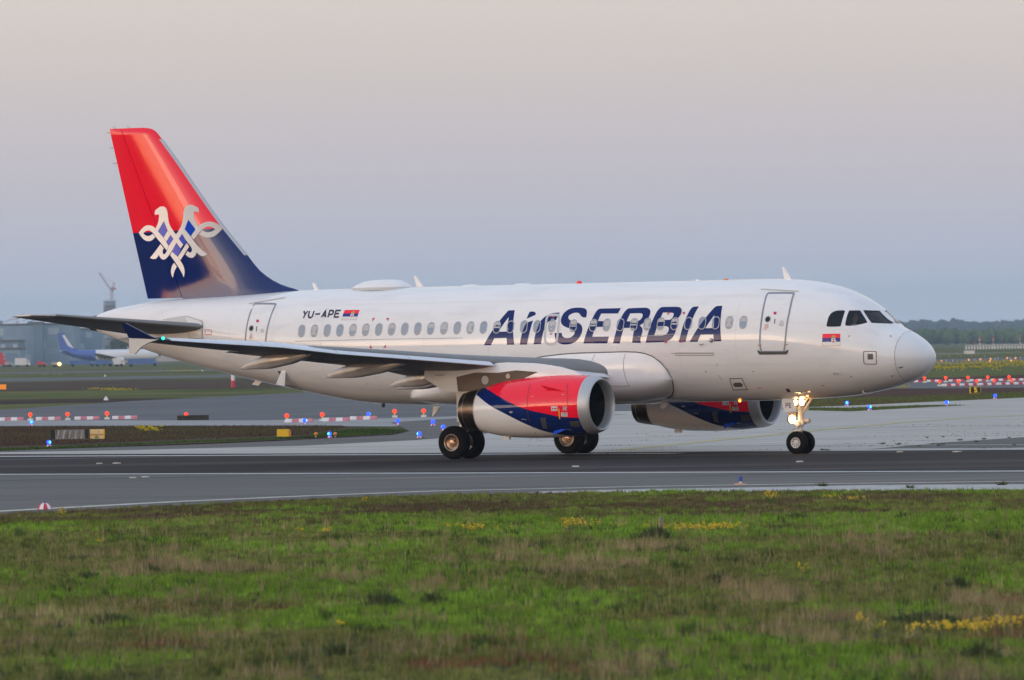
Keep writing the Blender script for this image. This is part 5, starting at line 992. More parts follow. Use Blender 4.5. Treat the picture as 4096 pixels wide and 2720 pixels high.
lights = [((-25.83, 370.26), 'blue taxiway light standing on the pale pavement behind the far left red lamp'), ((-19.13, 284.31), 'blue lit taxiway light on a striped dome in front of the black sign board'),
          ((-10.64, 352.18), 'blue taxiway light between the two red lamps under the jet tail'), ((-8.02, 382.36), 'blurred blue taxiway light under the rear belly of the jet'), ((-5.73, 342.41), 'bright blue taxiway light just beyond the tip of the grass island'),
          ((-3.91, 335.74), 'bright blue taxiway light beside the belly aerial of the jet'), ((-3.21, 315.48), 'blue taxiway light with striped dome touching the near main wheel in view'), ((-3.97, 290.85), 'blue taxiway light nearest the left of the main wheels, on grey asphalt'),
          ((-7.89, 296.2), 'blue taxiway light with white base between two orange posts'), ((19.24, 398.32), 'blue taxiway light on concrete right behind the nose wheel'), ((19.14, 371.24), 'blue taxiway light on the small grass island right of the nose gear'),
          ((24.48, 390.22), 'blue taxiway light below the nose tip at the point of the small grass island'), ((29.96, 429.56), 'blue taxiway light at the right on the concrete edge below the letter sign')]
EL = edge_light()
for i, (p, lab) in enumerate(lights):
    o = EL if i == 0 else copy_tree(EL); o.location = (p[0], p[1], .012); o.rotation_euler.z = i*.7; k = 1.05 if p[1] > 330 else .9; o.scale = (k, k, k); tag(o, lab, 'taxiway light', 'blue taxiway edge lights')
# unlit striped dome and the stemmed light by the near verge
d = empty('dome_marker', (*(-11.42, 167.76), .02), .2, 'red and white striped dome marker at the near left verge', 'marker')
for k in range(10):
    a0, a1 = 2*math.pi*k/10, 2*math.pi*(k+1)/10; mb = MB(); v = []
    for r, z in ((.30, 0), (.25, .09), (.17, .17), (.07, .21)): v += [(r*math.cos(a), r*math.sin(a), z) for a in (a0, (a0+a1)/2, a1)]
    mb.add(v, [(r*3+i, r*3+i+1, r*3+i+4, r*3+i+3) for r in range(3) for i in range(2)]); part('dome_segment', mb, MB_RED if k % 2 else MB_WHITE, d, None, False)
mb = MB(); mb.tube((0, 0, .19), (0, 0, .27), .055, .045, 12); part('lens', mb, M_BLUELENS, d, 40); d.scale = (.62, .62, .75)
s = empty('stem_light', (*(5.98, 182.81), .012), 0, 'unlit blue light on white stem and flat orange base by near pavement edge', 'taxiway light')
mb = MB(); mb.lathe((0, 0, 0), (0, 0, 1), [(0, .25), (.025, .25), (.035, .16), (.05, .05)], 24, cap0=True, cap1=True); part('base', mb, mat('base_orange', (.62, .28, .12), .6), s, 40)
mb = MB(); mb.tube((0, 0, .04), (0, 0, .12), .045, n=12); part('stem', mb, MB_WHITE, s, 40)
mb = MB(); mb.tube((0, 0, .12), (0, 0, .30), .075, n=16); mb.tube((0, 0, .30), (0, 0, .325), .078, .06, 16); part('lens', mb, M_BLUELENS, s, 40); s.scale = (.68, .68, .68)

# low red and white barriers with red lamps between them
MB_PALE = mat('barrier_hazed_red', (.56, .20, .25), .6, noise=.15, nscale=3)  # haze washing out the red is mixed into this colour
def barrier(L=1.45, H=.19, red=None):
    o = bpy.data.objects.new('barrier', None); C.objects.link(o)
    for k in range(4):
        x0 = -L/2+L*k/4; mb = MB(); rings = []
        for x in (x0+.004, x0+L/4-.004): rings.append([(x, y, z) for y, z in ((-.17, 0), (-.15, H*.5), (-.09, H*.9), (-.05, H), (.05, H), (.09, H*.9), (.15, H*.5), (.17, 0))])
        mb.loft(rings); part('barrier_segment', mb, MB_WHITE if k % 2 == 0 else (red or MB_RED), o, 30)
    return o
def red_light():
    o = bpy.data.objects.new('red_light', None); C.objects.link(o)
    mb = MB(); mb.box(-.13, .13, -.10, .10, 0, .10); part('base', mb, MB_WHITE, o); mb = MB(); mb.tube((0, 0, .10), (0, 0, .22), .03, n=8); part('stem', mb, M['yellow'], o)
    mb = MB(); mb.sphere((0, 0, .30), .105, 12, 8); part('lamp', mb, ML['red'], o, 60); return o
BAR = barrier(); RL = red_light(); BARP = barrier(red=MB_PALE); first = [True, True, True]
def put(kind, p, rz, lab, cat, group, sc_=1.0):
    src = (BAR, RL, BARP)[kind]
    o = src if first[kind] else copy_tree(src); first[kind] = False
    o.location = (p[0], p[1], .01); o.rotation_euler = (0, 0, rz); o.scale = (sc_,)*3; return tag(o, lab, cat, group)
for p, lab in (((-29.24, 402.31), 'red and white barrier cut by the left edge of the photo'), ((-26.97, 400.85), 'red and white barrier between the two leftmost red lamps'), ((-24.63, 399.26), 'red and white barrier left of the third red lamp from the left'), ((-22.44, 399.11), 'red and white barrier just left of the long black slab')):
    put(2, p, -.05, lab, 'barrier', 'low barriers across the left taxiway')
for p, lab in (((-27.98, 400.19), 'red lamp on stand between the first two barriers at left'), ((-25.72, 398.73), 'red lamp on stand second from the left edge'), ((-23.43, 398.41), 'red lamp on stand third from the left edge'),
               ((-11.95, 364.52), 'blurred red lamp beneath the drain mast of the jet tail'), ((-10.18, 367.98), 'blurred red lamp right of the blue light under the tail'), ((-6.52, 379.73), 'blurred red lamp above the bright blue light at the island tip'), ((-4.92, 379.25), 'blurred red lamp left of the belly aerial')):
    put(1, p, 0, lab, 'warning lamp', 'red lamps along the closed taxiway', 1.15)
for p, lab in (((-11.27, 363.39), 'pale barrier under the jet tail beside a blue light'), ((-9.38, 365.57), 'pale barrier right of two blurred red lamps under the tail'), ((-8.05, 370.96), 'pale barrier left of a blurred blue light under the rear belly')): put(2, p, -.1, lab, 'barrier', 'low barriers across the left taxiway')
ord_ = ['first', 'second', 'third', 'fourth', 'fifth']
for i, x in enumerate((2131.8, 2180.4, 2231, 2277.3, 2326.5)):
    put(1, [(36.1, 605.7), (38.0, 606.5), (40.0, 607.1), (41.6, 605.1), (43.3, 602.8)][i], 0, 'red lamp in the rear row right of the nose, %s from the nose' % ord_[i], 'warning lamp', 'red lamps between the rear barriers', 1.3)
for i, p in enumerate(((35.7, 614.7), (37.6, 615.6), (39.5, 614.8), (41.3, 613.8), (43.1, 612.9), (44.9, 612.4))):
    put(0, p, -.03, 'red and white barrier in the rear row, %s from the jet nose' % ('first second third fourth fifth sixth'.split()[i]), 'barrier', 'rear row of barriers at right', 1.0)
for i, p in enumerate(((34.4, 557.1), (36.0, 558.0), (37.5, 558.4), (39.0, 559.8), (40.5, 560.7))):
    put(1, p, 0, 'red lamp in the front row right of the nose, %s from the nose' % ord_[i], 'warning lamp', 'red lamps between the front barriers', 1.2)
for i, p in enumerate(((35.2, 555.7), (36.7, 557.0), (38.3, 558.4), (39.9, 560.2), (41.4, 561.6))):
    put(0, p, .35, 'red and white barrier in the front row above the letter sign, %s from the nose' % ord_[i], 'barrier', 'front row of barriers at right', 1.0)

# signs
sg = empty('letter_sign', (*(31.44, 469.38), .01), -.12, 'black taxiway sign with yellow border and yellow letter S', 'sign')
mb = MB(); mb.box(-.35, .35, -.09, .09, .06, .50); part('panel', mb, M['dark'], sg)
mb = MB(); mb.box(-.42, -.352, -.10, .10, .05, .50); part('side', mb, M['yellow'], sg)
for b_ in ((-.35, .35, .475, .50), (-.35, .35, .06, .085), (-.35, -.325, .087, .473), (.325, .35, .087, .473)): mb = MB(); mb.box(b_[0], b_[1], -.097, -.0905, b_[2], b_[3]); part('border', mb, M['yellow'], sg)
mb = MB()
for q, _ in strokes([[(.08, .375), (.04, .41), (-.03, .415), (-.075, .39), (-.08, .345), (-.04, .305), (.04, .27), (.08, .23), (.075, .18), (.03, .15), (-.04, .155), (-.085, .19)]], .05, .1): mb.add([(x, -.096, z) for x, z in q], [(0, 1, 2, 3)])
link('letter', mb.mesh('letter'), mat('sign_letter_yellow', (.85, .58, .02), .5, emit=(.9, .6, .02), estr=.35), sg)
for x in (-.25, .25): mb = MB(); mb.tube((x, 0, 0), (x, 0, .07), .03, n=8); part('leg', mb, M['steel'], sg)
sb = empty('direction_sign', (*(-19.41, 303.2), .014), .10, 'long black and grey airfield sign board seen at a slant at left', 'sign')
def framebox(x0, x1, m, name): mb = MB(); mb.box(x0, x1, -.08, .08, .05, .47); return part(name, mb, m, sb)
framebox(-.90, -.715, M['dark'], 'end_panel'); framebox(.60, .715, M['dark'], 'end_panel')
for k in range(5):
    x0 = -.713+.262*k; framebox(x0, x0+.26, mat('sign_face_grey', (.20, .19, .185), .22, noise=.45, nscale=3.2, stretch=(2.2, 1, .6)), 'face_panel')
    mb = MB(); mb.add([(x0+.05, -.083, .08), (x0+.11, -.083, .08), (x0+.20, -.083, .44), (x0+.13, -.083, .44)], [(0, 1, 2, 3)]); part('slanted_reflection', mb, mat('reflection_pale', (.34, .33, .32), .4, noise=.3, nscale=6), sb)  # pale slanting reflection on the board, painted as stripes
for x in (-.8, 0, .66): mb = MB(); mb.tube((x, 0, 0), (x, 0, .06), .03, n=8); part('leg', mb, M['steel'], sb)
yb = empty('yellow_sign', (*(-18.32, 303.88), .014), .10, 'small cream and orange sign box beside the long black sign board', 'sign')
mb = MB(); mb.box(-.31, .27, -.10, .10, .04, .46); part('panel', mb, mat('sign_cream', (.75, .52, .24), .5, emit=(.8, .5, .2), estr=.12), yb)
mb = MB(); mb.box(.272, .33, -.11, .11, .03, .46); part('side', mb, M['yellow'], yb)
mb = MB(); mb.box(-.31, .27, -.106, -.101, .20, .25); part('stripe', mb, M['orange'], yb); mb = MB(); mb.box(.06, .10, -.112, -.107, .05, .42); part('bar', mb, M['frame'], yb); mb = MB(); mb.box(-.10, .04, -.106, -.101, .06, .18); part('mark', mb, mat('mark_olive', (.35, .28, .03), .6), yb)
yl = empty('yellow_box', (*(-9.99, 300.49), .014), -.1, 'plain yellow box on the grass island beneath the rear fuselage', 'box')
mb = MB(); mb.box(-.29, .22, -.15, .15, .03, .35); part('body', mb, M['yellow'], yl); mb = MB(); mb.box(.222, .30, -.13, .13, .03, .31); part('side', mb, M['orange'], yl)
def orange_post(p, lab):
    o = empty('orange_post', (*p, .014), 0, lab, 'marker', 'orange posts on the grass island')
    mb = MB(); mb.tube((0, 0, 0), (0, 0, .09), .03, n=8); part('stem', mb, M['steel'], o); mb = MB(); mb.sphere((0, 0, .15), .085, 10, 8); part('head', mb, mat('post_orange', (.72, .26, .02), .5), o, 60)
orange_post((-8.52, 297.77), 'small orange post left of the white based blue light'); orange_post((-7.66, 296.59), 'small orange post right of the white based blue light')
sl_ = empty('black_slab', (*(-17.87, 385.42), .012), -.05, 'long low black slab with red lamp lying on pale pavement', 'marker board')
mb = MB(); mb.box(-.88, .88, -.12, .12, 0, .27); part('body', mb, mat('slab_black', (.03, .028, .025), .8, noise=.3, nscale=4), sl_); mb = MB(); mb.sphere((-.38, 0, .33), .11, 10, 8); part('lamp', mb, ML['red'], sl_, 60)
og = empty('orange_sign', (*(-57.3, 775.3), 0), 0, 'orange sign board at the left edge beyond the brown heath', 'sign')
mb = MB(); mb.box(-.9, .45, -.1, .1, .06, .62); part('panel', mb, mat('sign_orange', (.80, .26, .02), .5, emit=(1, .3, .02), estr=.3), og)
for x in (-.7, .3): mb = MB(); mb.tube((x, 0, 0), (x, 0, .08), .04, n=8); part('leg', mb, M['steel'], og)
rp = empty('striped_post', (*(-30.0, 741.5), 0), 0, 'blurred red and cream post seen below the rear fuselage', 'post')
for k, m in enumerate((MB_RED, MB_WHITE)): mb = MB(); mb.tube((0, 0, .72*k+.002*k), (0, 0, .72*(k+1)), .24-.03*k, n=14); part('section', mb, m, rp, 40)
for p, lab in (((-33.4, 567.0), 'small white cone far left beyond the curving taxiway'), ((-63.5, 1413.9), 'tiny pale cone far off beneath the tail'), ((-70.1, 1188.8), 'tiny pale marker on the far grey path'), ((31.2, 583.5), 'small white cone directly below the radome')):
    o = empty('marker_cone', (*p, .01), 0, lab, 'marker', 'pale markers on the far paving'); mb = MB(); mb.lathe((0, 0, 0), (0, 0, 1), [(0, .22), (.04, .2), (.30, .05), (.32, .0)], 12, cap0=True); part('body', mb, MB_WHITE, o, 40)
RWL = {0: 'unlit white light on the far runway below the middle mast', 1: 'orange runway light just right of the letter sign, left of a close pair', 2: 'orange runway light, right one of the close pair above the sign', 3: 'orange runway light between the middle and right masts', 4: 'orange runway light nearest the far right mast on the far runway', 5: 'orange runway light above the left barrier rows, alone', 6: 'orange runway light second from the jet nose', 7: 'orange runway light touching the jet nose in view', 8: 'orange light at the near edge of the far runway, left of two', 9: 'orange light at the near edge of the far runway, right of two', 10: 'unlit white runway light third from the jet nose', 11: 'unlit white runway light fourth from the jet nose', 12: 'unlit white runway light left of the close orange pair', 13: 'unlit white runway light within the close orange pair', 14: 'unlit white runway light right of the close orange pair', 15: 'unlit white runway light between two orange ones at right', 16: 'unlit white runway light farthest right under the right mast'}
for p, lit, i in (((86.4, 1229.5), 0, 0), ((79.4, 1171.7), 1, 1), ((82.7, 1194.9), 1, 2), ((87.2, 1217.3), 1, 3), ((88.4, 1213.8), 1, 4), ((76.6, 1159.9), 1, 5), ((69.8, 1123.6), 1, 6), ((68.3, 1116.4), 1, 7), ((72.7, 1052.3), 1, 8), ((77.5, 1073.3), 1, 9),
                  ((71.5, 1138.7), 0, 10), ((72.5, 1137.2), 0, 11), ((77.7, 1161.4), 0, 12), ((79.0, 1168.3), 0, 13), ((83.2, 1190.6), 0, 14), ((87.5, 1214.2), 0, 15), ((90.3, 1228.4), 0, 16)):
    o = bpy.data.objects.new('runway_light', None); C.objects.link(o); o.location = (p[0], p[1], 0)
    mb = MB(); mb.tube((0, 0, 0), (0, 0, .20), .05, n=6); part('stem', mb, M['steel'], o); mb = MB(); mb.sphere((0, 0, .30), .14 if lit else .09, 8, 6); part('lamp', mb, ML['orange'] if lit else MB_WHITE, o, 60)
    tag(o, RWL[i], 'runway light', 'lit runway lights' if lit else 'unlit runway lights')
for i, (p, w) in enumerate((((-14.19, 236.37), .9), ((-13.6, 236.36), 1.2), ((-11.49, 208.03), .8), ((-11.16, 208.9), 1.0), ((8.89, 215.15), .5), ((1.9, 213.8), .6), ((12.89, 230.76), .9), ((14.67, 228.95), 1.3))):
    mb = MB(); mb.lathe((0, 0, 0), (0, 0, 1), [(0, .12), (.03, .11), (.04, .06)], 14, cap1=True); mb.box(-w*.12, w*.12, -.05, .05, .001, .03)
    o = part('inset_light', mb, M_LINEP, None); o.location = (p[0], p[1], .0145); tag(o, ['flush pale light leftmost on the dark runway', 'flush pale light second from left on the dark runway', 'flush pale light leftmost on the grey taxiway', 'flush pale light second from left on the grey taxiway', 'flush pale light on the dark runway below the nose wheel', 'flush pale light on the dark runway below the far main wheels', 'flush pale light on runway edge right of the nose wheel', 'flush pale light on runway edge at far right'][i], 'runway light', 'flush lights in the pavement')
# short wooden post in the meadow
po = empty('wooden_post', (*(2.82, 133.75), 0), .3, 'short weathered wooden post standing in the near meadow', 'post')
mb = MB(); mb.box(-.035, .035, -.03, .03, 0, .40); mb.box(-.03, .03, -.026, .026, .40, .42); part('shaft', mb, mat('old_wood', (.30, .24, .18), .9, noise=.3, nscale=12, stretch=(1, 1, .2)), po)

# ------------------------------------------------------------------ far left: terminal, cranes, vehicles, a second jet
def bmat(name, c): return mat(name, c, .7, noise=.10, nscale=.08, coord='Object')
def building(name, x0, x1, y, depth, h, m, label, roof=True, bands=0, wm=None, wn=0):
    o = empty(name, ((x0+x1)/2, y, 0), 0, label, 'building'); w = (x1-x0)/2
    mb = MB(); mb.box(-w, w, 0, depth, -.3, h); part('wall', mb, m, o)
    if w > 15:
        for k in range(6): mb = MB(); mb.box(-w+2*w*(k+.3)/6, -w+2*w*(k+.3)/6+1.0+k % 3, 2, 5, h+.71, h+1.6+.5*(k % 2)); part('roof_plant', mb, BD, o)
    if roof: mb = MB(); mb.box(-w-.4, w+.4, -.4, depth+.4, h+.003, h+.7); part('roof', mb, M['greybox'], o)
    for b in range(bands):
        z0 = h*(b+.25)/bands; z1 = h*(b+.78)/bands; n = max(wn, 1)
        for k in range(n):
            a = -w+2*w*(k+.12)/n; c_ = -w+2*w*(k+.88)/n; mb = MB(); mb.box(a, c_, -.10, -.004, z0, z1); part('window', mb, wm if (k*7+b*5) % 4 else BW2, o)
    return o
BL = bmat('terminal_haze_blue', (.22, .33, .44)); BD = bmat('terminal_dark', (.14, .22, .31)); BW2 = mat('far_glass_light', (.34, .44, .52), .3); BP = bmat('hall_pale', (.44, .42, .42)); BW = mat('far_glass', (.19, .29, .40), .3); BLT = bmat('terminal_light', (.20, .30, .40))  # distance haze is put into the terminal wall colours as blue
building('terminal_building', -262, -190, 3000, 40, 17.2, BL, 'long blue grey terminal building filling the far left', True, 3, BW, 12)
building('terminal_building', -300, -208, 2920, 30, 10.0, BD, 'darker low terminal wing in front of the long blue grey terminal', True, 2, BW, 10)
building('stair_tower', -207, -203, 2990, 6, 17.8, BD, 'narrow dark tower on the front of the long terminal')
building('terminal_building', -196, -182, 3060, 30, 15.0, BLT, 'paler square block at the right end of the terminal', True, 3, BW, 4)
building('pale_hall', -186, -135, 3300, 40, 13.5, BP, 'pale pinkish hall seen below the jet tail')
building('cargo_shed', -250, -198, 2780, 30, 6.5, BLT, 'low light blue shed in front of the terminal', True, 1, BD, 8)
for i, x in enumerate((-171.5, -163.5, -155.5)):
    o = empty('round_tree', (x, 3000, 0), 0, 'dark rounded tree %s of three before the pale hall' % ('leftmost', 'middle', 'rightmost')[i], 'tree', 'three dark trees by the pale hall')
    mb = MB(); rr = random.Random(i)
    for k in range(9): mb.sphere((rr.uniform(-2.2, 2.2), rr.uniform(-2, 2), rr.uniform(4, 9)), rr.uniform(1.6, 2.6), 9, 6)
    part('crown', mb, mat('tree_dark', (.03, .05, .03), .9), o, None, False); mb = MB(); mb.tube((0, 0, -.2), (0, 0, 4.5), .4, .25, 8); part('trunk', mb, mat('bark', (.08, .06, .05), .9), o)
tw = empty('unfinished_tower', (-349, 6000, 0), .3, 'unfinished concrete tower block behind the jet tail', 'building')
MC_ = bmat('raw_concrete', (.33, .30, .31)); MCD = bmat('open_floor', (.10, .11, .14))
for k in range(16):
    mb = MB(); mb.box(-5.0, 5.0, -5, 5, 3.15*k+2.5, 3.15*k+3.1); part('floor_slab', mb, MC_, tw)
    mb = MB(); mb.box(-4.3, 4.3, -4.3, 4.3, 3.15*k, 3.15*k+2.49); part('storey', mb, MCD if k % 3 else BLT, tw)
for k in range(5): mb = MB(); mb.box(-4.8+2.3*k, -4.5+2.3*k, -4.9, -4.6, 50.4, 52.2); part('rebar_column', mb, MC_, tw)
MCR = mat('crane_red', (.42, .16, .14), .6)
def lattice(mb, p, q, w, n):
    p, q = Vector(p), Vector(q); d = (q-p).normalized(); u = d.orthogonal().normalized(); v = d.cross(u)
    cs = [(u*a+v*b)*w/2 for a, b in ((1, 1), (-1, 1), (-1, -1), (1, -1))]
    for c_ in cs: mb.tube(p+c_, q+c_, w*.09, n=4)
    for k in range(n):
        a, b = p+(q-p)*k/n, p+(q-p)*(k+1)/n
        for i in range(4): mb.tube(a+cs[i], b+cs[(i+1) % 4], w*.06, n=4)
cr = empty('tower_crane', (-347.5, 6012, 0), 0, 'reddish tower crane with raised jib above the unfinished tower', 'crane')
mb = MB(); lattice(mb, (0, 0, 0), (0, 0, 62), 1.8, 22); part('mast', mb, MCR, cr, None, False)
mb = MB(); lattice(mb, (-.5, 0, 60), (-10.8, 0, 75), 1.2, 14); mb.tube((1.8, 0, 66.5), (-10.6, 0, 75), .12, n=4); part('jib', mb, MCR, cr, None, False)
mb = MB(); lattice(mb, (0, 0, 60), (2.6, 0, 66.5), 1.1, 5); mb.box(.5, 3.6, -1, 1, 60, 62); part('counter_jib', mb, MCR, cr, None, False)
mb = MB(); mb.box(-.2, 1.6, -1.6, -.4, 57.8, 60); part('cab', mb, BLT, cr)
c2 = empty('tower_crane', (-322, 4500, 0), 0, 'faint thin crane jib above the terminal roof at far left', 'crane')
mb = MB(); lattice(mb, (0, 0, 0), (0, 0, 27), 1.2, 12); part('mast', mb, MCR, c2, None, False); mb = MB(); lattice(mb, (-9, 0, 26.2), (4.5, 0, 30.5), .8, 12); part('jib', mb, MCR, c2, None, False)
def truck(p, L, H, cm, lab, name='box_truck', cat='truck', cabm=None):
    o = empty(name, (*p, 0), 0, lab, cat); mb = MB(); mb.box(-L/2, L/2-1.3, -1.2, 1.2, .7, H); part('cargo_box', mb, cm, o)
    mb = MB(); mb.loft([[(L/2-1.28, y, z) for y, z in ((-1.1, .5), (1.1, .5), (1.1, H*.8), (-1.1, H*.8))], [(L/2-.3, y, z) for y, z in ((-1.1, .5), (1.1, .5), (1.05, H*.75), (-1.05, H*.75))], [(L/2, y, z) for y, z in ((-1.1, .5), (1.1, .5), (1.05, H*.42), (-1.05, H*.42))]]); part('cab', mb, cabm or cm, o, 30)
    mb = MB(); mb.box(L/2-1.0, L/2-.35, -1.13, -1.104, H*.48, H*.68); part('window', mb, BW, o)
    for x in (-L/2+.9, L/2-.9):
        for y in (-1.0, 1.0): mb = MB(); mb.tube((x, y-.14, .45), (x, y+.14, .45), .45, n=16); part('wheel', mb, M['tyre'], o, 40)
    return o
FB = mat('vehicle_blue', (.05, .13, .36), .4); FR = mat('vehicle_red', (.55, .03, .04), .4); FW = mat('vehicle_white', (.70, .70, .69), .4); FT = mat('vehicle_tan', (.42, .38, .36), .5)
truck((-170.6, 2406.6), 5.2, 3.1, FW, 'white box truck parked at the far left apron')
truck((-179.6, 2463.5), 2.9, 1.7, FT, 'small tan van left of the white box truck', 'van', 'van')
truck((-158.7, 2330.9), 3.2, 1.9, FR, 'red van on the far left apron right of the white box truck', 'van', 'van')
truck((-185.2, 2498.6), 4.6, 5.2, FR, 'stand-in truck for a tall red tail fin cut by the left edge of the photo')  # truck added in place of a red upright read as a tail fin
truck((-122.2, 2147.5), 3.4, 2.6, FW, 'white van before the second jet on the far apron', 'van', 'van')
truck((-141.4, 2271.9), 8.2, 2.0, FB, 'long blue service truck under the tail of the second jet')
truck((-129.9, 2197.1), 6.0, 2.2, FB, 'shorter blue service truck in front of the second jet')
truck((-110.9, 2074.1), 9.0, 2.4, FB, 'blue service truck mostly hidden by the big jet belly')
yc = truck((-150.1, 2276.8), 3.4, 1.5, FT, 'small car with glowing yellow headlight on the far left apron', 'car', 'car')
mb = MB(); mb.sphere((.9, -1.35, .95), .55, 10, 8); part('headlight', mb, lamp_mat('headlight_yellow', (1, .55, .15), 6), yc, 60)
# second jet on the far apron
J = empty('parked_jet', (-140, 2405, 0), .10, 'distant jet with blue tail and white nose parked behind the big jet', 'airplane')
def second_jet():
    MW = mat('jet_white', (.74, .76, .80), .3); MBL = mat('jet_blue', (.07, .14, .46), .3); MSK = mat('jet_grey', (.45, .46, .48), .4)
    pr = [(0, .02, 3.0), (.4, .7, 3.05), (1.2, 1.25, 3.2), (3, 1.75, 3.45), (5, 1.9, 3.5), (22, 1.9, 3.5), (27, 1.55, 3.9), (31, .9, 4.5), (34.2, .2, 4.9)]
    def rings(ps): return [[(17-s, r*math.cos(2*math.pi*k/28), z+r*1.05*math.sin(2*math.pi*k/28)) for k in range(28)] for s, r, z in ps]
    mb = MB(); mb.loft(rings(pr[:6])); part('fuselage', mb, MW, J, 50); mb = MB(); mb.loft(rings(pr[5:])); part('rear_fuselage', mb, MBL, J, 50)
    f = MB(); P = [(-10, 5.2), (-12.2, 6.2), (-15.8, 11.6), (-18.2, 11.6), (-17.0, 5.2)]; n = len(P); f.add([(x, -.18, z) for x, z in P]+[(x, .18, z) for x, z in P], [tuple(range(n)), tuple(range(2*n-1, n-1, -1))]+[(i, i+n, (i+1) % n+n, (i+1) % n) for i in range(n)]); fo = part('tail_fin', f, MBL, J)
    f = MB(); P = [(-12.0, 5.9), (-12.6, 6.2), (-15.7, 10.9), (-16.6, 10.8), (-14.6, 7.0)]; n = 5; f.add([(x, -.19, z) for x, z in P], [tuple(range(n))]); part('fin_wedge', f, MW, fo)
    for s in (-1, 1):
        w = MB(); w.loft([[(3, s*1.6, 2.6), (0, s*1.6, 2.95), (-4, s*1.6, 2.6), (0, s*1.6, 2.35)], [(-4.8, s*17, 4.2), (-5.4, s*17, 4.3), (-6.4, s*17, 4.2), (-5.4, s*17, 4.12)]]); part('wing', w, MSK, J)
        e = MB(); e.lathe((4.6, s*5.6, 1.75), (-1, 0, 0), [(0, .78), (.3, .95), (1.6, 1.0), (3.2, .75), (4.2, .5), (4.2, .1)], 20); part('engine', e, MW, J, 40)
        t = MB(); t.loft([[(-13.4, s*.6, 4.7), (-14.5, s*.6, 4.85), (-16.2, s*.6, 4.7), (-14.5, s*.6, 4.58)], [(-16.4, s*6.2, 5.4), (-16.8, s*6.2, 5.45), (-17.4, s*6.2, 5.4), (-16.8, s*6.2, 5.36)]]); part('tailplane', t, MW, J)
        g = MB(); g.tube((-2, s*3.5, .55), (-2, s*3.9, .55), .55, n=16); g.tube((-2, s*3.7, .5), (-2, s*3.5, 2.5), .12, n=8); part('main_gear', g, M['tyre'], J)
    g = MB(); g.tube((12, -.25, .4), (12, .25, .4), .4, n=14); g.tube((12, 0, .4), (12, 0, 2.2), .09, n=8); part('nose_gear', g, M['tyre'], J)
    cw = MB(); cw.box(13.6, 15.0, -1.36, 1.36, 3.75, 4.15); part('cockpit_glazing', cw, BW, J)
second_jet()

# ------------------------------------------------------------------ far right: forest, ridge, aerial array
def rnd_noise(seed):
    rr = np.random.RandomState(seed); T = rr.rand(256, 256)
    def vn(x, y):
        xi = np.floor(x).astype(int); yi = np.floor(y).astype(int); fx = x-xi; fy = y-yi; fx = fx*fx*(3-2*fx); fy = fy*fy*(3-2*fy)
        a = T[xi % 256, yi % 256]; b = T[(xi+1) % 256, yi % 256]; c = T[xi % 256, (yi+1) % 256]; d = T[(xi+1) % 256, (yi+1) % 256]
        return (a*(1-fx)+b*fx)*(1-fy)+(c*(1-fx)+d*fx)*fy
    def fbm(x, y, o=4):
        s = 0; a = .5; t = 0
        for k in range(o): s = s+a*vn(x*2**k+17*k, y*2**k+31*k); t += a; a *= .55
        return s/t
    return fbm
def attr_mat(name, transl=.0, rough=.85):
    m = bpy.data.materials.new(name); m.use_nodes = True; nt = m.node_tree; b = nt.nodes['Principled BSDF']; b.inputs['Roughness'].default_value = rough; b.inputs['Specular IOR Level'].default_value = .2
    a = nt.nodes.new('ShaderNodeAttribute'); a.attribute_name = 'Col'; nt.links.new(a.outputs['Color'], b.inputs['Base Color'])
    if transl:
        t = nt.nodes.new('ShaderNodeBsdfTranslucent'); nt.links.new(a.outputs['Color'], t.inputs[0]); mx = nt.nodes.new('ShaderNodeMixShader'); mx.inputs[0].default_value = transl
        nt.links.new(b.outputs[0], mx.inputs[1]); nt.links.new(t.outputs[0], mx.inputs[2]); nt.links.new(mx.outputs[0], nt.nodes['Material Output'].inputs[0])
    return m
def np_mesh(name, V, F, col, m, kind='stuff', **props):
    """V (n,3), F (f,3) triangles, col (n,3) per point"""
    me = bpy.data.meshes.new(name); me.vertices.add(len(V)); me.vertices.foreach_set('co', V.astype(np.float32).ravel())
    me.loops.add(F.size); me.loops.foreach_set('vertex_index', F.astype(np.int32).ravel()); me.polygons.add(len(F)); me.polygons.foreach_set('loop_start', np.arange(0, F.size, 3, dtype=np.int32))
    me.update(calc_edges=True)
    at = me.attributes.new('Col', 'FLOAT_COLOR', 'POINT'); at.data.foreach_set('color', np.concatenate([col, np.ones((len(col), 1))], 1).astype(np.float32).ravel())
    o = link(name, me, m, None, kind=kind, **props); return o
def crowns(name, n, xr, yr, hr, cols, seed, label, ground=0.0):
    rr = np.random.RandomState(seed); fb = rnd_noise(seed); base = bmesh.new(); bmesh.ops.create_icosphere(base, subdivisions=2, radius=1); bv = np.array([v.co[:] for v in base.verts]); bf = np.array([[v.index for v in f.verts] for f in base.faces]); base.free()
    V = []; F = []; Cc = []
    for i in range(n):
        x = rr.uniform(*xr); y = rr.uniform(*yr); h = rr.uniform(*hr)*(.75+.5*float(fb(np.array([x/55.]), np.array([y/55.]))[0])); w = h*rr.uniform(.26, .42)
        j = bv*(1+.28*rr.randn(len(bv), 1)*.6)
        P = np.stack([x+j[:, 0]*w, y+j[:, 1]*w, h*.58+j[:, 2]*h*.44], 1); V.append(P); F.append(bf+len(bv)*i)
        t = float(fb(np.array([x/30.+5]), np.array([y/200.]))[0]); c = np.array(cols[0])*(1-t)+np.array(cols[1])*t; Cc.append(np.clip(c*rr.uniform(.7, 1.35), 0, 1)[None]*(1+.15*rr.randn(len(bv), 1)))
    return np_mesh(name, np.concatenate(V), np.concatenate(F), np.clip(np.concatenate(Cc), .005, 1), attr_mat(name+'_leaves', .25), label=label, category='forest')
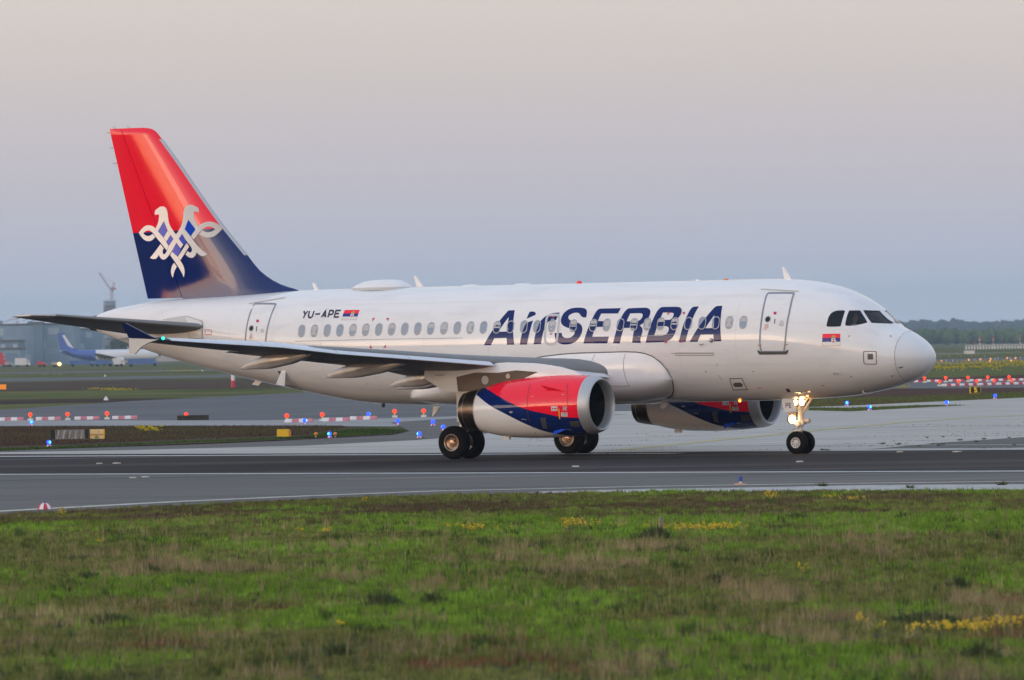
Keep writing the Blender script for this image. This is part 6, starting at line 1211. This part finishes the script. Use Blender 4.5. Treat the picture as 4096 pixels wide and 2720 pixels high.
crowns('forest', 1500, (60, 560), (4450, 4750), (7.2, 10.2), ((.04, .085, .03), (.12, .18, .045)), 3, 'hazy green forest edge across the far right')
crowns('forest', 1100, (-430, -60), (4700, 4950), (8, 11), ((.03, .05, .03), (.06, .08, .04)), 4, 'hazy wood far behind the terminal at left')
def ridge():
    fb = rnd_noise(9); xs = np.linspace(-900, 1600, 500); top = 10+9*fb(xs/320., xs*0+.5, 3)+3.0*fb(xs/22., xs*0+3.3, 3)
    crowns('forest_ridge', 1800, (100, 1050), (8300, 8900), (21, 25), ((.02, .035, .03), (.035, .05, .035)), 12, 'blue hazy wooded ridge on the right horizon')
ridge()
MA = mat('aerial_white', (.72, .72, .72), .5)
aa = empty('aerial_array', (*(178.4, 2517.1), 0), 0, 'row of white aerial frames before the far right forest', 'antenna array')
for k in range(26):
    x = -13+1.05*k; mb = MB(); mb.tube((x, 0, 0), (x, 0, 1.6), .07, n=5); mb.tube((x-.45, 0, 1.5), (x+.45, 0, 1.5), .10, n=5); mb.tube((x-.45, 0, .95+.2*(k % 3)), (x+.45, 0, .95+.2*(k % 2)), .08, n=5); mb.box(x-.3, x+.3, -.1, .1, .1, .9); part('aerial_frame', mb, MA, aa, None, False)
for i, (p, h, lab) in enumerate((((181.1, 2675.6), 4.6, 'tall red and white mast nearest the jet nose'), ((181.8, 2610.6), 4.5, 'thin red and white mast in the middle of the aerial row'), ((183.1, 2490.7), 4.6, 'red and white mast at the far right edge'), ((176.8, 2647.0), 2.4, 'short reddish mast at the left end of the aerial row'))):
    o = empty('mast', (*p, 0), 0, lab, 'mast', 'masts by the aerial row')
    for k in range(6): mb = MB(); mb.tube((0, 0, h*k/6), (0, 0, h*(k+1)/6-.01), .20 if i == 0 else .13, n=6); part('mast_section', mb, MB_RED if (k == 5 or k % 2 or i == 3) else MB_WHITE, o)
    mb = MB(); mb.box(-.32, .32, -.2, .2, h-.02, h+.35); part('mast_head', mb, MB_RED, o)
fh = empty('white_hut', (*(116.6, 1762.1), 0), 0, 'tiny white hut on the far right field', 'hut'); mb = MB(); mb.box(-1.3, 1.3, -.8, .8, 0, .75); part('wall', mb, FW, fh); mb = MB(); mb.box(-1.4, 1.4, -.9, .9, .753, .86); part('roof', mb, MA, fh)

# ------------------------------------------------------------------ grass, weeds and flowers
def edge_y(x):
    P = EDGE
    return np.interp(x, [p[0] for p in P], [p[1] for p in P])
GCOL = {'dull': (.180, .195, .055), 'mid': (.205, .255, .050), 'lush': (.19, .325, .036), 'dark': (.048, .085, .020), 'straw': (.36, .28, .15), 'sorrel': (.23, .105, .055), 'brown': (.145, .110, .058)}
def blades(name, X, Y, H, W, COL, label, cat, lean=.45, seed=1, z0=0.0):
    rr = np.random.RandomState(seed); n = len(X); a = rr.uniform(0, 2*np.pi, n); dx, dy = np.cos(a)*W/2, np.sin(a)*W/2
    la = rr.uniform(0, 2*np.pi, n); ll = H*lean*rr.rand(n)
    V = np.empty((n, 3, 3)); V[:, 0] = np.stack([X-dx, Y-dy, np.full(n, z0-.01)], 1); V[:, 1] = np.stack([X+dx, Y+dy, np.full(n, z0-.01)], 1); V[:, 2] = np.stack([X+np.cos(la)*ll, Y+np.sin(la)*ll, z0+H], 1)
    F = np.arange(n*3).reshape(n, 3); c = np.repeat(COL[:, None, :], 3, 1); c[:, :2] *= .8
    return np_mesh(name, V.reshape(-1, 3), F, np.clip(c.reshape(-1, 3), .004, 1), MGRASS, label=label, category=cat)
MGRASS = attr_mat('grass_blades', .35, .8)
def near_meadow():
    rr = np.random.RandomState(5); nt_ = 105000; nb = 10
    Y = 67+rr.rand(nt_)**.85*119; X = (rr.rand(nt_)*2-1)*(.084*Y+3.5); k = Y < edge_y(X)-.12+.45*rr.rand(nt_)**3; X, Y = X[k], Y[k]; n = len(X)
    f1, f2, f3, f4 = rnd_noise(21), rnd_noise(22), rnd_noise(23), rnd_noise(24)
    a = f1(X/2.6, Y/6.0, 5); b = f2(X/.9, Y/1.6, 3); s = f3(X/1.3+9, Y/3.2, 4); q = f4(X/2.4, Y/4+4, 4); v = f1(X/.45+7, Y/.7, 2)
    rnd = rr.rand(n); jit = .07*rr.randn(n)
    H = .035+.05*rr.rand(n)+.09*np.clip((b-.45)*3.5, 0, 1)*rr.rand(n); col = np.tile(np.array(GCOL['dull']), (n, 1)); thin = np.ones(n)
    def paint(mask, c, h=None, th=1.0):
        col[mask] = GCOL[c]; thin[mask] = th
        if h is not None: H[mask] = h[0]+(h[1]-h[0])*rr.rand(mask.sum())
    t = np.clip((a-.36)*3.2+jit*1.5, 0, 1)[:, None]; col[:] = np.array(GCOL['dull'])*(1-t)+np.array(GCOL['mid'])*t
    lush = (a+jit > .585); paint(lush, 'lush'); H[lush] *= 1.2
    paint((Y > 150) & (q+jit > .46) & (rnd < .75), 'brown', (.03, .09)); paint((np.abs(Y-161) < 5) & (q+jit > .40), 'brown', (.03, .10))
    paint((Y > 133) & (Y < 149) & (X > 1.5) & (a+jit+.02*np.minimum(X-1.5, 6) > .40), 'lush', (.05, .13))
    paint((s+jit > .70) & (Y < 132), 'straw', (.07, .26), .5)
    paint((q+jit*.7 > .755) & (Y < 108), 'sorrel', (.06, .13), .7)
    paint((b*.6+v*.4+jit*.4 > .69) & (Y < 150), 'dark', (.07, .20))
    paint((rnd < .022) & (Y < 150), 'straw', (.10, .34), .4)
    col = col*np.clip(1+.20*rr.randn(n), .5, 1.7)[:, None]*(.62+.85*v)[:, None]*(.8+.45*f2(X/7., Y/11.))[:, None]
    R_ = lambda u: np.repeat(u, nb, 0)
    N = n*nb; r = (.02+.07*rr.rand(N))*R_(.7+.6*rr.rand(n)); th = rr.uniform(0, 2*np.pi, N); XX = R_(X)+r*np.cos(th); YY = R_(Y)+r*np.sin(th); HH = R_(H)*(.55+.6*rr.rand(N)); WW = (.011+.010*rr.rand(N))*(R_(Y)/95)*R_(thin)
    blades('grass', XX, YY, HH, WW, R_(col)*np.clip(1+.16*rr.randn(N), .5, 1.6)[:, None], 'uneven green and straw coloured meadow grass in the foreground', 'grass')
near_meadow()
def tall_stems():
    rr = np.random.RandomState(91); n = 5200; Y = 70+rr.rand(n)**1.2*75; X = (rr.rand(n)*2-1)*(.084*Y+2.5); f = rnd_noise(92); k = f(X/2.2, Y/3.5, 3) > .50; X, Y = X[k], Y[k]; m = len(X)
    blades('seed_stems', X, Y, .20+.24*rr.rand(m), .010+.006*rr.rand(m), np.array([[.34, .27, .15]])*np.clip(1+.25*rr.randn(m), .5, 1.6)[:, None], 'tall pale seed stems standing above the near meadow', 'grass', .5, 93)
tall_stems()
sheet('verge', [(-40, 20), (40, 20)] + [ext(EDGE[-2], EDGE[-1], 22)] + list(reversed(EDGE)) + [ext(EDGE[1], EDGE[0], 22)], -.006, MNEAR)
def strip_grass(name, polys, n, col, H, W, label, seed, z0):
    rr = np.random.RandomState(seed); XS = []; YS = []
    for P in polys:
        x0, x1 = min(p[0] for p in P), max(p[0] for p in P); y0, y1 = min(p[1] for p in P), max(p[1] for p in P); X = rr.uniform(x0, x1, n); Y = rr.uniform(y0, y1, n)
        inside = np.zeros(n, bool); j = len(P)-1
        for i in range(len(P)):
            xi, yi = P[i]; xj, yj = P[j]; cnd = ((yi > Y) != (yj > Y)) & (X < (xj-xi)*(Y-yi)/(yj-yi+1e-9)+xi); inside ^= cnd; j = i
        XS.append(X[inside]); YS.append(Y[inside])
    X = np.concatenate(XS); Y = np.concatenate(YS); m = len(X); f = rnd_noise(seed); t = np.clip((f(X/4., Y/9.)-.35)*3+.25*rr.randn(m), 0, 1)[:, None]
    c = (np.array(col[0])*(1-t)+np.array(col[1])*t)*np.clip(1+.3*rr.randn(m), .4, 1.8)[:, None]
    blades(name, X, Y, H[0]+(H[1]-H[0])*rr.rand(m), W[0]+(W[1]-W[0])*rr.rand(m), c, label, 'grass', .4, seed, z0)
strip_grass('grass', [[(-20.93, 267.85), (-20.28, 272.65), (-14.13, 286.86), (-8.97, 294.85), (-5.46, 306.07), (-4.84, 313.0), (-5.79, 324.37), (-7.9, 327.55), (-9.15, 300.79), (-14.37, 291.77), (-20.75, 279.03), (-21.41, 274.0)]], 40000, ((.04, .075, .018), (.07, .14, .025)), (.04, .10), (.03, .06), 'bright green grass fringe along the curving taxiway', 31, .012)
strip_grass('grass', [[(-21.92, 280.44), (-21.25, 285.71), (-14.69, 298.34), (-9.33, 306.98), (-8.07, 334.91), (-8.63, 340.37), (-15.04, 350.38), (-28.8, 368.84)]], 60000, ((.10, .065, .045), (.105, .10, .045)), (.04, .11), (.03, .07), 'brown dry grass on the island at left', 32, .012)
strip_grass('grass', [[(34.28, 441.46), (32.3, 436.79), (23.86, 414.55), (19.44, 402.34), (15.39, 397.62), (16.6, 442.95), (24.88, 457.09), (35.28, 476.94), (37.32, 480.56)]], 50000, ((.14, .13, .06), (.12, .18, .04)), (.04, .12), (.04, .08), 'green grass strip behind the apron at right', 33, .010)
strip_grass('grass', [[(14.72, 386.49), (15.69, 380.59), (18.02, 369.63), (22.59, 384.24), (25.75, 391.88), (23.19, 394.39), (18.84, 386.38), (16.2, 393.12)]], 9000, ((.11, .13, .045), (.12, .18, .04)), (.03, .09), (.03, .06), 'green grass on the small island behind the nose wheel', 34, .014)
# yellow flowers: single clumps in the meadow, sheets of them farther off
MYEL = mat('petal_yellow', (.72, .50, .015), .7); MSTEM = mat('flower_stem', (.06, .12, .02), .8)
def clump(p, w, n, h, label, group='yellow flower clumps in the near meadow'):
    o = empty('yellow_flowers', (*p, 0), 0, label, 'wildflowers', group); rr = random.Random(int(p[0]*997)); st_ = MB(); hd = MB()
    for _ in range(n):
        x, y, z = rr.gauss(0, w/2.4), rr.gauss(0, w/1.8), h*rr.uniform(.55, 1.1); st_.add([(x-.006, y, 0), (x+.006, y, 0), (x, y, z)], [(0, 1, 2)]); r = rr.uniform(.009, .021)
        hd.sphere((x, y, z), r, 5, 3, sc=(1, 1, .7))
        for k in range(2): hd.sphere((x+rr.uniform(-.04, .04), y+rr.uniform(-.04, .04), z-rr.uniform(.0, .05)), r*.7, 5, 3)
    part('stem', st_, MSTEM, o, None, False, kind='stuff'); part('flower_head', hd, MYEL, o, None, False, kind='stuff')
for p, w, n, h, lab in (((-10.51, 159.83), .16, 10, .22, 'yellow flower clump just right of the striped dome marker'), ((-0.78, 140.89), .55, 40, .16, 'yellow flower clump below the near engine in the meadow'), ((1.15, 138.95), .45, 60, .28, 'tall yellow flower clump left of the wooden post'), ((3.75, 137.85), 1.0, 150, .16, 'wide yellow flower patch right of the wooden post'),
                        ((5.88, 159.29), .22, 36, .32, 'bright yellow flower clump near the stem light'), ((-3.82, 140.29), .14, 12, .16, 'small yellow flower clump left of centre in the meadow'), ((7.43, 162.54), .22, 12, .16, 'small yellow flower clump at the verge under the jet nose'), ((7.92, 161.23), .28, 14, .12, 'low yellow flower clump right below the jet nose'),
                        ((-8.14, 135.62), .10, 7, .16, 'thin yellow flower at the left of the near meadow'), ((-4.44, 142.01), .10, 6, .14, 'tiny yellow flower left of the small clump'), ((-3.65, 167.67), .10, 7, .16, 'tiny yellow flower at the verge below the near main wheels'), ((-1.33, 143.29), .25, 9, .12, 'sparse yellow flowers left of the clump under the engine'),
                        ((2.1, 141.62), .18, 9, .12, 'few yellow flowers between tall clump and wooden post'), ((4.53, 90.49), .10, 12, .18, 'single yellow plant at lower right left of the wide patch'), ((5.69, 88.74), .9, 85, .12, 'broad yellow flower patch at the lower right'), ((6.39, 89.12), .7, 60, .16, 'yellow flowers cut by the lower right edge'), ((4.62, 110.7), .14, 8, .22, 'thin yellow plant in the middle right meadow'), ((-2.36, 92.25), .08, 4, .14, 'lone yellow bloom low in the centre left meadow')): clump(p, w, n, h, lab)
def flower_field(name, spots, n, h, r, label, seed):
    rr = np.random.RandomState(seed); P = []
    for (x, y), wx, wy, k in spots: P.append(np.stack([x+rr.randn(k)*wx, y+rr.randn(k)*wy, h*(.5+.7*rr.rand(k))], 1))
    P = np.concatenate(P); o_ = np.array([[1, 0, 0], [-.5, .87, 0], [-.5, -.87, 0], [0, 0, .9]]); V = (P[:, None, :]+o_[None]*r*(.6+.8*rr.rand(len(P), 1, 1))).reshape(-1, 3); b = np.arange(len(P))[:, None, None]*4; F = (b+np.array([[0, 1, 3], [1, 2, 3], [2, 0, 3]])[None]).reshape(-1, 3)
    c = np.tile(np.array([.62, .46, .02]), (len(V), 1))*(.6+.7*rr.rand(len(V), 1)); return np_mesh(name, V, F, c, MGRASS, label=label, category='wildflowers')
flower_field('yellow_flower_field', [((65.0, 979.0), 7, 30, 330), ((73.0, 1022.1), 9, 40, 330), ((55.1, 879.1), 5, 16, 150), ((51.6, 848.3), 4, 12, 110), ((62.9, 887.9), 5, 10, 70), ((50.7, 793.1), 8, 10, 40), ((77.1, 1046.7), 6, 40, 160), ((116.3, 1656.3), 40, 80, 160), ((99.8, 1486.9), 25, 60, 90)], 1, .3, .15, 'broad sheets of yellow flowers in the far right meadow', 41)
flower_field('yellow_flower_field', [((-69.7, 1420.0), 2.2, 4, 120), ((-65.4, 1398.0), 2.0, 4, 120), ((-41.6, 708.1), .45, 2, 60), ((-39.6, 695.6), .8, 2, 90), ((-43.9, 721.8), .3, 2, 24), ((-17.77, 330.21), .10, .8, 26), ((-17.02, 325.8), .22, .8, 34), ((29.6, 528.1), .35, .8, 60), ((21.03, 462.61), .5, 1.0, 30), ((-123.5, 1694.2), 3, 4, 40), ((-87.4, 1300.9), 3, 4, 40)], 1, .26, .09, 'scattered yellow flower patches beyond the runway', 42)
# dark weeds: one bush by the post, tufts in the pavement joints
def weed(name, r, h, n, seed, m):
    rr = random.Random(seed); mb = MB()
    for _ in range(n):
        a = rr.uniform(0, 6.28); d = r*rr.random()**.6; x, y = d*math.cos(a), d*math.sin(a); z = 1.5*h*rr.uniform(.3, 1)*(1-.6*d/r); w = rr.uniform(.012, .03); t = rr.uniform(0, 6.28); lx, ly = rr.uniform(-.08, .08), rr.uniform(-.08, .08)
        mb.add([(x-w*math.cos(t), y-w*math.sin(t), 0), (x+w*math.cos(t), y+w*math.sin(t), 0), (x+lx+w*.6*math.cos(t), y+ly, z*.6), (x+lx*1.6, y+ly*1.6, z)], [(0, 1, 2), (0, 2, 3)])
    me = mb.mesh(name); return link(name, me, m, None)
MWEED = mat('weed_dark_green', (.055, .085, .026), .9, noise=.3, nscale=9)
o = weed('weed_bush', .30, .26, 420, 2, MWEED); o.location = (*(2.69, 133.24), 0); tag(o, 'dark green weed bush at the foot of the wooden post', 'bush')
for i, (p, r, h, lab) in enumerate((((5.96, 146.73), .30, .12, 'dark weed tuft in the meadow below the nose gear'), ((-1.97, 100.53), .26, .24, 'dark weed tuft low in the centre of the meadow'), ((-5.61, 95.86), .30, .16, 'dark weed tuft at the lower left of the meadow'), ((-1.21, 101.02), .16, .2, 'small dark weed tuft right of the centre tuft'), ((6.61, 103.35), .16, .22, 'dark weed tuft in the right of the meadow'), ((5.41, 80.83), .20, .2, 'dark weed tuft in the lower right corner'), ((-2.19, 84.43), .18, .2, 'dark weed tuft near the bottom edge'), ((3.25, 108.96), .22, .16, 'dark weed tuft right of centre'), ((-7.15, 115.53), .18, .14, 'dark weed tuft in the left of the meadow'), ((5.4, 91.67), .5, .14, 'long dark weed patch above the yellow flowers at lower right'))):
    w_ = weed('weed_tuft', r, h, int(260*r/.2), 50+i, MWEED); w_.location = (*p, 0); tag(w_, lab, 'weed', 'dark weed tufts in the meadow')
JW = ['weed tuft in a joint, nearest the point of the dark asphalt patch', 'weed tuft in a joint above the point of the dark asphalt patch', 'low weed tuft at the upper edge of the asphalt patch point', 'weed tuft between two others above the asphalt patch', 'tallest weed tuft on the apron below the pale edge line', 'weed tuft on the pale edge line of the apron', 'weed tuft beside the pale edge line, left of another', 'weed tuft on the upper edge of the dark asphalt patch, halfway', 'weed tuft above the dark asphalt patch in the right of the apron', 'lone weed tuft on bare concrete right of the nose wheel', 'weed tuft on the pale strip at the far right of the runway edge', 'weed tuft by the far right end of the pale edge line', 'small weed tuft at the runway edge just right of the nose wheel', 'smaller weed tuft second right of the nose wheel at runway edge', 'weed tuft left of the asphalt patch point', 'weed tuft at the runway edge under the port engine', 'weed tuft on concrete left of the main wheels', 'weed tuft on the near shoulder below the nose', 'weed tuft on the near shoulder further right', 'weed tuft on the near shoulder at the far right']
wt = weed('joint_weed', .10, .12, 40, 8, MWEED)
for i, p in enumerate(((14.26, 243.28), (14.93, 246.77), (15.01, 243.96), (15.28, 245.79), (16.51, 255.58), (16.45, 264.9), (15.78, 263.92), (16.78, 250.56), (17.52, 257.23), (13.34, 249.91), (17.47, 241.39), (18.63, 260.03), (10.65, 238.4), (10.79, 237.74), (13.79, 247.67), (3.23, 239.25), (-3.81, 289.94), (7.99, 178.75), (10.02, 174.77), (12.44, 176.45))):
    o = wt if i == 0 else wt.copy()
    if i: C.objects.link(o)
    o.location = (*p, .012); o.rotation_euler.z = i*1.3; k = 1.2 if p[1] < 200 else (.55+.08*(i % 5)); o.scale = (k, k, k*.9); tag(o, JW[i], 'weed', 'weeds in the pavement joints')

# grass that has taken root along the slab joints of the apron
def joint_grass():
    rr = np.random.RandomState(61); ux, uy = .778, -.628; nx, ny = .628, .778; X = []; Y = []
    for k in range(30):
        d = 3.0+5.0*k; t = -30.
        while t < 70:
            L_ = rr.exponential(2.6); t2 = t+L_
            if rr.rand() < .55:
                m = int(L_*14)+1; u = t+(t2-t)*rr.rand(m); X.append(4.5+ux*u+nx*d); Y.append(242+uy*u+ny*d+rr.randn(m)*.02)
            t = t2+rr.exponential(3.0)
    X = np.concatenate(X); Y = np.concatenate(Y); k = (Y < 370) & (Y > 232) & (X > .5) & (X < 60) & ((Y-242)*ny+(X-4.5)*nx > 2); X, Y = X[k], Y[k]; m = len(X)
    blades('joint_grass', X, Y, .008+.022*rr.rand(m), .04+.04*rr.rand(m), np.tile(np.array([.16, .15, .12]), (m, 1))*np.clip(1+.3*rr.randn(m), .4, 1.8)[:, None], 'thin dark grass rooted along the slab joints of the pale apron', 'grass', .3, 62, .008)
joint_grass()

# ------------------------------------------------------------------ hazy air
def haze(density):
    mb = MB(); mb.box(-11400, 11400, -11400, 11400, -1.2, 82); me = mb.mesh('haze'); fixn(me)
    m = bpy.data.materials.new('haze_air'); m.use_nodes = True; nt = m.node_tree; nt.nodes.remove(nt.nodes['Principled BSDF'])
    v = nt.nodes.new('ShaderNodeVolumePrincipled'); v.inputs['Color'].default_value = (.60, .80, 1, 1); v.inputs['Density'].default_value = density; v.inputs['Anisotropy'].default_value = 0.0
    nt.links.new(v.outputs[0], nt.nodes['Material Output'].inputs['Volume']); return link('haze', me, m, None, kind='stuff', label='thin blue evening haze filling the air over the airfield', category='haze')
haze(HAZE)

# unseen wood mirrored in fin and lettering; tall end shaped to block glow
def sunset_wood():
    rr = np.random.RandomState(77); b0 = bmesh.new(); bmesh.ops.create_icosphere(b0, subdivisions=2, radius=1); bv = np.array([v.co[:] for v in b0.verts]); bf = np.array([[v.index for v in f.verts] for f in b0.faces]); b0.free(); V = []; F = []; Cc = []
    for i in range(900):
        az = R(rr.uniform(80, 160)); d = rr.uniform(560, 640); h = 6.5*rr.uniform(.8, 1.15) if az > R(113) else 21*rr.uniform(.85, 1.1); w = h*rr.uniform(.4, .6)
        x, y = -math.sin(az)*d, math.cos(az)*d; j = bv*(1+.15*rr.randn(len(bv), 1)); V.append(np.stack([x+j[:, 0]*w, y+j[:, 1]*w, h*.52+j[:, 2]*h*.5], 1)); F.append(bf+len(bv)*i); Cc.append(np.tile(np.array([[.04, .06, .025]])*rr.uniform(.7, 1.3), (len(bv), 1)))
    np_mesh('sunset_wood', np.concatenate(V), np.concatenate(F), np.concatenate(Cc), attr_mat('sunset_wood_leaves'), label='unseen dark wood on the sunset side, raised where it blocks the glow', category='forest')
sunset_wood()
